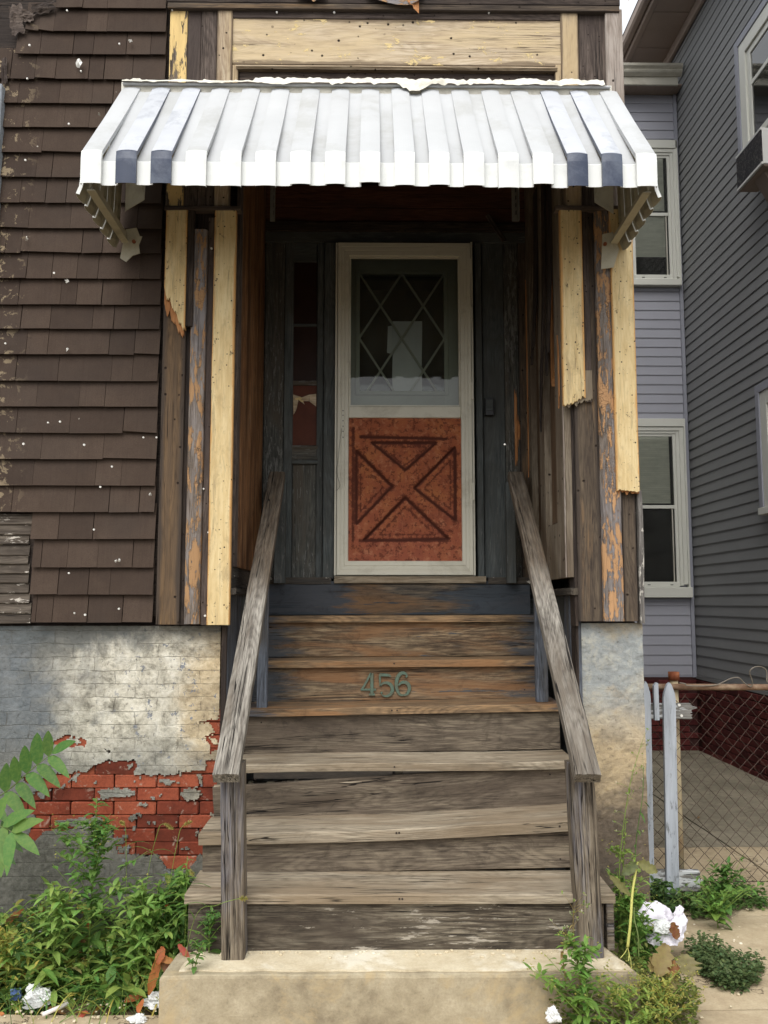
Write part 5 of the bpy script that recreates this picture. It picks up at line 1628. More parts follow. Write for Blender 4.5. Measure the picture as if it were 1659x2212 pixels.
# side wings
for side in (0, 1):
    X = axl - .012 if side == 0 else axr + .012
    wd = (0, -1, 0) if side == 0 else (0, 1, 0)
    zb0 = at(178, 404, AFY).z; zb1 = at(270, 522, 4.03).z
    sx = 1 if side == 0 else -1
    for k in range(5):
        yc = 3.585 + .108 * k
        ztop = zF + (zW - zF) * (yc - .054 - AFY) / (4.045 - AFY) - .03
        zb = zb0 + (zb1 - zb0) * (yc - AFY) / (4.03 - AFY)
        # outward normal: wd x path dir(down) ; side 0 must look -X
        pth = [(X, yc, ztop), (X, yc, (ztop + zb) / 2), (X - sx * .006, yc, zb + .02), (X - sx * .018, yc, zb - .012)]
        channel('side_slat', pth, wd, .098, (MAT['awning'], UN), aw, arch=.010, lip=.014)
    # inner arm along the bottom of the wing
    a_ = Vector((X + sx * .045, AFY + .02, zb0 + .03)); b_ = Vector((X + sx * .045, 4.05, zb1 + .035))
    plank('wing_arm', a_, b_, (0, 0, 1), .032, .006, UN, aw, cham=.001)
    plank('wing_arm', a_ + Vector((0, 0, -.03)), b_ + Vector((0, 0, -.03)), (sx, 0, 0), .035, .004, UN, aw, cham=.001)
    # foot plate bent against the wall
    y_ = 4.03
    pl = [(0, .06), (.05, .07), (.065, .03), (.075, .03), (.06, -.01), (.065, -.05), (.03, -.06), (0, -.09), (-.03, -.07)]
    if side == 1: pl = [(0, .06), (.05, .05), (.06, -.12), (0, -.11), (-.03, -.02)]
    V = [(X + sx * (.05 + p[0]), y_ + .003 * k, zb1 + p[1]) for k, p in enumerate(pl)]
    V += [(p[0], p[1] + .004, p[2]) for p in V]; n_ = len(pl)
    o = world_mesh('foot_plate', V, [tuple(range(n_)), tuple(range(2 * n_ - 1, n_ - 1, -1))] + [(k, (k + 1) % n_, n_ + (k + 1) % n_, n_ + k) for k in range(n_)], UN, aw); fix_normals(o.data)
    bb_ = Buf(); disc(bb_, (X + sx * .09, y_ - .002, zb1 + .0), .009, .004); bb_.make('bolt', MAT['rust'], aw)
    # inner end stiffener
    pl = [(0, .40), (.11, .40), (.135, .16), (.09, .12), (.09, -.0), (.0, -.05)]
    V = [(X + sx * (.07 + p[0]), 3.93 + .012 * (k % 2), zb1 + .16 + p[1]) for k, p in enumerate(pl)]
    V += [(p[0], p[1] + .004, p[2]) for p in V]; n_ = len(pl)
    o = world_mesh('end_stiffener', V, [tuple(range(n_)), tuple(range(2 * n_ - 1, n_ - 1, -1))] + [(k, (k + 1) % n_, n_ + (k + 1) % n_, n_ + k) for k in range(n_)], UN, aw); fix_normals(o.data)
# perforated hanger strips
for (x0, x1) in ((583, 595), (1106, 1117)):
    Y_ = 3.90
    p = at(x0, 478, Y_); q = at(x1, 300, Y_)
    box('hanger_strip', p.x, q.x, Y_, Y_ + .003, p.z, q.z, MAT['iron'], aw)
    box('hanger_strip', q.x, q.x + .003, Y_ - .02, Y_ + .003, p.z, q.z, MAT['iron'], aw)
    hb_ = Buf()
    for k in range(5):
        z = p.z + .03 + k * .036; v_, f_ = bevel_box(p.x + .016, p.x + .021, Y_ - .0035, Y_ - .0005, z, z + .02, .0005); hb_.add(v_, f_)
    hb_.make('hanger_slots', MAT['black_plastic'], aw, kind='stuff')
# cross beam carrying the slats
box('cross_bar', axl + .02, axr - .02, AFY + .03, AFY + .05, zF - .075, zF - .035, UN, aw)

# ================================================================== neighbour house
XN, YN = 3.345, 9.20
nbh = thing('neighbour_house', 'grey vinyl-sided neighbouring house with white windows behind the alley', 'house', (XN, YN, 0))
zsd = at(1440, 1458, YN).z
CH = .1016
zsof = (atx(1519, 0, XN).z + atx(1436, 137, XN).z) / 2
def siding(nm, along, c0, c1, plane, z, h, mat, o0=.003, o1=.012):
    # one course: a slanted plank, lip at the bottom; along = 'x' on the rear wing, 'y' on the side wall
    if along == 'x':
        V = [(a, plane - d, zz) for a in (c0, c1) for d, zz in ((0, z), (o1, z), (o1 + .001, z + .006), (o0, z + h + .004), (0, z + h + .004))]
    else:
        V = [(plane - d, a, zz) for a in (c0, c1) for d, zz in ((0, z), (o1, z), (o1 + .001, z + .006), (o0, z + h + .004), (0, z + h + .004))]
    Fc = [(k, (k + 1) % 5, 5 + (k + 1) % 5, 5 + k) for k in range(5)] + [(0, 1, 2, 3, 4), (9, 8, 7, 6, 5)]
    o = world_mesh(nm, V, Fc, mat, nbh); fix_normals(o.data); return o
zg = at(1400, 207, YN).z
box('wing_wall', 1.24, XN, YN + .0, YN + .2, 0, zg + .15, MAT['vinyl_trim'], nbh)
box('side_wall', XN, XN + .2, 4.4, 14.0, 0, zsof + .1, MAT['vinyl_trim'], nbh)
z = zsd
while z < zg - .02:
    siding('rear_siding', 'x', 1.26, XN - .055, YN, z, min(CH, zg - z), MAT['vinyl_rear'], .004, .012)
    z += CH
z = zsd
while z < zsof - .02:
    siding('side_siding', 'y', 4.5, 13.9, XN, z, min(CH, zsof - z), MAT['vinyl_side'])
    z += CH
# corner post, starter strips
box('corner_trim', XN - .054, XN - .019, YN - .030, YN - .001, zsd - .02, zg, MAT['vinyl_trim'], nbh)
box('starter_strip', XN - .022, XN - .0005, 4.5, 13.9, zsd - .035, zsd - .002, MAT['vinyl_side'], nbh)
box('starter_strip', 1.26, XN - .056, YN - .014, YN - .0005, zsd - .02, zsd - .002, MAT['vinyl_trim'], nbh)
# bricks of the neighbour foundation
bfar = [brick_mesh(.198, .056, .03, MAT['brick_far'], s + 50) for s in range(4)]
bfar_y = []
for m_ in bfar:
    m2 = m_.copy(); 
    for v_ in m2.vertices: v_.co = Vector((v_.co.y, v_.co.x, v_.co.z))
    m2.flip_normals(); bfar_y.append(m2)
zr = zsd - .105; row = 0
while zr > -.02:
    off = .10 if row % 2 else 0
    x = XN - .105 - off + .0
    while x > 2.2:
        link('brick', rnd.choice(bfar), (x, YN - .028 + rnd.uniform(-.001, .002), zr), nbh); x -= .208
    y = YN - .135 - off
    while y > 6.9:
        link('brick', rnd.choice(bfar_y), (XN - .028 + rnd.uniform(-.001, .002), y, zr), nbh); y -= .208
    zr -= .0665; row += 1
box('brick_mortar', 1.24, XN, YN - .016, YN - .0005, -.1, zsd - .021, MAT['mortar_far'], nbh)
box('brick_mortar', XN - .016, XN - .0005, 4.4, YN - .017, -.1, zsd - .036, MAT['mortar_far'], nbh)
# eave of the wing: gutter, fascia, soffit
gy = 8.93
gx1 = XN - .03
z0_, z1_ = at(1400, 160, gy).z, at(1400, 139, gy).z
prf = [(0, 0), (-.01, .0), (-.045, .03), (-.055, .05), (-.048, .06), (-.075, .085), (-.08, z1_ - z0_), (-.07, z1_ - z0_), (0, z1_ - z0_)]
V = [(x, gy + .05 + p[0], z0_ + p[1]) for x in (1.24, gx1) for p in prf]; n_ = len(prf)
o = world_mesh('gutter', V, [(k, (k + 1) % n_, n_ + (k + 1) % n_, n_ + k) for k in range(n_)] + [tuple(range(n_)), tuple(range(2 * n_ - 1, n_ - 1, -1))], MAT['gutter'], nbh); fix_normals(o.data)
zf0 = at(1400, 184, gy + .06).z
box('fascia', 1.24, gx1 - .03, gy + .052, gy + .08, zf0, z1_, MAT['gutter'], nbh, bev=.004)
k = 0; x = 1.26
while x < XN - .06:
    box('soffit_board', x, x + .098, gy + .081, YN - .002, zf0 + .012 + .002 * (k % 2), zf0 + .03, MAT['soffit'], nbh); x += .1; k += 1
# main eave running along the side wall, high up
xe = atz(1393, 0, zsof).x
k = 0; y = 5.0
while y < 14.2:
    box('soffit_board', xe + .14, XN - .02, y, y + .296, zsof - .012 + .003 * (k % 2), zsof + .01, MAT['soffit'], nbh); y += .3; k += 1
box('fascia', xe + .07, xe + .138, 5.0, 14.2, zsof - .03, zsof + .12, MAT['soffit'], nbh, bev=.01)
box('gutter', xe - .02, xe + .068, 5.0, 14.2, zsof - .0, zsof + .11, MAT['soffit'], nbh, bev=.02)
box('frieze_trim', XN - .06, XN - .019, 5.0, 13.9, zsof - .12, zsof - .013, MAT['soffit'], nbh, bev=.006)
box('roof', xe, XN + 3, 5.0, 14.2, zsof + .121, zsof + .16, MAT['dark_board'], nbh)

# windows
def pane(nm, V, par): return world_mesh(nm, V, [(0, 1, 2, 3)], MAT['glass'], par)
def rear_window(px, ypt, ytop, ymeet, ybot, ycas, ysill, curtain_low):
    """px: pane left/right at ypt ; everything measured on the wall plane"""
    W_ = bpy.data.objects.new('window', None); COL.objects.link(W_); W_.parent = nbh
    xl, xr = at(px[0], ypt, YN).x, at(px[1], ypt, YN).x
    zt, zm, zb = (at(1440, y, YN).z for y in (ytop, ymeet, ybot))
    W_.location = Vector(((xl + xr) / 2, YN, zb)) - nbh.location
    Yf = YN - .055
    wm = MAT['win_white']
    zc, zs_ = at(1470, ycas, YN).z, at(1470, ysill, YN).z
    xo0, xo1 = xl - .17, XN - .06
    box('casing', xr + .115, xo1, Yf - .012, YN - .0, zb - .09, zc, wm, W_, bev=.003)
    box('casing', xo0, xl - .10, Yf - .012, YN, zb - .09, zc, wm, W_, bev=.003)
    box('casing', xl - .099, xr + .114, Yf - .012, YN, zt + .10, zc, wm, W_, bev=.003)
    for (a0, a1, dd) in ((.07, .113, .0), (.035, .069, .010), (.0, .034, .02)):
        box('frame', xr + a0, xr + a1, Yf + dd, YN, zb - .06 + a1 * .3, zt + a1 * .85, wm, W_)
        box('frame', xl - a1, xl - a0, Yf + dd, YN, zb - .06 + a1 * .3, zt + a1 * .85, wm, W_)
        box('frame', xl - a0 + .0005, xr + a0 - .0005, Yf + dd, YN, zt + a0 * .85, zt + a1 * .85, wm, W_)
    box('frame', xl - .02, xr + .02, Yf + .004, YN, zb - .055, zb, wm, W_, bev=.003)
    box('sill', xo0 - .01, xo1 + .012, Yf - .035, YN, zs_, zb - .056, wm, W_, bev=.004)
    box('meeting_rail', xl, xr, Yf + .008, YN - .002, zm - .018, zm + .018, wm, W_, bev=.002)
    box('sash_stile', xr - .030, xr - .018, Yf + .016, YN - .002, zb, zm - .019, MAT['gutter'], W_)
    pane('pane', [(xl, Yf + .018, zb), (xr, Yf + .018, zb), (xr, Yf + .018, zm - .018), (xl, Yf + .018, zm - .018)], W_)
    pane('pane', [(xl, Yf + .014, zm + .018), (xr, Yf + .014, zm + .018), (xr, Yf + .014, zt), (xl, Yf + .014, zt)], W_)
    box('window_back', xl - .03, xr + .03, YN - .0165, YN - .0002, zb - .03, zt + .03, MAT['interior'], W_)
    # blind slats
    zz = zt - .012
    lim = zm + .02 if not curtain_low else zb + (zm - zb) * .28
    while zz > lim:
        if not (zm - .03 < zz < zm + .03):
            box('blind_slat', xl + .004, xr - .034, YN - .026, YN - .0225, zz, zz + .0215, MAT['curtain'], W_)
        zz -= .0225
    hb_ = Buf()
    for u in (.15, .8):
        v_, f_ = bevel_box(xl + (xr - xl) * u, xl + (xr - xl) * u + .03, Yf + .001, Yf + .004, zb - .035, zb - .027, .001); hb_.add(v_, f_)
    hb_.make('weep_holes', MAT['black_plastic'], W_, kind='stuff')
rear_window((1371, 1443), 540, 345, 467, 597, 309, 622, True)
rear_window((1382, 1457), 1180, 944, 1096, 1257, 907, 1291, False)
# trim under each window
for y_ in (624, 1294):
    z_ = at(1440, y_, YN).z
    box('window_trim', 1.3, XN - .056, YN - .022, YN - .0008, z_ - .03, z_, MAT['vinyl_trim'], nbh)

def side_window(y_far, y_near, zb, zt, ac=False):
    W_ = bpy.data.objects.new('window', None); COL.objects.link(W_); W_.parent = nbh
    W_.location = Vector((XN, (y_far + y_near) / 2, zb)) - nbh.location
    wm = MAT['win_white']; X_ = XN - .036
    def fr(nm, a, b, mat, d0, zz0=zb, zz1=zt, bev=.003): return box(nm, X_ - d0, XN - .0005, a, b, zz0, zz1, mat, W_, bev=bev)
    fr('outer_trim', y_far - .07, y_far, MAT['vinyl_trim'], .045)
    fr('outer_trim', y_near, y_near + .07, MAT['vinyl_trim'], .045)
    fr('outer_trim', y_near + .0705, y_far - .0705, MAT['vinyl_trim'], .045, zt - .07, zt)
    fr('casing', y_far - .19, y_far - .0705, wm, .035, zb, zt - .0705); fr('casing', y_near + .0705, y_near + .19, wm, .035, zb, zt - .0705)
    fr('casing', y_near + .1905, y_far - .1905, wm, .035, zt - .19, zt - .0705)
    fr('sash', y_far - .26, y_far - .1905, wm, .018, zb, zt - .1905); fr('sash', y_near + .1905, y_near + .26, wm, .018, zb, zt - .1905)
    fr('sash', y_near + .2605, y_far - .2605, wm, .018, zt - .25, zt - .1905)
    fr('sill', y_near - .02, y_far + .02, wm, .05, zb - .06, zb - .0005)
    zm = (zb + zt) / 2
    fr('meeting_rail', y_near + .2605, y_far - .2605, wm, .016, zm - .02, zm + .02)
    ya, yb_ = y_near + .26, y_far - .26
    for a, b in ((zb, zm - .02), (zm + .02, zt - .25)):
        pane('pane', [(X_ - .008, yb_, a), (X_ - .008, ya, a), (X_ - .008, ya, b), (X_ - .008, yb_, b)], W_)
    box('window_back', XN - .030, XN - .0192, ya, yb_, zb, zt, MAT['interior'], W_)
    return W_
za_ = atx(1592, 104, XN - .03).z; zb_ = atx(1600, 330, XN - .03).z - .05
yf_ = atx(1592, 104, XN - .05).y
side_window(yf_, yf_ - 1.25, zb_, za_)
zt2 = atx(1637, 838, XN - .03).z; zb2 = atx(1659, 1096, XN - .03).z; yf2 = atx(1637, 838, XN - .05).y
side_window(yf2, yf2 - 1.2, zb2, zt2)
# air conditioner in the upper side window
XA = 3.10
pn, pf = atx(1642, 275, XA), atx(1589, 339, XA)
zat = pn.z; zab = atx(1644, 355, XA).z
ac = thing('air_conditioner', 'white window air conditioner with black grille on the neighbouring house wall', 'air conditioner', (XA + .1, (pn.y + pf.y) / 2, zab))
box('case', XA + .012, XN - .06, pn.y, pf.y, zab, zat, MAT['ac_white'], ac, bev=.006)
box('grille_frame', XA + .0, XA + .0115, pn.y, pf.y, zat - .018, zat, MAT['ac_white'], ac)
box('grille_frame', XA + .0, XA + .0115, pn.y, pf.y, zab, zab + .018, MAT['ac_white'], ac)
box('grille', XA + .004, XA + .0114, pn.y + .002, pf.y - .002, zab + .0185, zat - .0185, MAT['ac_black'], ac)
gb = Buf(); y = pn.y + .015
while y < pf.y - .01:
    v_, f_ = bevel_box(XA + .0005, XA + .0038, y, y + .004, zab + .019, zat - .019, .0008); gb.add(v_, f_); y += .012
gb.make('grille_fins', MAT['ac_black'], ac, kind='stuff')
box('drip_pan', XA + .02, XN - .07, pn.y + .01, pf.y - .01, zab - .012, zab - .0005, MAT['soffit'], ac, bev=.003)
# wedge bracket below it
b0_, b1_ = zab - .014, zab - .33
V = []
for y in (pn.y + .10, pn.y + .28):
    V += [(XN - .022, y, b0_), (XA + .06, y, b0_), (XN - .06, y, b1_ + .1), (XN - .022, y, b1_)]
o = world_mesh('support_bracket', V, [(0, 1, 2, 3), (7, 6, 5, 4), (0, 4, 5, 1), (1, 5, 6, 2), (2, 6, 7, 3), (3, 7, 4, 0)], MAT['soffit'], ac); fix_normals(o.data)

# ================================================================== fences
YC = 4.60
cf = thing('chain_link_fence', 'rusty chain-link fence with yellowed post and pipe top rail across the alley', 'fence', (1.9, YC, .03))
p0 = at(1396, 1485, YC); zr_ = p0.z
tube('top_rail', [(1.26, YC, zr_ + .004), (2.2, YC, zr_), (3.33, YC, zr_ + .002)], .0165, MAT['pipe_top'], cf, 10)
px_ = at(1461, 1480, YC).x
zc_ = at(1458, 1460, YC).z
tube('fence_post', [(px_, YC + .035, 0.0), (px_, YC + .035, zc_)], .021, MAT['pipe_post'], cf, 12)
tube('post_cap', [(px_, YC + .035, zc_ - .025), (px_, YC + .035, zc_ + .018)], .029, MAT['rust'], cf, 12)
mt, mb = at(1560, 1503, YC).z, at(1560, 1905, YC).z
wb = Buf(); dw = .0335; dh = (mt - mb) / 26.0
xs0 = at(1400, 1700, YC).x
cols_ = int((3.32 - xs0) / dw) 
for ci in range(cols_):
    pts = []
    for k in range(26 + 1):
        s = (k + ci) % 2
        x = xs0 + ci * dw + (dw if s else 0)
        pts.append((x + rnd.uniform(-.0012, .0012) + .006 * mnoise.noise(Vector((k * .3, ci * .1, 2))), YC - .018 + (.0028 if s else -.0028) + .004 * mnoise.noise(Vector((k * .2, ci * .2, 9))), mt - k * dh + .004 * mnoise.noise(Vector((k * .2, ci * .2, 5)))))
    if (ci) % 2 == 1:   # twisted ends stick up
        pts = [(pts[0][0] - .008, pts[0][1], pts[0][2] - .012), (pts[0][0] + .006, pts[0][1], pts[0][2] + .010)] + pts
    v_, f_ = tube('', pts, .0019, None, sides=4, ret=True); wb.add(v_, f_)
wb.make('chain_mesh', MAT['chain'], cf, kind='stuff')
tube('bottom_wire', [(xs0, YC - .02, mb + .012), (2.3, YC - .018, mb + .004), (3.32, YC - .02, mb + .006)], .0022, MAT['chain'], cf, 5)
def zc(zx, zy, Y): return at(1328.3 + zx * .19935, 1389.3 + zy * .19935, Y)
o = tube('loose_wire', arcs([zc(700, 430, YC - .03), zc(760, 440, YC - .03), zc(800, 462, YC - .03), zc(1080, 455, YC - .02), zc(1250, 385, YC - .03), zc(1340, 375, YC - .04), zc(1400, 430, YC - .03), zc(1470, 470, YC - .02), zc(1490, 420, YC - .03), zc(1460, 310, YC - .05), zc(1520, 258, YC - .05), zc(1600, 262, YC - .03), zc(1645, 310, YC - .02), zc(1650, 420, YC - .03), zc(1700, 400, YC - .03)], 6), .0032, MAT['wire'], None, 6)
tag(o, 'loose curled wire lying along the top rail of the chain-link fence', 'wire')

YP = 4.50
pf_ = thing('picket_fence', 'broken pale blue picket fence remnant beside the house corner', 'fence', (1.35, YP, .03))
def picket(xa, xb, ya, yb_, xa2, nm='picket', mat='picket', tip=True, Y=YP, t=.022):
    # outline with a pointed head
    x0, x1 = at(xa, ya + 30, Y).x, at(xb, ya + 30, Y).x
    zt, zb = at(xa, ya, Y).z, at(xa2, yb_, Y).z
    sh = at(xa2, yb_, Y).x - x0
    w = x1 - x0
    out = [(0, zb), (w, zb)] + ([(w, zt - .085), (w * .93, zt - .055), (w * .68, zt - .012), (w * .5, zt), (w * .3, zt - .012), (w * .05, zt - .058), (0, zt - .085)] if tip else [(w, zt), (w * .6, zt + .004), (0, zt - .012)])
    V = []
    for yy_ in (Y, Y + t):
        for (x, z) in out:
            fz = (zt - z) / (zt - zb)
            V.append((x0 + x + sh * fz, yy_, z))
    n_ = len(out)
    # bevel the front edge slightly by insetting
    Vf = [(v[0] + (.003 if k in (0,) else 0), v[1], v[2]) for k, v in enumerate(V)]
    o = world_mesh(nm, V, [tuple(range(n_)), tuple(range(2 * n_ - 1, n_ - 1, -1))] + [(k, (k + 1) % n_, n_ + (k + 1) % n_, n_ + k) for k in range(n_)], MAT[mat + '_v'] if mat + '_v' in MAT else MAT[mat], pf_)
    fix_normals(o.data); return o
def vertical_grain(name, src_args):
    k = M(name, .8, .2)
    v = k.obj(); s = k.scale(v, (30, 30, 2.2))
    g = k.noise(s, 1, 7, .65, .4)
    base = k.ramp(g, [(.3, c(136, 140, 144)), (.5, c(164, 170, 178)), (.7, c(180, 186, 194))])
    d = k.noise(k.scale(v, (60, 60, 16)), 1, 7, .7)
    s3 = k.sep(k.pos())
    base = k.mix(k.math('MULTIPLY', k.rng(d, .56, .64), k.rng(s3[2], 1.2, .3, .25, .9)), base, c(104, 106, 106))
    return k.done(base, k.bump(g, .4, .003))
MAT['picket_v'] = vertical_grain('picket_paint_upright', None)
picket(1386, 1406, 1472, 1932, 1394)
picket(1434, 1460, 1474, 1932, 1441)
picket(1413, 1423, 1476, 1556, 1415, 'broken_picket', 'picket', False, YP - .004)
def rail_(xa, xb, yt, yb_, nm, e):
    a = at(xa, (yt + yb_) / 2, YP + .03); b = at(xb, (yt + yb_) / 2 + 1, YP + .03)
    return plank(nm, a + Vector((0, .03, 0)), b + Vector((0, .03, 0)), (0, 0, 1), at(xa, yt, YP).z - at(xa, yb_, YP).z, .035, MAT['picket_rail'], pf_, nw=14, end=e, wob=.004)
rail_(1388, 1506, 1519, 1553, 'fence_rail', lambda u: .03 + .02 * mnoise.noise(Vector((u * 6, 3, 1))) - (.03 if .3 < u < .55 else 0))
rail_(1388, 1516, 1880, 1925, 'fence_rail', lambda u: .01 + .01 * mnoise.noise(Vector((u * 6, 8, 1))))
nb2 = Buf()
for (x, y) in ((1467, 1523), (1472, 1546), (1516, 1903), (1424, 1900)): disc(nb2, at(x, y, YP - .006 + .03), .007)
nb2.make('nail_heads', MAT['nail'], pf_, kind='stuff')

# ================================================================== plants
def ptint(base, v=.25):
    k_ = 1 + rnd.uniform(-v, v)
    return (base[0] * k_ * (1 + rnd.uniform(-.15, .2)), base[1] * k_, base[2] * k_)
G1 = c(122, 168, 76, .9); G2 = c(98, 146, 70, .85); G3 = c(152, 182, 86, .9); G4 = c(82, 122, 66, .75); YG = c(194, 190, 92, .85); OR = c(206, 108, 58, .75); RD = c(206, 84, 72, .75); TAN = c(186, 160, 104, .7); BR = c(142, 92, 58, .7)
def leaf(buf, p, d, L, W, droop=.3, tint=G1, n=4, fold=.25, nrm=None, tw=0.0, serr=0.0, wp=.85, wave=0.0):
    d = Vector(d).normalized(); p = Vector(p)
    up = Vector(nrm) if nrm is not None else Vector((0, 0, 1))
    side = d.cross(up)
    if side.length < .15: side = d.cross(Vector((0, 1, .2)))
    side.normalize(); up = side.cross(d).normalized()
    V = []; 
    for i in range(n + 1):
        t = i / n
        w = W * (math.sin(math.pi * min(1, (t * .97 + .03)) ** wp) ** .8 if 0 < t < 1 else (.05 if t == 0 else .0)) * .5
        if serr and i % 2: w *= 1 + serr
        ctr = p + d * (L * t) - Vector((0, 0, 1)) * (droop * L * t * t) + up * (wave * L * math.sin(t * 7))
        sd = (side + up * tw * t).normalized()
        V += [ctr - sd * w + up * (w * fold), ctr, ctr + sd * w + up * (w * fold)]
    Fc = []
    for i in range(n):
        a = 3 * i
        Fc += [(a, a + 1, a + 4, a + 3), (a + 1, a + 2, a + 5, a + 4)]
    buf.add(V, Fc, (tint[0], tint[1], tint[2]))
def blade(buf, p, d, L, W, bend, tint, n=6):
    d = Vector(d).normalized(); p = Vector(p); V = []
    h = Vector((d.x, d.y, 0)); 
    if h.length < .05: h = Vector((1, 0, 0))
    h.normalize(); side = h.cross(Vector((0, 0, 1)))
    pos = p.copy(); cur = d.copy()
    for i in range(n + 1):
        t = i / n; w = W * (1 - t) ** .6 * .5 * (1 if i else .7)
        V += [pos - side * w, pos + side * w]
        cur = (cur + (h * .6 - Vector((0, 0, 1))) * bend / n).normalized(); pos = pos + cur * (L / n)
    buf.add(V, [(2 * i, 2 * i + 1, 2 * i + 3, 2 * i + 2) for i in range(n)], (tint[0], tint[1], tint[2]))
def sticks(buf, pts, r, tint, sides=4, r2=None):
    v_, f_ = tube('', pts, r, None, sides=sides, ret=True, r2=r2 if r2 is not None else r * .5); buf.add(v_, f_, (tint[0], tint[1], tint[2]))
def rdir(el0=-.2, el1=.8):
    a = rnd.uniform(0, math.tau); e = rnd.uniform(el0, el1)
    return Vector((math.cos(a) * math.cos(e), math.sin(a) * math.cos(e), math.sin(e)))

# --- tree-of-heaven shoots reaching in from the left
def compound(name, label, pts, nleaf, Lf, tintb, par_dir=None):
    ctr = arcs(pts, 6)
    t_ = thing(name, label, 'shoot', ctr[0])
    tube('leaf_stalk', ctr, .003, MAT['stem'], t_, 6, r2=.0016)
    m = len(ctr)
    for i in range(nleaf):
        f_ = .12 + .86 * i / (nleaf - 1); k_ = min(m - 2, int(f_ * (m - 1)))
        p = ctr[k_]; tn = (ctr[k_ + 1] - ctr[k_]).normalized()
        for s in (-1, 1):
            sd = tn.cross(Vector((0, -1, .35))).normalized() * s
            d = (sd * 1.0 + tn * .65 + Vector((0, -.15, -.05 + rnd.uniform(-.15, .15)))).normalized()
            L = Lf * (.75 + .35 * math.sin(f_ * 2.6)) * rnd.uniform(.85, 1.1)
            b = Buf(); leaf(b, p, d, L, L * .33, .22, ptint(tintb, .18), n=8, fold=.18, nrm=(0, -.75, .65), serr=.06, wp=.75)
            b.make('leaflet', MAT['leaf'], t_, smooth=True)
    b = Buf(); leaf(b, ctr[-1], (ctr[-1] - ctr[-2]), Lf * .9, Lf * .3, .2, ptint(tintb, .1), n=8, nrm=(0, -.75, .65), fold=.18)
    b.make('leaflet', MAT['leaf'], t_, smooth=True)
compound('tree_shoot', 'bright green feathery tree shoot rising in front of the brick wall at left', [at(-40, 1745, 3.86), at(20, 1705, 3.84), at(65, 1665, 3.80), at(112, 1628, 3.78)], 6, .150, c(98, 148, 66, .72))
compound('tree_shoot', 'lower drooping green shoot with long leaflets at the left edge', [at(-70, 1850, 3.72), at(-40, 1800, 3.70), at(0, 1785, 3.68), at(30, 1800, 3.66)], 5, .150, c(116, 166, 78, .75))
compound('tree_shoot', 'dark shaded shoot low against the wall at the left edge', [at(-60, 1870, 3.98), at(-10, 1830, 3.97), at(35, 1790, 3.97)], 5, .10, G4)

# --- upright weed with lanceolate leaves
B0 = c(140, 178, 88, .95)
def weed(name, label, base, tip, n_leaf, L, tintb, branches=8, spread=.16, cat='weed', flowers=0, seed_t=YG, wid=.3, low=.15, yb=0.0):
    base = Vector(base); tip = Vector(tip)
    t_ = thing(name, label, cat, base)
    H = (tip - base).length
    ctr = arcs([base, base.lerp(tip, .35) + Vector((rnd.uniform(-.01, .01), rnd.uniform(-.01, .01), 0)), base.lerp(tip, .7) + Vector((rnd.uniform(-.015, .015), 0, 0)), tip], 6)
    sb = Buf(); sticks(sb, ctr, .0042 * (H / .6) ** .5, G3, 6, .0015)
    lb = Buf()
    for i in range(n_leaf):
        f_ = low + (1 - low) * (i / n_leaf); k_ = min(len(ctr) - 2, int(f_ * (len(ctr) - 1)))
        p = ctr[k_].lerp(ctr[k_ + 1], rnd.random()); a = i * 2.4 + rnd.uniform(-.3, .3)
        sc = (1 - f_ * .55) * rnd.uniform(.7, 1.15)
        d = Vector((math.cos(a), math.sin(a), rnd.uniform(.15, .8)))
        leaf(lb, p, d, L * sc, L * sc * wid, rnd.uniform(.2, .7), ptint(tintb), n=6, serr=.12, fold=.3)
    for b_ in range(branches):
        f_ = rnd.uniform(low + .1, .85); k_ = min(len(ctr) - 2, int(f_ * (len(ctr) - 1))); p = ctr[k_]
        a = rnd.uniform(0, math.tau); bl = spread * (1.15 - f_) * rnd.uniform(.6, 1.3)
        q = p + Vector((math.cos(a) * bl, math.sin(a) * bl * .6 + yb, bl * rnd.uniform(.3, 1.1)))
        br = arcs([p, p.lerp(q, .5) + Vector((0, 0, .012)), q], 4); sticks(sb, br, .0018, G3, 4, .0009)
        for j in range(9):
            u = rnd.uniform(.15, 1); k2 = min(len(br) - 2, int(u * (len(br) - 1)))
            leaf(lb, br[k2], rdir(-.2, .9), L * .5 * rnd.uniform(.5, 1.1), L * .16, rnd.uniform(.1, .5), ptint(tintb), n=4)
        for j in range(flowers):
            e = br[-1] + Vector((rnd.uniform(-.02, .02), rnd.uniform(-.02, .02), rnd.uniform(-.03, .03)))
            for m_ in range(3): leaf(lb, e, rdir(0, 1.2), .007, .006, 0, ptint(seed_t, .15), n=2)
    sb.make('stem', MAT['leaf'], t_)
    lb.make('foliage', MAT['leaf'], t_, kind='stuff')
    return t_
gl = .02
def gp(px, py): return atz(px, py, gl)
weed('tall_weed', 'tall bushy green weed growing up in front of the exposed bricks', (at(186, 2110, 3.74).x, 3.74, 0), at(209, 1722, 3.74), 70, .13, c(116, 166, 80, .85), 30, .30, flowers=2, wid=.26)
weed('weed', 'leafy green weed standing right beside the left newel post', (at(452, 2050, 3.50).x, 3.50, ZTOP - .02) , at(462, 1975, 3.44), 16, .07, G2, 7, .10, wid=.5)
weed('weed', 'low green weed hanging over the left corner of the concrete step', (at(415, 2090, 3.38).x, 3.36, ZTOP - .03), at(440, 2035, 3.32), 12, .06, G2, 5, .09, wid=.5)
weed('weed', 'dark green narrow-leaved weed against the bricks beside the lower stairs', (at(385, 2060, 3.72).x, 3.72, 0), at(395, 1880, 3.72), 52, .15, G2, 18, .20, wid=.18)
weed('weed', 'grassy dark weed between the tall weed and the stairs', (at(330, 2080, 3.66).x, 3.66, 0), at(345, 1905, 3.68), 46, .13, G1, 16, .18, wid=.2)
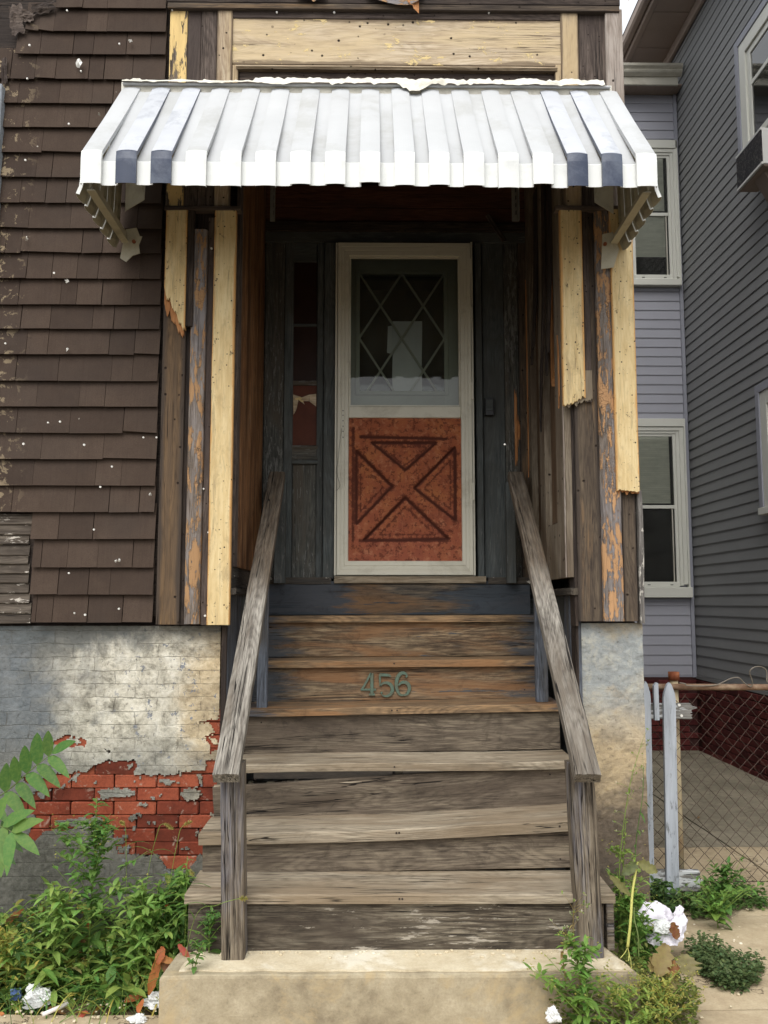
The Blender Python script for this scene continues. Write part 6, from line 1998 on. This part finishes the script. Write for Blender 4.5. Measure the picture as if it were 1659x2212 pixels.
weed('weed', 'shaded green weed in front of the grey wall at far left', (at(75, 2060, 3.74).x, 3.74, 0), at(80, 1945, 3.74), 26, .09, G4, 8, .18, wid=.25)
weed('weed', 'yellowish green weed at the bottom left edge of the bed', (at(20, 2140, 3.58).x, 3.58, 0), at(15, 2000, 3.56), 28, .08, YG, 12, .14, wid=.25, flowers=3)
weed('weed', 'bright leafy weed at the right end of the weed bed by the lower stairs', (at(300, 2110, 3.60).x, 3.60, 0), at(308, 1900, 3.62), 44, .12, B0, 22, .22, wid=.24)
weed('weed', 'bright leafy weed at the left of the tall bushy weed', (at(120, 2120, 3.62).x, 3.62, 0), at(112, 1905, 3.62), 40, .12, B0, 20, .22, wid=.26)
weed('weed', 'thin upright weed beside the left stringer of the stairs', (at(412, 2050, 3.66).x, 3.66, 0), at(405, 1850, 3.66), 30, .11, G1, 12, .16, wid=.2)
weed('weed', 'tall loose weed climbing the foundation pier right of the stairs', (at(1350, 2030, 3.80).x, 3.80, .03), at(1352, 1770, 3.82), 30, .07, G3, 18, .16, wid=.3, flowers=2)
# right-hand side
weed('weed', 'bright green bushy weed in front of the right end of the concrete step', (at(1265, 2212, 3.20).x, 3.20, .03), at(1268, 2028, 3.22), 30, .10, G1, 22, .20, flowers=3, wid=.33, low=.05)
weed('weed', 'yellow-green seedy weed at the bottom right below the wilted leaves', (at(1430, 2230, 3.22).x, 3.22, .03), at(1420, 2110, 3.24), 16, .05, YG, 30, .17, flowers=9, seed_t=c(210, 204, 110, .7), low=.0)
weed('weed', 'seedy green weed between the bushy weed and the bottom right corner', (at(1350, 2240, 3.18).x, 3.16, .03), at(1345, 2125, 3.18), 16, .06, G3, 26, .16, flowers=8, seed_t=c(196, 198, 100, .7), low=.0)
weed('weed', 'dense green weed between the stairs and the white bag', (at(1360, 2050, 3.78).x, 3.70, .03), at(1362, 1915, 3.72), 40, .09, G1, 22, .17, flowers=2)
weed('weed', 'leafy weed growing by the stair end and the foundation pier', (at(1335, 2010, 3.86).x, 3.86, .03), at(1333, 1875, 3.86), 34, .08, G2, 14, .13)
weed('weed', 'dark leafy weed at the foot of the two pickets', (at(1430, 1990, 4.30).x, 4.26, .03), at(1428, 1900, 4.28), 34, .10, G4, 14, .18, wid=.5)
weed('weed', 'broad-leaved weed climbing the bottom of the chain-link fence', (at(1560, 1975, 4.42).x, 4.42, .03), at(1560, 1870, 4.42), 30, .10, G2, 14, .20, wid=.6)
weed('weed', 'sprawling weed on the sidewalk crack below the chain-link fence', (at(1540, 1985, 4.30).x, 4.24, .03), at(1545, 1925, 4.22), 26, .08, G1, 16, .24, wid=.6, yb=-.05)
# tall thin flowering stalks in front of the pier
def stalk(label, pts, tint, heads=8, leaves=8, L=.05):
    ctr = arcs(pts, 8); t_ = thing('wild_lettuce', label, 'weed', ctr[0])
    sb = Buf(); sticks(sb, ctr, .0028, tint, 5, .001)
    lb = Buf()
    for i in range(leaves):
        k_ = int(len(ctr) * (i + .5) / leaves * .85); leaf(lb, ctr[k_], rdir(-.4, .9), L * rnd.uniform(.5, 1.2), L * .2, .5, ptint(tint), n=4)
    for i in range(heads):
        k_ = len(ctr) - 1 - int(rnd.random() ** 1.5 * len(ctr) * .6); p = ctr[k_]
        q = p + Vector((rnd.uniform(-.05, .05), rnd.uniform(-.03, .03), rnd.uniform(.0, .06))); sticks(sb, [p, p.lerp(q, .5) + Vector((0, 0, .006)), q], .0009, tint, 3)
        for m_ in range(6): leaf(lb, q, rdir(-.3, 1.4), .012, .007, 0, ptint(c(214, 208, 180, .75) if rnd.random() < .55 else G3, .12), n=2)
    sb.make('stem', MAT['leaf'], t_); lb.make('flower_heads', MAT['leaf'], t_, kind='stuff')
stalk('tall thin weed stalk with pale seed heads in front of the foundation pier', [(at(1345, 2050, 3.82).x, 3.82, .03), at(1338, 1900, 3.80), at(1345, 1800, 3.80), at(1362, 1690, 3.80), at(1386, 1605, 3.80)], G3, 13, 10)
stalk('bent weed stalk leaning toward the left picket', [(at(1372, 2040, 3.92).x, 3.92, .03), at(1372, 1920, 3.90), at(1374, 1820, 3.90), at(1388, 1720, 3.90), at(1390, 1660, 3.90)], G2, 7, 10)
stalk('thin dry stalk with tiny flowers on the concrete step', [at(1255, 2135, 3.27), at(1245, 2060, 3.27), at(1238, 2010, 3.28), at(1240, 1960, 3.28)], TAN, 14, 4, .03)
stalk('dry twiggy weed rising over the front edge of the concrete step', [at(1222, 2120, 3.25), at(1216, 2060, 3.25), at(1228, 2020, 3.26)], TAN, 14, 8, .05)
# wilted big plant with a yellow stalk
wl = thing('wilted_plant', 'uprooted wilted plant with long yellow stem leaning by the stairs', 'weed', at(1352, 2046, 3.42))
tube('yellow_stem', arcs([at(1356, 2046, 3.42), at(1362, 1990, 3.42), at(1366, 1930, 3.44), at(1374, 1880, 3.46), at(1378, 1862, 3.46)], 8), .0055, MAT['stem_yellow'], wl, 8, r2=.004)
tube('yellow_stem', arcs([at(1380, 2072, 3.40), at(1378, 2020, 3.40), at(1370, 1985, 3.42), at(1370, 1960, 3.43)], 6), .0028, MAT['stem'], wl, 6)
for q in ((1340, 2070), (1366, 2110), (1358, 2076)):
    tube('root', [at(1356, 2046, 3.42), at((1356 + q[0]) / 2 + 2, (2046 + q[1]) / 2, 3.40), at(*q, 3.36)], .0016, MAT['stem_yellow'], wl, 4)
def bigleaf(nm, par, pa, pb, W, tint, lob=.35, nrm=(0, -1, .4)):
    pa = Vector(pa); pb = Vector(pb); d = pb - pa; L = d.length; d.normalize(); up = Vector(nrm).normalized(); side = d.cross(up).normalized(); up = side.cross(d)
    n = 16; V = []; T = []
    so = rnd.uniform(0, 50)
    for i in range(n + 1):
        t = i / n; w0 = W * .5 * math.sin(math.pi * (t * .96 + .03)) ** .6
        for s in (-1, -.5, 0, .5, 1):
            w = w0 * (1 + lob * mnoise.noise(Vector((t * 9 + so, s, 0))) * (abs(s) > .9) * 2)
            h = .12 * W * abs(s) + .10 * W * mnoise.noise(Vector((t * 5 + so, s * 1.5, 3)))
            V.append(pa + d * (L * t) + side * (w * s) + up * h); k_ = 1 + .35 * mnoise.noise(Vector((t * 6 + so, s * 2, 8)))
            T.append((tint[0] * k_, tint[1] * k_, tint[2] * k_))
    Fc = [(i * 5 + k, i * 5 + k + 1, (i + 1) * 5 + k + 1, (i + 1) * 5 + k) for i in range(n) for k in range(4)]
    return world_mesh(nm, V, Fc, MAT['leaf'], par, smooth=True, tint=T)
WG = c(160, 156, 96, .7)
bigleaf('wilted_leaf', wl, at(1362, 1935, 3.46), at(1316, 1890, 3.48), .028, WG)
bigleaf('wilted_leaf', wl, at(1378, 1865, 3.46), at(1342, 1890, 3.44), .035, c(120, 130, 84, .7))
bigleaf('wilted_leaf', wl, at(1378, 1862, 3.46), at(1420, 1885, 3.44), .04, WG)
dl_ = thing('dried_vine', 'dry curled tan and orange vine leaves lying at the bottom right', 'weed', at(1440, 2120, 3.36))
for (a_, b_, w_, t_) in (((1440, 2040), (1418, 2110), .07, TAN), ((1478, 2062), (1492, 2112), .075, c(176, 162, 112, .6)), ((1455, 2100), (1440, 2160), .06, c(190, 168, 108, .6)), ((1432, 2085), (1470, 2095), .05, c(190, 130, 90, .7)), ((1415, 2070), (1404, 2100), .04, TAN)):
    bigleaf('dry_leaf', dl_, at(*a_, 3.42), at(*b_, 3.36), w_, t_, .5)
# creeping mats on the sidewalk
def mat_plant(label, poly, n, L, tint, Y0, h=.06, nm='creeping_weed'):
    cx = sum(p[0] for p in poly) / len(poly); cy = sum(p[1] for p in poly) / len(poly)
    b = Buf(); k_ = 0
    xs_ = [p[0] for p in poly]; ys_ = [p[1] for p in poly]
    while k_ < n:
        x, y = rnd.uniform(min(xs_), max(xs_)), rnd.uniform(min(ys_), max(ys_))
        if not inside((x + 9 * mnoise.noise(Vector((x * .05, y * .05, 1))), y + 6 * mnoise.noise(Vector((x * .05, y * .05, 4)))), poly): continue
        p = atz(x, y, .035); p.z += rnd.random() ** 1.6 * h
        leaf(b, p, rdir(-.1, .9), L * rnd.uniform(.5, 1.2), L * .55, .2, ptint(tint, .35), n=3); k_ += 1
    o = b.make(nm, MAT['leaf'], None); tag(o, label, 'ground cover', kind='stuff'); return o
mat_plant('dark creeping weeds spreading over the sidewalk at lower right', [(1478, 2062), (1520, 2045), (1560, 2055), (1600, 2085), (1650, 2090), (1640, 2130), (1600, 2145), (1560, 2140), (1500, 2100)], 2300, .024, c(98, 122, 78, .85), 0, .07)
mat_plant('low green weeds along the crack below the chain-link fence', [(1470, 1960), (1520, 1925), (1600, 1925), (1659, 1950), (1659, 1962), (1600, 1965), (1560, 1990), (1500, 1985)], 1300, .034, c(104, 142, 76, .8), 0, .08)
mat_plant('low weeds at the foot of the pickets and the pier', [(1390, 1930), (1470, 1925), (1470, 1985), (1400, 1985)], 900, .035, G4, 0, .10)
mat_plant('weeds along the right end of the concrete step', [(1330, 1985), (1400, 1975), (1400, 2060), (1440, 2080), (1420, 2110), (1385, 2090), (1335, 2040)], 1400, .032, G1, 0, .16)
mat_plant('tangle of yellow-green weeds along the bottom right edge', [(1200, 2150), (1300, 2100), (1400, 2120), (1500, 2140), (1510, 2240), (1180, 2240)], 3000, .026, c(134, 150, 70, .62), 0, .14)

# left weed bed
bed = Buf(); B1 = c(146, 176, 84, .95)
def bedpt():
    while True:
        x = rnd.uniform(-2.1, -.74); y = 3.46 + rnd.random() * .66
        front = 3.52 + .06 * mnoise.noise(Vector((x * 3, 0, 0))) + max(0, (x + 1.0)) * .25
        if y > front: return x, y
for k in range(5600):
    x, y = bedpt(); dens = mnoise.noise(Vector((x * 4, y * 4, 7)))
    h = rnd.random() ** 1.5 * (.08 + .26 * max(0, dens + .25) + .16 * (y - 3.5))
    tb = rnd.choice((G1, G2, B1, G4, G3, B1, YG if rnd.random() < .6 else G1))
    if rnd.random() < .04: tb = rnd.choice((OR, TAN, BR))
    L = rnd.choice((.025, .035, .05, .07, .09)) * rnd.uniform(.7, 1.3)
    leaf(bed, (x, y, h), rdir(-.3, 1.0), L, L * rnd.uniform(.2, .5), rnd.uniform(0, .6), ptint(tb, .35), n=4)
for k in range(2200):
    x, y = bedpt()
    blade(bed, (x, y, 0.01), Vector((rnd.uniform(-1, 1), rnd.uniform(-1, .4), rnd.uniform(.6, 1.8))), rnd.uniform(.12, .42), rnd.uniform(.003, .009), rnd.uniform(1.0, 3.2), ptint(rnd.choice((G1, G2, G3, YG, G4)), .3))
o = bed.make('weed_bed', MAT['leaf'], None); tag(o, 'tangled weeds and grass covering the ground below the brick wall', 'ground cover', kind='stuff')
sd_ = Buf()
for k in range(420):
    x, y = bedpt(); z = rnd.uniform(.06, .22)
    for m_ in range(4): leaf(sd_, (x + rnd.uniform(-.006, .006), y, z + rnd.uniform(-.008, .008)), rdir(0, 1.4), .007, .005, 0, ptint(rnd.choice((c(190, 190, 110, .7), c(210, 208, 180, .7), G3)), .2), n=2)
o = sd_.make('seed_heads', MAT['leaf'], None); tag(o, 'tiny pale seed heads scattered over the weed bed', 'seeds', kind='stuff')
# foxtail grasses
def foxtail(label, base, pts, L=.05):
    ctr = arcs([Vector(base)] + [Vector(p) for p in pts], 7); t_ = thing('foxtail_grass', label, 'grass', ctr[0])
    b = Buf(); sticks(b, ctr, .0013, G3, 4, .0009); b.make('stem', MAT['leaf'], t_)
    h = Buf(); m = len(ctr); k0 = m - 7
    for i in range(150):
        f_ = rnd.uniform(k0, m - 1.001); p = ctr[int(f_)].lerp(ctr[int(f_) + 1], f_ % 1); tn = (ctr[int(f_) + 1] - ctr[int(f_)]).normalized()
        d = (rdir(-1, 1) + tn * .9).normalized(); r_ = .007 * math.sin(math.pi * min(1, max(.12, (f_ - k0) / (m - 1 - k0) * .9 + .08)))
        leaf(h, p, d, .005 + r_ * 1.3, .0022, 0, ptint(c(206, 196, 110, .75), .2), n=2)
    h.make('seed_head', MAT['leaf'], t_, kind='stuff')
    lb = Buf()
    for i in range(3): blade(lb, ctr[int(m * (.1 + .15 * i))], Vector((rnd.uniform(-1, 1), -.2, 1)), rnd.uniform(.14, .22), .008, 2.0, ptint(G2), 7)
    lb.make('blade', MAT['leaf'], t_, kind='stuff')
grp = 'foxtail grasses in the weed bed'
foxtail('foxtail grass with its head curling left in front of the bricks', (at(275, 2020, 3.7).x, 3.72, .0), [at(273, 1900, 3.72), at(272, 1810, 3.72), at(270, 1785, 3.72), at(260, 1775, 3.72)])
foxtail('foxtail grass with a long drooping head in front of the bricks', (at(300, 2040, 3.7).x, 3.70, .0), [at(318, 1900, 3.70), at(340, 1800, 3.70), at(352, 1780, 3.70), at(374, 1790, 3.70)])
foxtail('foxtail grass with its head leaning right toward the stairs', (at(350, 2040, 3.7).x, 3.68, .0), [at(366, 1920, 3.68), at(385, 1810, 3.68), at(394, 1786, 3.68), at(414, 1775, 3.68)])
foxtail('foxtail grass reaching over the left newel post', (at(380, 2060, 3.5).x, 3.52, .0), [at(420, 1985, 3.42), at(470, 1955, 3.36), at(512, 1942, 3.34), at(534, 1941, 3.34)])
foxtail('foxtail grass with a small head beside the left stringer', (at(395, 2030, 3.6).x, 3.62, .0), [at(402, 1960, 3.60), at(404, 1900, 3.60), at(408, 1880, 3.60), at(418, 1890, 3.60)])

# ================================================================== litter
MAT['fallen'] = mat_leaf('fallen_leaf', .7, .2)
fl_me = []
for i in range(6):
    b = Buf(); tb = (OR, c(214, 120, 70, .75), RD, c(206, 150, 70, .75), BR, c(190, 96, 56, .7))[i]
    leaf(b, (0, 0, 0), (1, 0, 0), .07, .026, .15, tb, n=8, fold=.5, wave=.03, serr=.1)
    fl_me.append(mesh('fallen_leaf', b.v, b.f, MAT['fallen'], True, b.t))
spots = [(8, 2085, 2, .10), (35, 2070, 0, .09), (120, 2075, 0, .07), (145, 2125, 2, .05), (200, 1965, 5, .17), (135, 1990, 4, .22), (192, 2010, 0, .13), (285, 2045, 5, .12), (305, 2118, 2, .04), (330, 2100, 0, .07), (340, 2075, 5, .10), (352, 2050, 0, .12),
         (395, 2045, 2, .13), (225, 2175, 3, .03), (300, 2190, 0, .03), (352, 2196, 2, .02), (290, 2130, 5, .03), (175, 2040, 4, .11), (60, 1988, 3, .20), (95, 1965, 3, .22), (250, 2195, 1, .02), (322, 2205, 3, .02), (30, 2130, 1, .05), (70, 2110, 3, .06),
         (160, 2190, 3, .03), (345, 2160, 2, .02), (375, 2020, 5, .15), (240, 2010, 5, .10), (418, 2060, 4, .05), (190, 2185, 2, .03), (10, 2190, 1, .03), (268, 2165, 5, .03), (100, 2180, 4, .03), (360, 2180, 4, .02)]
for i, (x, y, m_, z) in enumerate(spots):
    p = atz(x, y, z)
    o = bpy.data.objects.new('fallen_leaf', fl_me[m_]); COL.objects.link(o); o.location = p
    o.rotation_euler = (rnd.uniform(-.9, .9), rnd.uniform(-.9, .6), rnd.uniform(0, 6.28)); s_ = rnd.uniform(.6, 1.15); o.scale = (s_, s_, s_)
    cw = ('orange', 'pale orange', 'red', 'yellow-orange', 'dull brown', 'rust-orange')[m_]
    if x > 300: zn = 'beside the concrete step' if y > 2090 else 'in the weeds by the lower stair posts'
    elif x > 150: zn = 'at the front edge of the weed bed' if y > 2110 else 'in the middle of the weed bed'
    elif x > 55: zn = 'near the white plastic tube' if y > 2110 else 'high in the weeds at the left'
    else: zn = 'at the far left front of the weed bed' if y > 2100 else 'at the far left edge of the weed bed'
    tag(o, 'curled %s dead leaf %s' % (cw, zn), 'leaf', '%s fallen leaves %s' % (cw, zn))
big = thing('dried_dock', 'long hanging dried orange leaves of a dead weed beside the concrete step', 'weed', at(350, 2050, 3.52))
for (a_, b_, w_, t_) in (((352, 2045), (340, 2085), .035, OR), ((345, 2062), (322, 2150), .035, c(208, 120, 56, .75)), ((350, 2075), (370, 2110), .03, c(150, 92, 60, .7)), ((340, 2068), (378, 2078), .025, c(214, 140, 84, .75)), ((385, 2040), (410, 2070), .022, RD)):
    bigleaf('dry_leaf', big, at(*a_, 3.50), at(*b_, 3.46), w_, t_, .25)

def crumple(name, label, cat, p, sx, sy, sz, mat, seed, n=20, group=None):
    V = []; Fc = []
    for j in range(n + 1):
        for i in range(n * 2):
            th = math.pi * j / n; ph = math.tau * i / (n * 2)
            d = Vector((math.sin(th) * math.cos(ph), math.sin(th) * math.sin(ph), math.cos(th)))
            r = 1 + .55 * mnoise.noise(d * 1.7 + Vector((seed, 0, 0))) + .50 * abs(mnoise.noise(d * 3.2 + Vector((seed, 5, 0)))) + .34 * abs(mnoise.noise(d * 7 + Vector((0, seed, 0))))
            V.append((p.x + d.x * sx * r, p.y + d.y * sy * r, max(p.z - sz * .6, p.z + d.z * sz * r)))
    m = 2 * n
    for j in range(n):
        for i in range(m): Fc.append((j * m + i, j * m + (i + 1) % m, (j + 1) * m + (i + 1) % m, (j + 1) * m + i))
    o = world_mesh(name, V, Fc, mat, None, smooth=False)
    return tag(o, label, cat, group)
# plastic bag: thin crumpled sheets
def sheet(nm, par, ctr, ux, uy, W_, H_, mat, seed, n=22, amp=.035, notch=.2):
    ux = Vector(ux).normalized(); uy = Vector(uy).normalized(); nn = ux.cross(uy).normalized(); V = []
    for j in range(n + 1):
        for i in range(n + 1):
            u, v = i / n * 2 - 1, j / n * 2 - 1
            # round the square off
            su = u * math.sqrt(1 - v * v / 2); sv = v * math.sqrt(1 - u * u / 2)
            rr = 1 + notch * mnoise.noise(Vector((su * 2 + seed, sv * 2, 0)))
            an = math.atan2(sv, su); r0 = math.hypot(su, sv)
            h = amp * (.8 * mnoise.noise(Vector((su * 1.6, sv * 1.6, seed))) + .45 * (abs(math.sin(an * 5 + seed + 2 * mnoise.noise(Vector((an, r0 * 2, seed))))) - .5) * r0 + .25 * mnoise.noise(Vector((su * 7, sv * 7, seed)))) - r0 * r0 * amp * .5
            V.append(Vector(ctr) + ux * (su * W_ * rr / 2) + uy * (sv * H_ * rr / 2) + nn * h)
    V = [(p.x, p.y, max(p.z, .036)) for p in V]
    return world_mesh(nm, V, [(j * (n + 1) + i, j * (n + 1) + i + 1, (j + 1) * (n + 1) + i + 1, (j + 1) * (n + 1) + i) for j in range(n) for i in range(n)], mat, par, smooth=True)
bag = thing('plastic_bag', 'crumpled white plastic bag lying in the weeds on the sidewalk', 'bag', atz(1440, 2030, .04))
sheet('bag_fold', bag, at(1425, 1985, 3.86), (1, .2, -.35), (.1, .6, 1), .19, .15, MAT['bag'], 3)
sheet('bag_fold', bag, at(1470, 1995, 3.84), (.6, .3, .3), (0, .4, 1), .10, .13, MAT['bag'], 8)
sheet('bag_fold', bag, at(1435, 2020, 3.78), (1, 0, .1), (0, .7, .7), .15, .09, MAT['bag'], 14, amp=.05)
o = crumple('crumpled_tissue', 'crumpled off-white tissue lying in the middle of the white plastic bag', 'tissue', at(1432, 2004, 3.78), .035, .03, .022, MAT['paper'], 4)
o = tag(bigleaf('brown_leaf', None, at(1452, 1992, 3.76), at(1462, 2030, 3.74), .04, c(160, 92, 56, .7)), 'brown curled leaf lying on the white plastic bag', 'leaf')
crumple('crumpled_paper', 'bright white crumpled paper at the bottom left among weeds', 'paper', atz(82, 2152, .05), .042, .03, .032, MAT['paper'], 9)
crumple('crumpled_paper', 'pale paper ball half hidden in the weeds at left', 'paper', atz(98, 2005, .15), .030, .02, .018, MAT['paper'], 17)
crumple('crumpled_paper', 'pale crumpled wrapper lying against the left side of the concrete step', 'paper', atz(340, 2162, .04), .040, .03, .022, MAT['paper'], 23)
crumple('crumpled_paper', 'small white scrap of paper on the ground near the step corner', 'paper', atz(297, 2203, .03), .025, .02, .012, MAT['paper'], 31)
crumple('crumpled_paper', 'white scrap of paper in the weeds in front of the concrete step', 'paper', at(1195, 2196, 3.12), .020, .015, .022, MAT['paper'], 37)
crumple('blue_wrapper', 'small blue wrapper in the weeds at the bottom left', 'wrapper', atz(34, 2150, .05), .018, .014, .022, simple('blue_foil', c(84, 110, 160), .4, .4, .3, 20), 41)
o = tube('plastic_tube', [atz(92, 2192, .045), atz(146, 2168, .05)], .0075, MAT['tube'], None, 12)
tag(o, 'short white plastic tube lying on the ground at the bottom left', 'tube')
cl = atz(80, 2170, .04)
o = sheet('plastic_wrap', None, cl, (1, .2, 0), (.3, .8, .3), .09, .07, simple('grey_film', c(176, 176, 172), .3, .5, .1, 9), 5, amp=.02)
tag(o, 'grey strip of plastic film under the crumpled white paper', 'plastic film')
# gravel and crumbs on the step and pavement
gb = Buf()
for k in range(420):
    if k < 120: x, y, z = rnd.uniform(-.70, .80), 3.50 - abs(rnd.gauss(0, .03)), ZTOP + .003
    elif k < 300: x, y, z = rnd.uniform(1.0, 2.4), rnd.uniform(3.3, 4.7), .03
    else: x, y, z = rnd.uniform(-1.6, -.74), rnd.uniform(3.3, 3.6), .03
    s_ = rnd.choice((.002, .003, .004, .006)); v_, f_ = bevel_box(x - s_ * rnd.uniform(.6, 1.6), x + s_, y - s_, y + s_, z, z + s_ * 1.1, s_ * .3); gb.add(v_, f_)
o = gb.make('grit', MAT['step_top'], None); tag(o, 'pale grit and paint crumbs scattered on the step and pavement', 'grit', kind='stuff')
# leaf scraps on the alley
for (x, y, Y_) in ((1512, 1765, 0), (1530, 1975, 0)):
    p = atz(x, y, .04); o = bpy.data.objects.new('fallen_leaf', fl_me[4]); COL.objects.link(o); o.location = p; o.rotation_euler = (.1, -.1, rnd.uniform(0, 6)); o.scale = (.7, .7, .7)
    tag(o, 'small brown leaf lying on the alley paving behind the fence' if Y_ == 0 and x == 1512 else 'small brown leaf on the sidewalk under the fence weeds', 'leaf')
